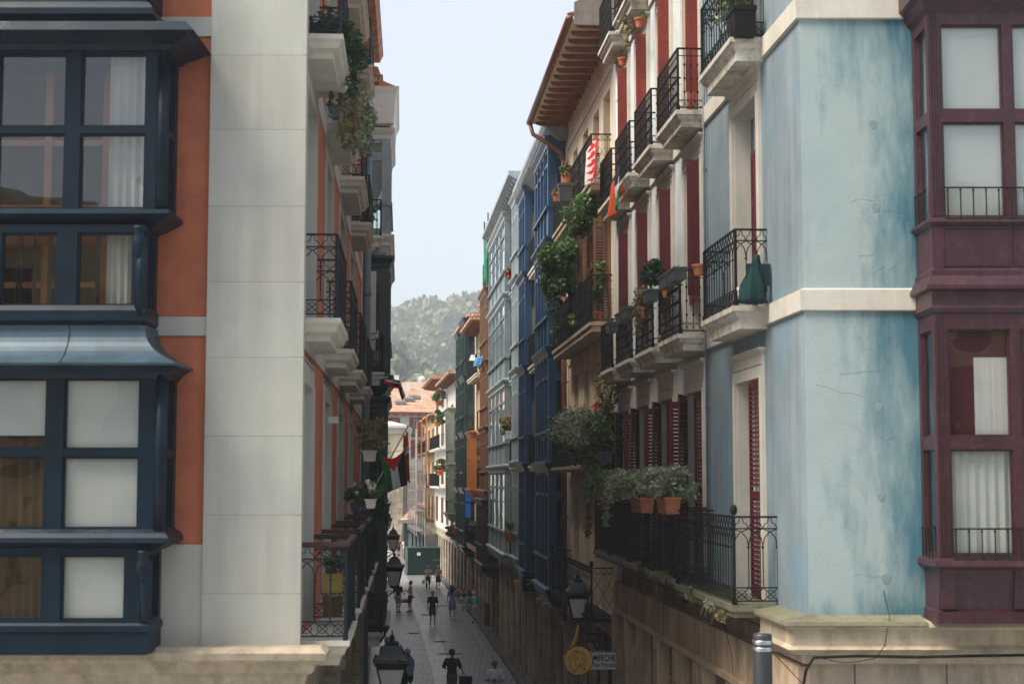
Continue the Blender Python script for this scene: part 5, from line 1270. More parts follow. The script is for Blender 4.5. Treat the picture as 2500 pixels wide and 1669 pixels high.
def arrows(s,t):
    k=(t*5)%1; return 1 if (.22<k<.75 and .15<s<.85 and (abs(s-.5)<.34*(1-abs(2*k-1)) or k<.42)) else (1 if .4<s<.6 and .1<k<.3 else 0)
hang(F3,[(1431,372),(1459,330),(1459,430),(1433,456)],.6,'white protest banner with red arrow shapes on the top cream balcony rail',['flag_w','flag_r'],lambda s,t: 1-arrows(s,t) if s>.72 else arrows(s,t),name='banner',cat='banner')
M['blue_cloth']=mat('blue_laundry',(.06,.28,.55),.85,.1,5,.1,30)
hang(F8,[(1160,874),(1181,868),(1180,890),(1162,895)],.75,'blue laundry draped over the far cream house balcony',['blue_cloth'],lambda s,t:0,name='laundry',cat='laundry',wave=.12)
hang(F8,[(1150,866),(1160,866),(1160,880),(1152,880)],.7,'white laundry hung beside the blue cloth on the far cream house',['flag_w'],lambda s,t:0,name='laundry',cat='laundry',wave=.12)
M['net']=mat('green_netting',(.02,.16,.11),.8,.25,2,.3,20)
q0=F7.hit(1212,684,.5); b=MB(F7); z0=16.6
B=base('netting',F7.w(u7+1.5,.4,z0),'green safety netting wrapped round the rooftop balcony of the brown gallery house','netting')
b.sm=True; b.loft([[(u7+1.5+(1.5*math.cos(a))*(1-.25*k/6),.2+.42*math.sin(a)*(1-.2*k/6)+.04*math.sin(7*a+k),z0+.42*k) for a in [i*2*math.pi/24 for i in range(24)]] for k in range(8)]); b.build('mesh_cloth','net',B)
b=MB(F7)
for u_ in (u7+.2,u7+2.8): b.tube([(u_,.5,z0),(u_,.5,z0+3.3)],.03,5)
split_build(b,'pole','iron',B)
# blue lit vertical sign panels
M['blue_sign']=mat('blue_sign',(.01,.18,.6),.4,.1,5,0)
nt_=M['blue_sign'].node_tree; nt_.nodes['Principled BSDF'].inputs['Emission Color'].default_value=(.01,.22,.85,1); nt_.nodes['Principled BSDF'].inputs['Emission Strength'].default_value=.06
u0,zt_=F9.hit(1149,1190,.66); _,zb_=F9.hit(1149,1262,.66)
B=base('hanging_sign',F9.w(u0,.9,zb_),'two stacked bright blue vertical sign panels on the green gallery house','sign')
b=MB(F9); zm=lerp(zb_,zt_,.5); b.box(u0-.03,u0+.03,.66,.92,zb_,zm-.06); b.box(u0-.03,u0+.03,.66,.92,zm+.06,zt_); b.build('panel','blue_sign',B)
b=MB(F9)
rnd=random.Random(2)
z=zb_+.12
while z<zt_-.12:
    if abs(z-zm)>.12: b.tube([(u0-.036,.71,z),(u0-.036,.79+rnd.uniform(-.03,.03),z+.08),(u0-.036,.87,z-.02+rnd.uniform(0,.1))],.018,4)
    z+=.19
b.build('lettering','sky_paint',B)
b=MB(F9); b.box(u0-.05,u0+.05,.0,.66,zm-.05,zm+.05); b.build('bracket','iron',B)
# ---- lanterns
def xwall(P,Y):
    for a,b_ in zip(P,P[1:]):
        if a[1]<=Y<=b_[1]: return lerp(a[0],b_[0],(Y-a[1])/(b_[1]-a[1]))
    return P[-1][0]
def build_lantern(px,py,Y,side,label,s=1.):
    x,_,z=onY(px,py,Y); L=base('wall_lantern',(x,Y,z),label,'lantern','lanterns on brackets along the lane')
    fr=Fr((x,Y),(x+1,Y),'R')
    b=MB(fr)   # frame: corner bars, eave band, foot
    def sq(r,z_): return [(r,r,z_),(-r,r,z_),(-r,-r,z_),(r,-r,z_)]
    for a in range(4):
        sx,sy=((1,1),(-1,1),(-1,-1),(1,-1))[a]; b.tube([(sx*.235*s,sy*.235*s,z-.02),(sx*.125*s,sy*.125*s,z-.50*s)],.016*s,5)
    b.loft([sq(.27*s,z),sq(.27*s,z+.05*s),sq(.25*s,z+.05*s)]); b.loft([sq(.13*s,z-.50*s),sq(.15*s,z-.50*s),sq(.14*s,z-.54*s),sq(.05*s,z-.58*s)])
    b.loft([sq(.245*s,z-.05*s),sq(.245*s,z-.001)])
    b.tube([(0,0,z-.58*s),(0,0,z-.66*s)],.03*s,6); b.ball((0,0,z-.68*s),.035*s,8); b.build('frame','iron',L)
    b=MB(fr); b.loft([sq(.262*s,z+.051*s),sq(.30*s,z+.10*s),sq(.20*s,z+.18*s),sq(.145*s,z+.32*s),sq(.10*s,z+.34*s)]); b.build('roof','lamp_roof',L)
    b=MB(fr); b.loft([sq(.10*s,z+.34*s),sq(.12*s,z+.36*s),sq(.06*s,z+.40*s)]); b.ball((0,0,z+.45*s),.05*s,8,1.2); b.tube([(0,0,z+.48*s),(0,0,z+.58*s)],.012*s,5); b.build('finial','iron',L)
    b=MB(fr); b.loft([[(sx*.292*s,sy*.292*s,zz) for sx,sy in ((1,1),(-1,1),(-1,-1),(1,-1))] for zz in (z+.055*s,z+.085*s)])   # crown edging
    for k in range(4):
        for t in range(9):
            q=lerp(-.28,.28,t/8)*s; h=(.05 if t%2==0 else .025)*s+(.035*s if t==4 else 0)
            u_,o_=((q,.285*s),(-.285*s,q),(q,-.285*s),(.285*s,q))[k]; b.box(u_-.012*s,u_+.012*s,o_-.012*s,o_+.012*s,z+.06*s,z+.09*s+h)
    b.build('crown_edging','lamp_gold',L)
    g=MB(fr)
    for k in range(4):
        def Q(t,zz):
            r=lerp(.228,.118,t)*s; c=((1,0),(0,1),(-1,0),(0,-1))[k]; return r,c
        pts=[]
        for (sg,t) in ((-1,0),(1,0),(1,1),(-1,1)):
            r,c=Q(t,0); pts.append((c[0]*r+(-c[1])*sg*r*.96,c[1]*r+c[0]*sg*r*.96,lerp(z-.055*s,z-.49*s,t)))
        g.quad(*pts)
    g.build('glass_panel','lamp_glass',L)
    xw=xwall(LP if side=='L' else RP,Y)-x
    b=MB(fr); sg=1 if xw>0 else -1
    b.tube([(0,0,z-.66*s),(xw*.3,0,z-.86),(xw*.8,0,z-.9),(xw,0,z-.88)],.022,6)
    b.tube([(xw,0,z-1.35),(xw*.75,0,z-1.3),(xw*.5,0,z-1.05),(xw*.28,0,z-.88)],.016,5)
    for cx,r in ((.62,.09),(.36,.06)): b.tube([(xw*cx+r*(1-.06*i)*math.cos(i*.7),0,z-1.02+r*(1-.06*i)*math.sin(i*.7)) for i in range(13)],.009,4)
    b.box(xw-.03*sg if sg>0 else xw,xw if sg>0 else xw+.03,-.06,.06,z-1.42,z-.8); b.build('bracket','iron',L)
    return L
for a in ((957,1622,28,'L','nearest black lantern on the left, cut by the bottom of the view',1.05),(963,1389,49,'L','second black lantern on the left above the strollers with a dog',1.),(960,1313,71,'L','third black lantern on the left, smaller, over the far walkers',1.),(947,1269,104,'L','farthest left lantern against the rough church wall',1.),
          (1411,1454,37,'R','black lantern in front of the diamond railing on the right',1.),(1154,1285,86,'R','black lantern under the blue sign on the right',1.),(1103.7,1241,115,'R','far right lantern against the pale wall, taller one of the distant pair',1.),(1077,1252,137,'R','far right lantern next to the scaffold, smaller of the distant pair',1.),(1033,1258,150,'R','tiny farthest lantern above the kiosk roof',1.)):
    build_lantern(*a)
# ---- hanging sign
YS=34.2
def wp(px,py,Y=YS): return Vector(onY(px,py,Y))
c0=wp(1412,1611); R_=.5*(wp(1447,1611)-wp(1378,1611)).length
B=base('hanging_sign',tuple(c0),'round yellow sign with a drawn woman face and a white MERCHE name plate','sign')
fs_=Fr((c0.x,c0.y),(c0.x+1,c0.y),'L')   # o towards the viewer
b=MB(fs_); b.loft([[(R_*math.cos(a)*k,o,c0.z+R_*math.sin(a)*k) for a in [i*2*math.pi/40 for i in range(40)]] for k,o in ((.97,-.05),(1,-.04),(1,.03),(.97,.045))]); 
M['sign_yel']=mat('yellow_sign_face',(.85,.52,.12),.55,.1,4,.04,30)
b.build('disc','sign_yel',B)
b=MB(fs_); b.tube([(R_*1.0*math.cos(a),.035,c0.z+R_*1.0*math.sin(a)) for a in [i*2*math.pi/40 for i in range(40)]],.010,5,True); b.build('disc_rim','lamp_gold',B)
x1=(wp(1505,1611)-c0).x; zt_=wp(1412,1590).z; zb_=wp(1412,1634).z
b=MB(fs_); b.box(R_*.82,x1,-.03,.02,zb_,zt_); b.build('name_plate','white_paint',B)
b=MB(fs_); e=.008
for za,zz in ((zb_,zb_+e),(zt_-e,zt_)): b.box(R_*.93,x1,.02,.025,za,zz)
b.box(x1-e,x1,.02,.024,zb_,zt_); b.build('plate_border','iron',B)
def text(s_,x,z,h,mt,parent,sx=1.,o=.03,bold=0.):
    cu=bpy.data.curves.new('t','FONT'); cu.body=s_; cu.size=1; cu.extrude=.0; cu.offset=bold
    to=bpy.data.objects.new('t',cu); COL.objects.link(to); dg=bpy.context.evaluated_depsgraph_get(); me=bpy.data.meshes.new_from_object(to.evaluated_get(dg)); bpy.data.objects.remove(to)
    xs=[v.co.x for v in me.vertices]; ys=[v.co.y for v in me.vertices]; w=max(xs)-min(xs); x0=min(xs); L=rootloc(parent)
    for v in me.vertices:
        X_=x+(v.co.x-x0)*h*sx; Z_=z+v.co.y*h; p=fs_.w(X_,o,Z_); v.co=Vector(p)-L
    me.materials.clear(); me.materials.append(M[mt]); ob=bpy.data.objects.new('lettering',me); COL.objects.link(ob); ob.parent=parent
    return w*h*sx
ph=zt_-zb_
def fit(s_,x,z,h,x1_,mt,parent,bold):
    cu=bpy.data.curves.new('t','FONT'); cu.body=s_; to=bpy.data.objects.new('t',cu); COL.objects.link(to); me=bpy.data.meshes.new_from_object(to.evaluated_get(bpy.context.evaluated_depsgraph_get())); bpy.data.objects.remove(to)
    w=max(v.co.x for v in me.vertices)-min(v.co.x for v in me.vertices); text(s_,x,z,h,mt,parent,(x1_-x)/(w*h),.03,bold)
fit('MERCHE',R_*1.06,zb_+ph*.52,ph*.46,x1-.03,'iron',B,.02)
fit('Piso Principal',R_*1.02,zb_+ph*.18,ph*.36,x1-.015,'iron',B,.004)
# line drawn face, short curled hair, turned slightly right
b=MB(fs_)
def ln(pts,r=.008): 
    P=[Vector((x*R_,0,y*R_)) for x,y in pts]; b.tube([(p.x,.05,c0.z+p.z) for p in P],r,4)
ln([(-.42,.55),(-.25,.68),(0,.72),(.28,.62),(.45,.42),(.52,.2),(.46,0),(.55,-.15),(.5,-.3)])
ln([(-.42,.55),(-.5,.3),(-.46,.05),(-.62,-.12),(-.5,-.3),(-.7,-.4),(-.45,-.5),(-.5,-.68),(-.2,-.8)])
ln([(-.1,.66),(-.25,.4),(-.28,.15),(-.22,-.1),(-.05,-.32),(.12,-.42),(.28,-.3),(.38,-.05),(.4,.15)])
ln([(-.1,.66),(.1,.5),(.35,.42)],.006); ln([(-.18,.12),(-.08,.17),(.03,.12)],.006); ln([(.2,.14),(.3,.18),(.38,.13)],.006); ln([(-.16,.2),(-.05,.27),(.05,.22)],.004); ln([(.18,.23),(.3,.27)],.004)
ln([(.16,.1),(.2,-.05),(.14,-.08)],.004); ln([(0,-.36),(-.02,-.55),(-.3,-.7)]); ln([(.2,-.4),(.3,-.55),(.5,-.62)]); ln([(.5,-.3),(.38,-.42),(.48,-.5)])
ln([(-.62,.35),(-.75,.1),(-.7,-.1)]); ln([(.1,-.3),(.2,-.3)],.006)
b.ball((.14*R_,.05,c0.z-.22*R_),.016,8); b.ball((-.07*R_,.05,c0.z+.11*R_),.010,6); b.ball((.3*R_,.05,c0.z+.12*R_),.010,6); b.build('drawn_face','iron',B)
b=MB(fs_); P=[wp(1412,1525)-c0,wp(1405,1555)-c0,wp(1392,1585)-c0,wp(1376,1602)-c0]
b.tube([(p.x,0,c0.z+p.z) for p in P],.02,6); rnd=random.Random(6)
for k in range(26):
    t=rnd.random(); i=min(2,int(t*3)); p=P[i].lerp(P[i+1],t*3-i); a=rnd.uniform(0,6.28); l=rnd.uniform(.03,.07); b.tube([(p.x,0,c0.z+p.z),(p.x+l*math.cos(a),.03,c0.z+p.z+l*math.sin(a))],.008,4)
b.build('yellow_garland','sign_yel',B)
b=MB(fs_); b.tube([((wp(1503,1600)-c0).x,0,zt_),((wp(1503,1600)-c0).x,0,zt_+.05),((wp(1530,1600)-c0).x,-.05,zt_+.05)],.012,5); b.tube([(P[0].x,0,c0.z+P[0].z),(P[0].x+.1,0,c0.z+P[0].z+.25)],.008,4); b.build('bracket','iron',B)
u_,z_=F5.hit(1290,1425,.55); B=base('shop_sign',F5.w(u_,.45,z_-.2),'small black box sign with pale blue light under the pale blue galleries','sign')
b=MB(F5); b.box(u_-.06,u_+.06,.2,.75,z_-.25,z_+.25); b.tube([(u_,0,z_+.15),(u_,.2,z_+.15)],.02,5); b.build('box','iron',B)
b=MB(F5); b.tube([(u_-.066,.3,z_-.1),(u_-.066,.45,z_+.08),(u_-.066,.6,z_-.02)],.02,5); b.tube([(u_-.066,.32,z_+.12),(u_-.066,.62,z_+.14)],.015,5); b.build('lettering','sky_paint2',B)
# ---- metal post near the camera
YP=16.6; x,_,zt_=onY(1861,1546,YP)
B=base('metal_post',(x,YP,0),'grey metal column with two polished rings in front of the blue house','post')
b=MB(WORLD); b.sm=True; b.lathe((x,YP),[(.10,0),(.10,zt_-.02),(.095,zt_),(.0,zt_+.005)],28); b.build('shaft','post_grey',B)
b=MB(WORLD); b.sm=True
for z in (zt_-.085,zt_-.155): b.lathe((x,YP),[(.101,z-.022),(.106,z-.018),(.106,z+.018),(.101,z+.022)],28)
b.build('ring','chrome',B)
# ---- cables
b=MB(WORLD); 
def cp(px,py,Y): return onY(px,py,Y)
b.tube([cp(1962,1668,18.72),cp(1968,1635,18.70),cp(1987,1604,18.68),cp(2100,1600,18.68),cp(2240,1603,18.68),cp(2360,1600,18.68),cp(2560,1597,18.68)],.018,6)
o=b.build('cable','iron'); tag(o,'thick black cable clipped under the stone cornice of the blue house','cable')
b=MB(WORLD); b.tube([cp(2010,1606,18.68)]+[cp(lerp(2010,2130,t/6),1606+10*math.sin(math.pi*t/6),18.66) for t in range(1,6)]+[cp(2136,1606,18.68),cp(2160,1575,18.66),cp(2172,1505,18.72),cp(2157,1440,18.97)],.006,4)
o=b.build('thin_cable','iron'); tag(o,'thin wire dangling from a hole low in the blue stained wall','cable')
b=MB(WORLD); b.tube([cp(1960,1668,18.9),cp(1885,1590,18.9),cp(1872,1600,18.6)],.006,4); o=b.build('thin_cable','iron'); tag(o,'thin wire running down behind the grey metal column','cable')
b=MB(FRs); 
pts=[FRs.hit(px,py,.14) for px,py in ((1760,1490),(1778,1560),(1787,1600),(1790,1660))]; b.tube([(u,.14,z) for u,z in pts],.006,4); o=b.build('thin_cable','iron'); tag(o,'thin wire hanging over the brown pilasters below the mossy ledge','cable')
# ---- round black wall fitting
u,z=F2.hit(1676,1461,.2); B=base('wall_speaker',F2.w(u,.0,z),'round black fitting on the brown stone below the mossy ledge','speaker')
b=MB(F2); b.tube([(u,0,z+.03),(u,.2,z)],.02,6); b.ball((u,.24,z-.02),.08,10); b.build('body','iron',B)
# weeds on the ledge
for k,(px,py,lb) in enumerate(((1738,1464,'pale tuft of dead weed on the mossy ledge'),(1765,1490,'long weed hanging from the mossy ledge near the post'),(1690,1440,'small weed on the mossy ledge left of the pale tuft'),(1622,1400,'weed patch on the mossy ledge under the long balcony'),(1560,1372,'farthest weed patch under the long first floor balcony'))):
    fr=FRs if px>1728 else F2
    u,z=fr.hit(px,py,.6); B=base('weed',fr.w(u,.6,z),lb,'weed'); b=MB(WORLD); blades(b,fr.w(u,.58,z-.02),60,.28,random.Random(k),.006,.9,.5); leaves(b,fr.w(u,.6,z-.06),(.1,.28,.1),160,.04,random.Random(k+9)); b.build('foliage','leaf_dry' if k else 'leaf_grey',B)
# far roof clutter
b=MB(WORLD); q=onY(1031,925,168); b.lathe((q[0],168),[(.05,q[2]-2.5),(.05,q[2])],6); b.ball((q[0],168,q[2]),.35,10); o=b.build('satellite_dish','white_paint'); tag(o,'white dish on the far roofs below the hill','dish')
# ================================================================== people and dog
class PF:
    """figure frame: u right, o forward, scaled, with a forward lean"""
    def __init__(s,x,y,head,sc=1.,lean=0.,side=0.): s.x,s.y,s.sc,s.lean,s.side=x,y,sc,lean,side; a=math.radians(head); s.f=(math.sin(a),math.cos(a)); s.r=(math.cos(a),-math.sin(a))
    def w(s,u,o,z):
        o=o+s.lean*max(0,z-.85)**1.3; u=u+s.side*max(0,z-.85); k=s.sc
        return (s.x+(u*s.r[0]+o*s.f[0])*k, s.y+(u*s.r[1]+o*s.f[1])*k, z*k+.004)
def remesh(o,v,smooth=1):
    m=o.modifiers.new('r','REMESH'); m.mode='VOXEL'; m.voxel_size=v; m.use_smooth_shade=True
    if smooth: k=o.modifiers.new('s','SMOOTH'); k.iterations=3; k.factor=.6
    dg=bpy.context.evaluated_depsgraph_get(); me=bpy.data.meshes.new_from_object(o.evaluated_get(dg)); old=o.data; o.modifiers.clear(); o.data=me; bpy.data.meshes.remove(old)
def limb(b,pts,rr):
    b.tube(pts,0,10,rr=rr)
    for p,r in zip(pts,rr): b.ball(p,r*.99,10,1,6)
def person(label,x,y,head,h=1.72,lean=0.,side=0.,arms=None,stride=.12,top=('t_white',.5),bottom=('b_navy','trousers'),hair=('h_grey','short'),skin='skin',shoes='shoe_dark',woman=False,bald=False,cap=None,dress=None,glasses=False,belly=0.,tuck=False):
    fr=PF(x,y,head,h/1.75,lean,side)
    B=base('person',(x,y,0),label,'person')
    ws=.92 if woman else 1.
    hipw=.09; kL=(-.10,.04+stride*.6,.50); aL=(-.11,stride,.09); kR=(.10,.05-stride*.2,.50); aR=(.11,-stride,.09+(.05 if stride>.1 else 0))
    sh=.185*ws
    arms=arms or {}
    eL,hL=arms.get('L',((-.25,-.03,1.14),(-.26,.07,.90))); eR,hR=arms.get('R',((.25,-.05,1.14),(.26,.02,.89)))
    b=MB(fr)
    limb(b,[(0,0,.95),(0,.0,1.10),(0,.0,1.28),(0,-.01,1.42)],[.12,.105,.125,.09])
    limb(b,[(-sh*.55,-.01,1.36),(sh*.55,-.01,1.36)],[.09,.09])
    limb(b,[(0,-.01,1.42),(0,.0,1.50),(0,.01,1.57)],[.065,.055,.055])
    # head: cranium, jaw, nose, ears
    b.ball((0,.0,1.655),.098,14,1.12,10); b.lathe((0,.022),[(.03,1.535),(.055,1.55),(.072,1.60),(.082,1.66)],12)
    b.tube([(0,.085,1.665),(0,.118,1.625)],.012,6,rr=[.008,.017])
    for s_ in (-1,1): b.ball((s_*.097,-.002,1.645),.022,6,1.3); 
    b.tube([(-.03,.088,1.585),(.03,.088,1.585)],.010,6)
    for s_,hp,k,a in ((-1,-hipw,kL,aL),(1,hipw,kR,aR)):
        limb(b,[(s_*.085,0,.93),((s_*.09+k[0])/2,k[1]*.5,.73),k,((k[0]+a[0])/2,(k[1]+a[1])/2-.02,.33),a],[.095,.078,.055,.057,.037])
        limb(b,[(a[0],a[1]-.03,a[2]-.045),(a[0]+s_*.01,a[1]+.14,a[2]-.06)],[.034,.028])
    for s_,e,hd in ((-1,eL,hL),(1,eR,hR)):
        limb(b,[(s_*sh,-.01,1.41),tuple((p+q)/2 for p,q in zip((s_*sh,-.01,1.41),e)),e,hd],[.055,.045,.038,.026])
        d=Vector(hd)-Vector(e); d.normalize(); pc=Vector(hd)+d*.045; limb(b,[tuple(hd),tuple(pc)],[.026,.033])
    body=b.build('body',skin,B); remesh(body,.019)
    # fingers and eyes added to the same mesh
    f=MB(fr)
    for s_,e,hd in ((-1,eL,hL),(1,eR,hR)):
        d=(Vector(hd)-Vector(e)).normalized(); sd_=d.cross(Vector((s_,0.2,0))).normalized(); nn=d.cross(sd_).normalized()
        for k,(o_,l) in enumerate(((-.024,.062),(-.008,.074),(.008,.070),(.023,.054))):
            p=Vector(hd)+d*.068+sd_*o_; f.tube([tuple(p),tuple(p+d*l*.5+nn*.004),tuple(p+d*l*.85+nn*.022)],.009,6,rr=[.0095,.0085,.007])
        p=Vector(hd)+d*.03-sd_*.03; f.tube([tuple(p),tuple(p-sd_*.022+d*.025),tuple(p-sd_*.024+d*.05+nn*.01)],.01,6,rr=[.011,.010,.008])
    fo=f.build('tmp',skin,B)
    g=MB(fr)
    for s_ in (-1,1): g.ball((s_*.034,.086,1.668),.012,8)
    ge=g.build('tmp','shoe_dark',B)
    bm=bmesh.new(); bm.from_mesh(body.data); n0=len(bm.faces); bm.from_mesh(fo.data); n1=len(bm.faces); bm.from_mesh(ge.data); bm.faces.ensure_lookup_table()
    for fc in bm.faces[n1:]: fc.material_index=1
    for fc in bm.faces: fc.smooth=True
    bm.to_mesh(body.data); bm.free(); body.data.materials.clear(); body.data.materials.append(M[skin]); body.data.materials.append(M['shoe_dark'])
    bpy.data.objects.remove(fo); bpy.data.objects.remove(ge)
    # clothes
    mt,sl=top if top else (None,0)
    def ell(b_,prof):  # (z, rx, ry, oy)
        b_.loft([[(rx*math.cos(a),oy+ry*math.sin(a),z) for a in [i*2*math.pi/20 for i in range(20)]] for z,rx,ry,oy in prof])
    if dress:
        mt=dress
    b=MB(fr); bl=belly
    zb=.86 if not tuck else .97
    prof=[(zb,.172*ws,.125+bl,bl*.4),(1.0,.165*ws,.122+bl*1.2,bl*.5),(1.12,.152*ws,.118+bl,bl*.5),(1.28,.178*ws,.128,0),(1.38,.180*ws,.115,-.01),(1.45,.125*ws,.085,-.01),(1.49,.07,.065,0)]
    if woman: prof=[(zb,.17,.125,0),(.98,.165,.12,0),(1.10,.135,.105,0),(1.27,.16,.13,.015),(1.38,.165,.105,-.01),(1.44,.12,.08,-.01),(1.48,.07,.065,0)]
    ell(b,prof)
    for s_,e,hd in ((-1,eL,hL),(1,eR,hR)):
        S_=Vector((s_*sh,-.01,1.41)); E_=Vector(e); Hd=Vector(hd)
        if sl<=0: continue
        if sl<=.55: limb(b,[tuple(S_),tuple(S_.lerp(E_,sl*1.5))],[.072,.066])
        else: limb(b,[tuple(S_),tuple(S_.lerp(E_,.5)),e,tuple(E_.lerp(Hd,.92))],[.070,.058,.050,.038])
    o=b.build('shirt' if not dress else 'dress_top',mt,B); remesh(o,.02)
    bt,kind=bottom
    b=MB(fr)
    if dress or kind=='skirt':
        zz=.42 if dress else .55
        ell(b,[(1.02,.15,.115,0),(.92,.178,.135,0),(.75,.19,.15,.02),(zz,.205,.175,.02)]); o=b.build('skirt',bt if not dress else dress,B)
        for p in o.data.polygons: p.use_smooth=True
    else:
        ell(b,[(1.02,.155*ws,.118+bl,bl*.4),(.95,.168*ws,.125,0),(.86,.165,.125,0),(.80,.15,.11,0)])
        for s_,k,a in ((-1,kL,aL),(1,kR,aR)):
            hp=(s_*.085,0,.90)
            if kind=='trousers': limb(b,[hp,tuple((p+q)/2 for p,q in zip(hp,k)),k,tuple(lerp(k[i],a[i],.93) for i in range(3))],[.108,.092,.072,.058])
            else:
                fz=.85 if kind=='shorts' else .35
                limb(b,[hp,tuple(lerp(hp[i],k[i],fz*.5) for i in range(3)),tuple(lerp(hp[i],k[i],fz) for i in range(3))],[.108,.098,.092])
        o=b.build(kind,bt,B); remesh(o,.02)
    b=MB(fr)
    for s_,a in ((-1,aL),(1,aR)):
        limb(b,[(a[0],a[1]-.045,a[2]-.045),(a[0]+s_*.005,a[1]+.05,a[2]-.05),(a[0]+s_*.012,a[1]+.15,a[2]-.06)],[.045,.043,.034])
    o=b.build('shoes',shoes,B); remesh(o,.016)
    hm_,hk=hair
    if hk!='bald':
        b=MB(fr); b.ball((0,-.022,1.675),.106,14,1.08,8); b.ball((0,-.05,1.64),.085,10,1.,6)
        if hk=='long': limb(b,[(0,-.05,1.66),(-.01,-.085,1.50),(0,-.10,1.36)],[.10,.105,.07]); limb(b,[(-.08,-.02,1.62),(-.09,-.03,1.48)],[.04,.045]); limb(b,[(.08,-.02,1.62),(.09,-.03,1.48)],[.04,.045])
        if hk=='bun': b.ball((0,-.06,1.80),.05,8); 
        o=b.build('hair',hm_,B); remesh(o,.017)
    else:
        b=MB(fr); b.loft([[(.101*math.cos(a),-.02+.101*math.sin(a),z) for a in [math.radians(x) for x in range(180,361,15)]]+[(.094*math.cos(a),-.02+.094*math.sin(a),z) for a in [math.radians(x) for x in range(360,179,-15)]] for z in (1.60,1.67)]); b.build('hair',hm_,B)
    if cap:
        b=MB(fr); b.ball((0,-.0,1.70),.112,14,.85,8); b.loft([[(.08*math.cos(a),.07+.11*math.sin(a),z) for a in [i*math.pi/8 for i in range(9)]] for z in (1.70,1.715)]); o=b.build('cap',cap,B)
        for p in o.data.polygons: p.use_smooth=True
    if glasses:
        b=MB(fr); 
        for s_ in (-1,1): b.ball((s_*.036,.094,1.668),.026,8,.8); b.tube([(s_*.06,.09,1.67),(s_*.1,.0,1.665)],.005,4)
        b.tube([(-.02,.10,1.67),(.02,.10,1.67)],.005,4); b.build('sunglasses','shoe_dark',B)
    return fr,B
cloth('t_white',(.80,.81,.80));cloth('t_cream',(.74,.68,.58));cloth('t_black',(.012,.011,.012));cloth('t_navy',(.012,.016,.030));cloth('t_bluedress',(.20,.30,.66));cloth('t_teal',(.02,.40,.46));cloth('t_pink',(.70,.46,.48))
cloth('t_denim',(.06,.10,.18));cloth('t_red',(.30,.03,.03));cloth('t_darkred',(.10,.02,.025));cloth('b_navy',(.012,.018,.035));cloth('b_blue',(.02,.11,.19));cloth('b_beige',(.58,.47,.33));cloth('b_khaki',(.34,.28,.19));cloth('b_olive',(.10,.085,.06));cloth('b_black',(.012,.012,.014));cloth('b_white',(.5,.5,.48))
M['shoe_dark']=mat('dark_shoe_leather',(.012,.011,.010),.6,.1,8,0);M['shoe_tan']=mat('tan_shoe_leather',(.10,.06,.04),.6,.1,8,0)
M['h_grey']=mat('grey_hair',(.34,.33,.31),.8,.2,30,.2,80);M['h_dark']=mat('dark_brown_hair',(.018,.011,.007),.6,.2,30,.2,80);M['h_white']=mat('white_hair',(.6,.58,.54),.8,.1,30,.2,80);M['h_blond']=mat('light_hair',(.42,.32,.2),.8,.1,30,.2,80)
def checks():
    m,nt,bs=newmat('checked_blue_shirt'); L=nt.links; geo=nd(nt,'ShaderNodeNewGeometry'); ck=nd(nt,'ShaderNodeTexChecker',Scale=14.); ck.inputs['Color1'].default_value=(.05,.14,.26,1); ck.inputs['Color2'].default_value=(.22,.38,.5,1); L.new(geo.outputs['Position'],ck.inputs['Vector']); L.new(ck.outputs[0],bs.inputs['Base Color']); bs.inputs['Roughness'].default_value=.9; return m
M['t_check']=checks()
def G(px,py): q=ground(px,py); return q[0],q[1]
def atD(px,Y): return (onY(px,1165,Y)[0],Y)
AW=0; CAM=180
BK=((-.24,-.06,1.14),(-.27,.0,.90)),((.24,-.06,1.14),(.27,.0,.90))
person('man in loose black shirt and blue shorts walking away up the lane',*G(1056,1526),0,1.74,stride=.17,top=('t_navy',.55),bottom=('b_blue','shorts'),hair=('h_grey','short'),belly=.03)
person('woman in a belted blue dress with long dark hair walking away',*G(1104,1506),0,1.68,stride=.12,woman=True,top=('t_bluedress',.5),dress='t_bluedress',hair=('h_dark','long'))
f1,_=person('older woman in white top and dark trousers walking towards the viewer',*G(1045,1439),180,1.62,woman=True,stride=.12,top=('t_cream',.5),bottom=('b_navy','trousers'),hair=('h_grey','short'))
person('older woman in pale pink blouse and black skirt beside the woman in white',*G(1070,1438),185,1.58,woman=True,stride=.1,top=('t_pink',.6),bottom=('b_black','skirt'),hair=('h_white','short'))
person('slim woman in striped tank top and black shorts with her hair in a bun',*G(1001.5,1493),-75,1.70,woman=True,stride=.03,top=('t_pink',.0),bottom=('b_black','shorts'),hair=('h_dark','bun'),arms={'L':((-.23,.05,1.14),(-.10,.26,1.20)),'R':((.23,.05,1.14),(.10,.26,1.20))})
person('man in dark blue shirt and khaki shorts holding a dog lead by the left lantern',*G(972,1494),20,1.72,stride=.06,top=('t_navy',.55),bottom=('b_khaki','shorts'),hair=('h_dark','short'),arms={'R':((.24,.04,1.14),(.24,.26,1.05))})
fb,_=person('man in white shirt, dark cap and black shorts at the left edge of the lane',*G(941,1492),95,1.70,stride=.05,top=('t_white',.5),bottom=('b_black','shorts'),hair=('h_dark','short'),cap='t_navy',arms={'L':((-.24,.08,1.16),(-.10,.30,1.18)),'R':((.24,.08,1.16),(.12,.30,1.18))})
B=base('backpack',fb.w(0,-.2,1.0),'black backpack on the man in the white shirt','backpack'); b=MB(fb); limb(b,[(0,-.2,1.02),(0,-.2,1.22),(0,-.19,1.36)],[.12,.14,.10]); o=b.build('bag','t_black',B); remesh(o,.025)
b=MB(fb)
for s_ in (-1,1): b.tube([(s_*.11,-.13,1.42),(s_*.12,0,1.47),(s_*.12,.13,1.38),(s_*.13,.05,1.12),(s_*.1,-.12,1.05)],.018,5)
b.build('strap','t_black',B)
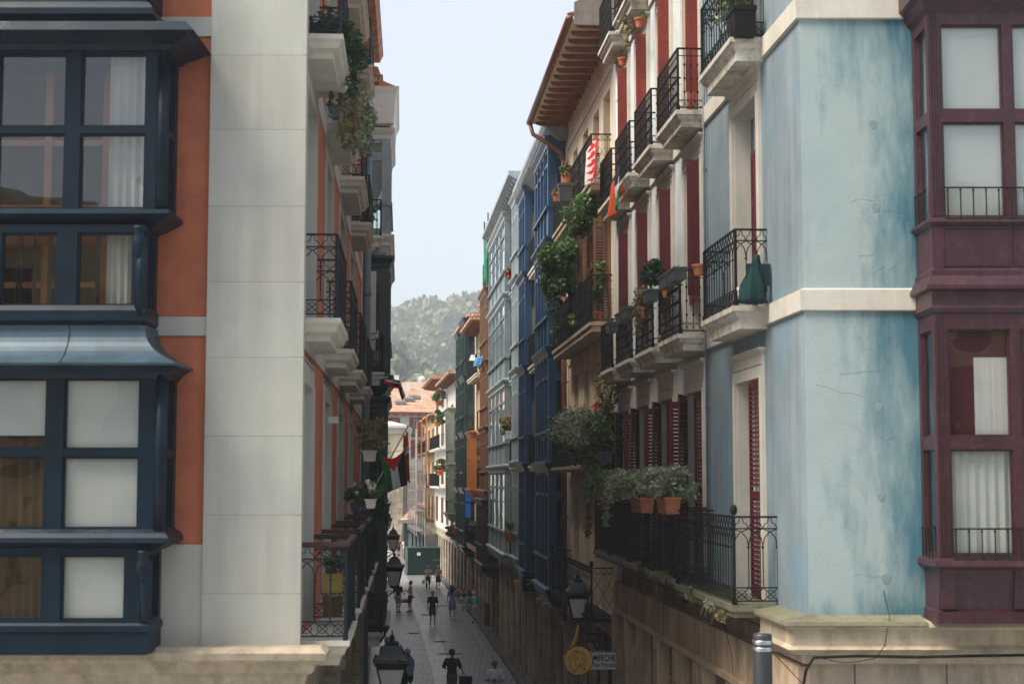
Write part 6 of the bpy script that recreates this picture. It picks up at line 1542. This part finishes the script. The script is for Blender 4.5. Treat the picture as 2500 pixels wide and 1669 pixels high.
person('stooping old man in teal jumper and beige shorts at the flower stall',*G(1160,1520),-15,1.62,lean=.42,stride=.04,top=('t_teal',.9),bottom=('b_beige','shorts'),hair=('h_white','short'),arms={'L':((-.22,.10,1.14),(-.20,.32,1.05)),'R':((.24,.02,1.14),(.25,.14,.92))})
f2,_=person('man in black tee and olive trousers seen from behind in the foreground',*atD(1105,53),8,1.78,stride=.04,top=('t_black',.55),bottom=('b_olive','trousers'),hair=('h_dark','short'),skin='skin',arms={'L':((-.30,.02,1.16),(-.20,.24,1.10)),'R':((.30,.02,1.15),(.34,.14,1.02))})
B=base('tote_bag',f2.w(.40,.15,.55),'black square shopping bag held by the man in the black tee','bag'); b=MB(f2); b.rects([(.24,.62,.06,.20,.42),(.22,.64,.04,.22,.85),(.23,.63,.08,.18,.88)]); b.build('body','b_black',B)
b=MB(f2); b.tube([(.30,.13,.87),(.33,.14,1.0),(.36,.14,.99),(.50,.13,.87)],.008,5); b.build('handle','b_black',B)
person('bald man in sunglasses and white polo shirt looking at a phone',*atD(1208,50.3),180,1.74,stride=.03,top=('t_white',.55),bottom=('t_white','trousers'),hair=('h_grey','bald'),skin='skin2',glasses=True,tuck=False,belly=.02,arms={'L':((-.27,.04,1.12),(-.06,.28,1.12)),'R':((.27,.04,1.12),(.06,.28,1.13))})
q=PF(*atD(1208,50.3),180,1.74/1.75)
B=base('phone',q.w(0,.37,1.15),'dark phone in the hands of the bald man','phone'); b=MB(q); b.rects([(-.036,.036,.34,.345,1.12),(-.036,.036,.40,.405,1.22)]); b.build('body','shoe_dark',B); b=MB(q); b.quad((-.033,.338,1.125),(.033,.338,1.125),(.033,.398,1.218),(-.033,.398,1.218)); b.build('screen','glass_dk',B)
f3,_=person('grey haired man in blue checked shirt and dark trousers with a plastic bag',*atD(1001,53.5),-50,1.74,lean=.12,stride=.10,top=('t_check',.55),bottom=('b_navy','trousers'),hair=('h_grey','short'),belly=.03,arms={'L':((-.25,.02,1.14),(-.26,.14,.90)),'R':((.25,.0,1.14),(.26,.08,.88))})
B=base('plastic_bag',f3.w(-.27,.2,.3),'white plastic bag hanging from the hand of the man in checks','bag'); b=MB(f3); limb(b,[(-.27,.19,.84),(-.27,.19,.68),(-.27,.19,.50)],[.015,.09,.12]); o=b.build('bag','t_white',B); remesh(o,.02)
person('bearded man in sunglasses and denim shirt raising his hand near the first lantern',*atD(948,57),170,1.76,stride=.02,top=('t_denim',.9),bottom=('b_navy','trousers'),hair=('h_dark','short'),glasses=True,arms={'L':((-.30,.10,1.22),(-.30,.22,1.50)),'R':((.26,.0,1.14),(.27,.06,.9))})
person('dark haired woman partly behind the nearest lantern',*atD(981,53.6),-160,1.62,stride=.02,woman=True,top=('t_white',.5),bottom=('b_blue','trousers'),hair=('h_dark','short'))
person('person in grey tee seen above the second lantern',*G(955,1430),175,1.70,stride=.08,top=('t_denim',.5),bottom=('b_black','trousers'),hair=('h_dark','short'))
for lab,px,py,hd,tp,bt,hr,wm in (('distant person in dark red top walking in the square',973,1357,20,'t_darkred','b_black','h_dark',False),('distant person in beige clothes with a blue shoulder bag',988,1358,10,'t_cream','b_beige','h_dark',True),('distant person in blue beyond the left lantern',945,1352,60,'t_denim','b_navy','h_dark',False),('distant person in navy shirt behind the beige walker',981,1346,170,'t_navy','b_navy','h_dark',False),
    ('distant person in white top standing behind the green container',1016,1352,150,'t_white','b_navy','h_white',False),('distant person in red top behind the green container',1031,1354,190,'t_red','b_navy','h_dark',True),('distant dark dressed person left of the one in white',1007,1351,100,'t_black','b_black','h_blond',True),('distant person in a pale top lower beside the container',1018,1362,180,'t_pink','b_white','h_blond',True)):
    person(lab,*G(px,py),hd,1.68,stride=.08,woman=wm,top=(tp,.5),bottom=(bt,'trousers'),hair=(hr,'short'))
# carrier bag of the woman in white
B=base('shopping_bag',f1.w(.3,.05,.3),'small white bag in the hand of the woman in the white top','bag'); b=MB(f1); b.rects([(.22,.42,.0,.1,.42),(.2,.44,-.02,.12,.72)]); b.tube([(.26,.05,.72),(.27,.04,.84),(.38,.05,.72)],.008,4); b.build('bag','t_white',B)
# dog
x,y=G(988,1490); fd=PF(x,y,100,1.)
B=base('dog',(x,y,0),'large beige dog standing sideways among the strollers','dog'); b=MB(fd)
M['fur']=mat('beige_fur',(.36,.28,.18),.95,.2,10,.3,60)
limb(b,[(0,-.34,.56),(0,-.12,.55),(0,.08,.55),(0,.26,.57)],[.10,.105,.125,.125]); limb(b,[(0,.28,.60),(0,.38,.74)],[.09,.07]); limb(b,[(0,.40,.80),(0,.50,.77),(0,.58,.75)],[.075,.05,.035])
for s_ in (-1,1):
    limb(b,[(s_*.07,.26,.52),(s_*.075,.24,.34),(s_*.075,.26,.18),(s_*.075,.26,.04)],[.06,.036,.030,.028]); b.ball((s_*.075,.285,.03),.036,8,.7)
    limb(b,[(s_*.07,-.34,.52),(s_*.08,-.28,.34),(s_*.08,-.41,.20),(s_*.08,-.37,.04)],[.085,.05,.028,.026]); b.ball((s_*.08,-.345,.03),.036,8,.7)
    limb(b,[(s_*.05,.37,.86),(s_*.075,.36,.80)],[.022,.03])
limb(b,[(0,-.43,.60),(0,-.56,.62),(0,-.66,.72)],[.04,.03,.018]); o=b.build('body','fur',B); remesh(o,.018)
b=MB(fd); b.tube([(.085*math.cos(a),.35+.085*math.sin(a)*.6,.68+.05*math.sin(a)) for a in [i*math.pi/6 for i in range(12)]],.014,5,True); b.build('collar','t_red',B)
b=MB(fd); b.ball((0,.612,.755),.016,6); b.ball((-.045,.47,.82),.01,6); b.ball((.045,.47,.82),.01,6); b.build('nose_and_eyes','shoe_dark',B)
# ================================================================== street things
x,y=G(1140,1493)
fx=Fr((x,y),(RP[1][0],RP[1][1]),'R')
B=base('flower_stall',(x,y,0),'white legged flower stand heaped with red blooms by the right hand shops','stall')
fs2=Fr((x-.55,y-.2),(x+.55,y+.25),'R')
b=MB(fs2)
for u in (.0,.5,1.0):
    for o in (0,.5): b.box(u,u+.05,o,o+.05,0,.75)
b.box(0,1.05,0,.55,.75,.79); b.box(0,1.05,0,.55,.35,.38); b.build('stand','white_paint',B)
rnd=random.Random(8)
for u in (.15,.5,.85):
    for o in (.12,.4):
        q=MB(fs2); q.lathe((u,o),[(.07,.79),(.10,1.02)],10); q.build('bucket','planter_gr',B)
b=MB(WORLD); mats=['flower_red','leaf','flower_pink','flower_white']
for k in range(70):
    b.mi=rnd.choice([0,0,0,1,2,3]); c=fs2.w(rnd.uniform(-.02,1.05),rnd.uniform(-.0,.55),rnd.uniform(1.02,1.32)); leaves(b,c,(.07,.07,.06),9,.06,rnd,elong=1)
b.build('flowers',mats,B)
B=base('flower_bucket',fs2.w(1.25,.2,0),'dark bucket with leafy stems on the ground beside the flower stand','bucket'); b=MB(fs2); b.lathe((1.25,.2),[(.13,0),(.17,.4)],12); b.build('bucket','planter_gr',B); b=MB(WORLD); clumps(b,fs2.w(1.25,.2,.6),(.2,.2,.25),6,30,.08,rnd); b.build('foliage','leaf_dk',B)
x,y=G(1192,1533); fo_=Fr((x,y),(x-.08,y+.5),'R')
M['crate_wood']=mat('orange_crate_wood',(.30,.12,.045),.7,.2,5,.1,30)
def crate(u,z,label):
    B=base('crate',fo_.w(u,0,z),label,'crate','orange crates stacked by the shop door'); b=MB(fo_)
    for o in (-.16,.16):
        for zz in (.01,.11,.21): b.box(u,u+.5,o-.01,o+.01,z+zz,z+zz+.075)
    for uu in (u,u+.48):
        for zz in (.01,.11,.21): b.box(uu,uu+.02,-.149,.149,z+zz,z+zz+.075)
    b.box(u+.02,u+.48,-.149,.149,z,z+.012); b.build('slats','crate_wood',B)
    b=MB(fo_)
    for uu in (u+.02,u+.45):
        for o in (-.145,.115): b.box(uu,uu+.03,o,o+.03,z+.012,z+.30)
    b.build('corner_post','crate_wood',B)
for k,l in enumerate(('orange slatted crate at the bottom of the stack by the shop','orange slatted crate second from the ground in the stack','orange slatted crate third from the ground in the stack','orange slatted crate on top of the stack by the shop')): crate(0,.005+.305*k,l)
# container
x0,y0=G(996,1402); x1,y1=G(1079,1402); y0=122.
B=base('container',((x0+x1)/2,y0,0),'dark green metal container with a white sticker standing in the lane','container')
fc=Fr((x0,y0),(x1+.1,y0+.4),'L'); Lc=fc.L; hc=onY(1030,1337,y0)[2]
b=MB(fc); b.box(0,Lc,-2.4,0,.12,hc); 
for k in range(15): b.box(Lc*(k+.3)/15,Lc*(k+.7)/15,0,.045,.25,hc-.15)
b.box(-.04,Lc+.04,-2.45,.06,.06,.2); b.box(-.04,Lc+.04,-2.45,.06,hc-.1,hc+.02)
for u in (.02,Lc-.1): b.box(u,u+.1,.0,.07,.2,hc-.1)
b.build('body','green_dk',B)
b=MB(fc); b.box(Lc*.26,Lc*.36,.07,.08,hc*.72,hc*.84); b.build('sticker','white_paint',B)
b=MB(fc); rnd=random.Random(1); p=[(Lc*.72,.075,hc*.55)]
for k in range(10): p.append((Lc*.72+.06*k,.075,hc*.55+rnd.uniform(-.08,.1)))
b.tube(p,.018,4); b.build('scrawl','sky_paint2',B)
B=base('metal_hoarding',(x1,y0+3,0),'corrugated silver hoarding round the foot of the scaffold','hoarding'); fh_=Fr(onY(1037,1165,124.8)[:2],onY(1080,1165,124.8)[:2],'L'); hh=onY(1037,1302,124.8)[2]
b=MB(fh_); n=28; pts=[(fh_.L*i/n,(.05 if i%2 else 0)) for i in range(n+1)]
b.loft([[(u,o,z) for u,o in pts] for z in (0,hh)],cap=False,close=False); b.loft([[(fh_.L,o,z) for o in (0,-3.2)] for z in (0,hh)],cap=False,close=False); b.build('sheet','chrome',B)
# cafe furniture at the left of the square
for k,(px,py,lb) in enumerate(((944,1372,'white cafe table near the far left lantern'),(952,1364,'white cafe table behind the first one at far left'))):
    x,y=G(px,py); B=base('cafe_table',(x,y,0),lb,'table'); b=MB(WORLD); b.lathe((x,y),[(.45,.72),(.45,.75)],16); b.build('tabletop','white_paint',B); b=MB(WORLD); b.tube([(x,y,.02),(x,y,.72)],.03,6); b.lathe((x,y),[(.25,0),(.22,.03)],12); b.build('leg','iron',B)
x,y=G(948,1395); B=base('bench',(x,y,0),'thin black iron bench at the left side of the lane','bench'); fbn=Fr((x-.9,y),(x+.9,y),'L'); b=MB(fbn)
for o in (-.2,-.05,.1): b.box(0,1.8,o,o+.1,.44,.47)
b.build('seat','iron',B); b=MB(fbn)
for z in (.6,.72): b.box(0,1.8,-.27,-.24,z,z+.08)
b.build('backrest','iron',B)
for u in (.1,1.65):
    b=MB(fbn); b.tube([(u,.18,0),(u,.15,.44),(u,-.25,.44),(u,-.28,.85)],.02,5); b.tube([(u,-.25,.44),(u,-.3,0)],.02,5); b.build('leg','iron',B)
# red menu board and small street bits near the shops
for k,(px,py,lb) in enumerate(((1222,1566,'grey wall shop board on the right hand front under the blue gallery'),)):
    u,z=F4.hit(1318,1520,.0)
B=base('wall_board',F4.w(1.3,.05,2.2),'pair of grey framed boards on the wall under the nearer blue gallery','board'); b=MB(F4); b.box(.15,.75,0,.08,1.6,3.0); b.box(2.65,3.3,0,.08,1.6,3.0); b.build('frame','iron',B); b=MB(F4); b.box(.2,.7,.08,.085,1.65,2.95); b.box(2.7,3.25,.08,.085,1.65,2.95); b.build('board','zinc',B)
SKYS,SUNS,HAZE,EXPO=.15,3.0,.0008,1.38
# ================================================================== ground
def strip(name,pts_a,pts_b,z,mt,kind='structure'):
    b=MB(WORLD)
    for i in range(len(pts_a)-1): b.quad((*pts_a[i],z),(*pts_a[i+1],z),(*pts_b[i+1],z),(*pts_b[i],z))
    o=b.build(name,mt,None,loc=(0,0,0)); o['kind']=kind; return o
M['asphalt']=mat('ground_dust',(.16,.14,.12),.9,.2,.3,.2,8)
def paver(name,col,mort,bw,bh,var,rough,ms):
    return blockmat(name,col,mort,bw,bh,rough=rough,var=var,msize=ms,horiz=True,bump=.5,spec=.5,dscale=.6)
M['setts']=paver('small_setts',(.27,.275,.275),(.06,.06,.06),.42,.26,.30,.38,.035)
M['slab']=paver('smooth_slabs',(.32,.345,.355),(.07,.07,.07),1.6,1.1,.12,.28,.03)
g=MB(WORLD); g.quad((-2500,-300,-.02),(2500,-300,-.02),(2500,3000,-.02),(-2500,3000,-.02)); o=g.build('ground','asphalt',None,loc=(0,0,0)); o['kind']='structure'
def offs(P,o,ext=True):
    R=[]
    for i,p in enumerate(P):
        a=P[max(0,i-1)]; c=P[min(len(P)-1,i+1)]; L=math.hypot(c[0]-a[0],c[1]-a[1])
        R.append((p[0]-(c[1]-a[1])/L*o,p[1]+(c[0]-a[0])/L*o))
    return R
RPx=[(4.2,10.5)]+RP+[(-9.6,162)]
bands=[(-.5,.95,'slab','pavement'),(.95,2.65,'setts','road'),(2.65,3.4,'slab','drain_channel'),(3.4,5.2,'setts','road'),(5.2,9.0,'slab','pavement')]
for a,c,m,n in bands: strip(n,offs(RPx,a),offs(RPx,c),0.0,m)
b=MB(WORLD); b.quad((-25,-6,-.008),(30,-6,-.008),(30,19,-.008),(-25,19,-.008)); o=b.build('road','slab',None,loc=(0,0,0)); o['kind']='structure'
b=MB(WORLD); b.quad((-22,120,-.006),(-4,120,-.006),(-4,180,-.006),(-22,180,-.006)); o=b.build('square','slab',None,loc=(0,0,0)); o['kind']='structure'
for k,(px,py,lb) in enumerate(((1075,1565,0),(1100,1595,0),(1010,1545,0),(1082,1478,0),(1040,1500,0))):
    x_,y_,_=ground(px,py); b=MB(WORLD)
    if k%2: b.box(x_-.5,x_+.5,y_-.25,y_+.25,.0,.006); 
    else: b.lathe((x_,y_),[(.32,.0),(.32,.007)],20)
    for q in range(4): b.box(x_-.22,x_+.22,y_-.2+.12*q,y_-.16+.12*q,.007,.011)
    o=b.build('manhole_cover','plinth'); tag(o,['round iron cover in the paving nearest the bagged man','oblong drain grating beside the smooth channel','round iron cover left of the channel near the first lantern','oblong grating in the paving past the blue dress','round iron cover between the walking man and the dog'][k],'manhole cover')
# raised kerb along the right hand fronts
rk=offs(RP,.0); rk2=offs(RP,.42)
b=MB(WORLD)
for i in range(len(rk)-1):
    b.loft([[(*rk[j],0.004),(*rk[j],.13),(*rk2[j],.13),(*rk2[j],0.004)] for j in (i,i+1)])
o=b.build('kerb','plinth',None,loc=(0,0,0)); o['kind']='structure'
# ================================================================== hill with woods
def hz(x,y):
    """terrain height of the wooded hill behind the town"""
    r=max(0.,min(1.,(y-330)/560)); r=r*r*(3-2*r)
    top=83+15*math.exp(-((x+26)/26)**2)-.006*abs(x+60) 
    base_=top*r
    m=34*math.exp(-((x+60)/60)**2-((y-430)/55)**2)
    w=noise.noise(Vector((x/90,y/90,0)))*9*r+noise.noise(Vector((x/30,y/30,3)))*3*r*(1 if y<860 else .3)
    return max(0,base_+m*.9+w)
b=MB(WORLD); nx,ny=90,44
ids=[[b.P(lerp(-700,640,i/nx),lerp(300,1150,j/ny),(hz(lerp(-700,640,i/nx),lerp(300,1150,j/ny)) if j>0 else -3)) for i in range(nx+1)] for j in range(ny+1)]
for j in range(ny):
    for i in range(nx): b.face((ids[j][i],ids[j][i+1],ids[j+1][i+1],ids[j+1][i]))
M['hillgrass']=mat('hill_ground',(.055,.075,.035),.95,.4,.02,0)
o=b.build('hill','hillgrass',None,loc=(0,0,0)); o['kind']='structure'
M['wood']=leafmat('wood_foliage',(.09,.125,.075),(.26,.28,.16),scale=.06)
rnd=random.Random(3); b=MB(WORLD)
def treeclump(b,x,y,z,r,h,rnd,n=80):
    for _ in range(n):
        a=rnd.random()*6.283; ph=math.acos(rnd.uniform(-.35,1)); k=r*rnd.uniform(.7,1.08)
        c=Vector((x+k*math.sin(ph)*math.cos(a),y+k*math.sin(ph)*math.sin(a),z+h*.5+h*.5*math.cos(ph)*rnd.uniform(.7,1.1)))
        s=r*rnd.uniform(.14,.27)
        t=Vector((rnd.gauss(0,1),rnd.gauss(0,1),rnd.gauss(0,1))).normalized(); q=t.cross(Vector((rnd.gauss(0,1),rnd.gauss(0,1),rnd.gauss(0,1)))).normalized()
        i=[]
        for (p_,q_) in ((-1,-.6),(.2,-1),(1,.2),(.1,1),(-.8,.5)):
            v=c+t*s*p_+q*s*q_; b.v.append(tuple(v)); i.append(len(b.v)-1)
        b.face(i)
cnt=0
while cnt<2300:
    y=340+760*rnd.random()**1.1; x=rnd.uniform(-.19,.07)*y+rnd.uniform(-25,25) if cnt<1900 else rnd.uniform(-.5,.45)*y
    z=hz(x,y); r=rnd.uniform(3.2,7.5)*(1.0 if y>520 else .9)
    if noise.noise(Vector((x/55,y/55,8)))<-.22: cnt+=1; continue
    treeclump(b,x,y,z-1,r,r*rnd.uniform(1.6,2.4),rnd); cnt+=1
o=b.build('wood','wood',None,loc=(0,0,0)); tag(o,'hazy green wood covering the hill beyond the roofs','wood',None,'stuff')
# far roofs at the foot of the hill
rnd=random.Random(5)
for k,(px,py,Y,w) in enumerate(((975,928,240,9),(1005,945,230,8),(948,952,215,7),(1032,930,260,9))):
    x,_,z=onY(px,py,Y); Bq=base('far_house',(x,Y,0),['white far house with clay roof, left of the three behind the end house','white far house with clay roof, middle one behind the end house','small far house at the left edge of the end house roof','farthest pale house just right of the end house roof'][k],'house')
    b=MB(WORLD); b.box(x-w/2,x+w/2,Y,Y+8,0,z-1.5); b.build('wall','white_plaster',Bq)
    b=MB(WORLD); b.loft([[(x-w/2-.4,Y-.5,z-1.5),(x-w/2-.4,Y+4,z),(x-w/2-.4,Y+8.4,z-1.5)],[(x+w/2+.4,Y-.5,z-1.5),(x+w/2+.4,Y+4,z),(x+w/2+.4,Y+8.4,z-1.5)]]); b.build('roof','tile',Bq)
    b=MB(WORLD); b.box(x-1,x-.3,Y+3,Y+3.7,z-.8,z+1.0); b.build('chimney','white_plaster',Bq)
# house across the square, behind the viewpoint (it is what the bay window glass mirrors)
FB=Fr((-24,-9),(24,-9),'R')
BB=base('facing_house',(-24,-9,0),'cream house with balconies across the crossing street, seen only mirrored in the window glass','house')
ops=[(u-.6,u+.6,z,z+2.3) for u in [3+3.4*i for i in range(13)] for z in (.3,4.6,8.2,11.6)]
wallmesh(BB,FB,0,48,0,15.5,ops,'ochre_plaster',rec=.3,depth=9)
b=MB(FB)
for z in (4.2,7.9,11.3): b.box(0,48,0,.08,z,z+.25)
b.box(0,48,0,.6,15.2,15.5); b.build('string_course','stone_pale',BB)
b=MB(FB)
for u in [3+3.4*i for i in range(13)]:
    for z in (.3,4.6,8.2,11.6): b.box(u-.6,u+.6,-.3,-.27,z,z+2.3)
split_build(b,'window','room',BB)
b=MB(FB)
for u in [3+3.4*i for i in range(13)]:
    for z in (4.55,8.2): b.box(u-1,u+1,0,.55,z-.15,z); railpanel(b,lambda t:(u-.95+t,.5),1.9,z,1,'simple')
split_build(b,'balcony','iron',BB,.001)
# ================================================================== sky, sun, air, camera
W=bpy.data.worlds.new('World'); C.world=W; W.use_nodes=True; nt=W.node_tree
bg=nt.nodes['Background']; sky=nt.nodes.new('ShaderNodeTexSky'); sky.sky_type='NISHITA'; sky.sun_disc=False
EL,AZ=math.radians(54),math.radians(-66)   # azimuth measured from behind the camera towards the right
sd=Vector((math.sin(AZ)*math.cos(EL),-math.cos(AZ)*math.cos(EL),math.sin(EL)))
sky.sun_elevation=EL; sky.sun_rotation=math.atan2(sd.x,sd.y)
sky.air_density=1.0; sky.dust_density=3.0; sky.ozone_density=1.5; sky.altitude=50
mxs=nt.nodes.new('ShaderNodeMix'); mxs.data_type='RGBA'; mxs.inputs[0].default_value=.75; mxs.inputs[7].default_value=(2.15,2.26,2.36,1)
nt.links.new(sky.outputs[0],mxs.inputs[6]); nt.links.new(mxs.outputs[2],bg.inputs[0]); bg.inputs[1].default_value=SKYS
sl=bpy.data.lights.new('sun','SUN'); sl.energy=SUNS; sl.angle=math.radians(32); sl.color=(1,.90,.76)
so=bpy.data.objects.new('sun',sl); COL.objects.link(so); so.rotation_euler=(-sd).to_track_quat('-Z','Y').to_euler()
# air
b=MB(WORLD); b.box(-720,660,-12,1200,-1.1,135); 
hm=bpy.data.materials.new('haze_air'); hm.use_nodes=True; n_=hm.node_tree; n_.nodes.clear(); oo=n_.nodes.new('ShaderNodeOutputMaterial'); pv=n_.nodes.new('ShaderNodeVolumePrincipled')
pv.inputs['Color'].default_value=(.86,.93,1,1); pv.inputs['Density'].default_value=HAZE; pv.inputs['Anisotropy'].default_value=.2; n_.links.new(pv.outputs[0],oo.inputs['Volume'])
o=b.build('haze',hm,None,loc=(0,0,0)); tag(o,'thin bluish summer haze in the air over the town','haze',None,'stuff')
cam=bpy.data.cameras.new('camera'); co=bpy.data.objects.new('camera',cam); COL.objects.link(co); C.camera=co
co.location=(0,0,H); co.rotation_euler=(math.pi/2+TH,0,0); cam.sensor_width=36; cam.lens=F/2500*36; cam.clip_end=5000; cam.clip_start=.1
cam.dof.use_dof=True; cam.dof.focus_distance=50; cam.dof.aperture_fstop=2.4
C.view_settings.view_transform='Standard'; C.view_settings.look='None'; C.view_settings.gamma=1; C.view_settings.exposure=EXPO
C.cycles.max_bounces=12; C.cycles.diffuse_bounces=8; C.cycles.transparent_max_bounces=16
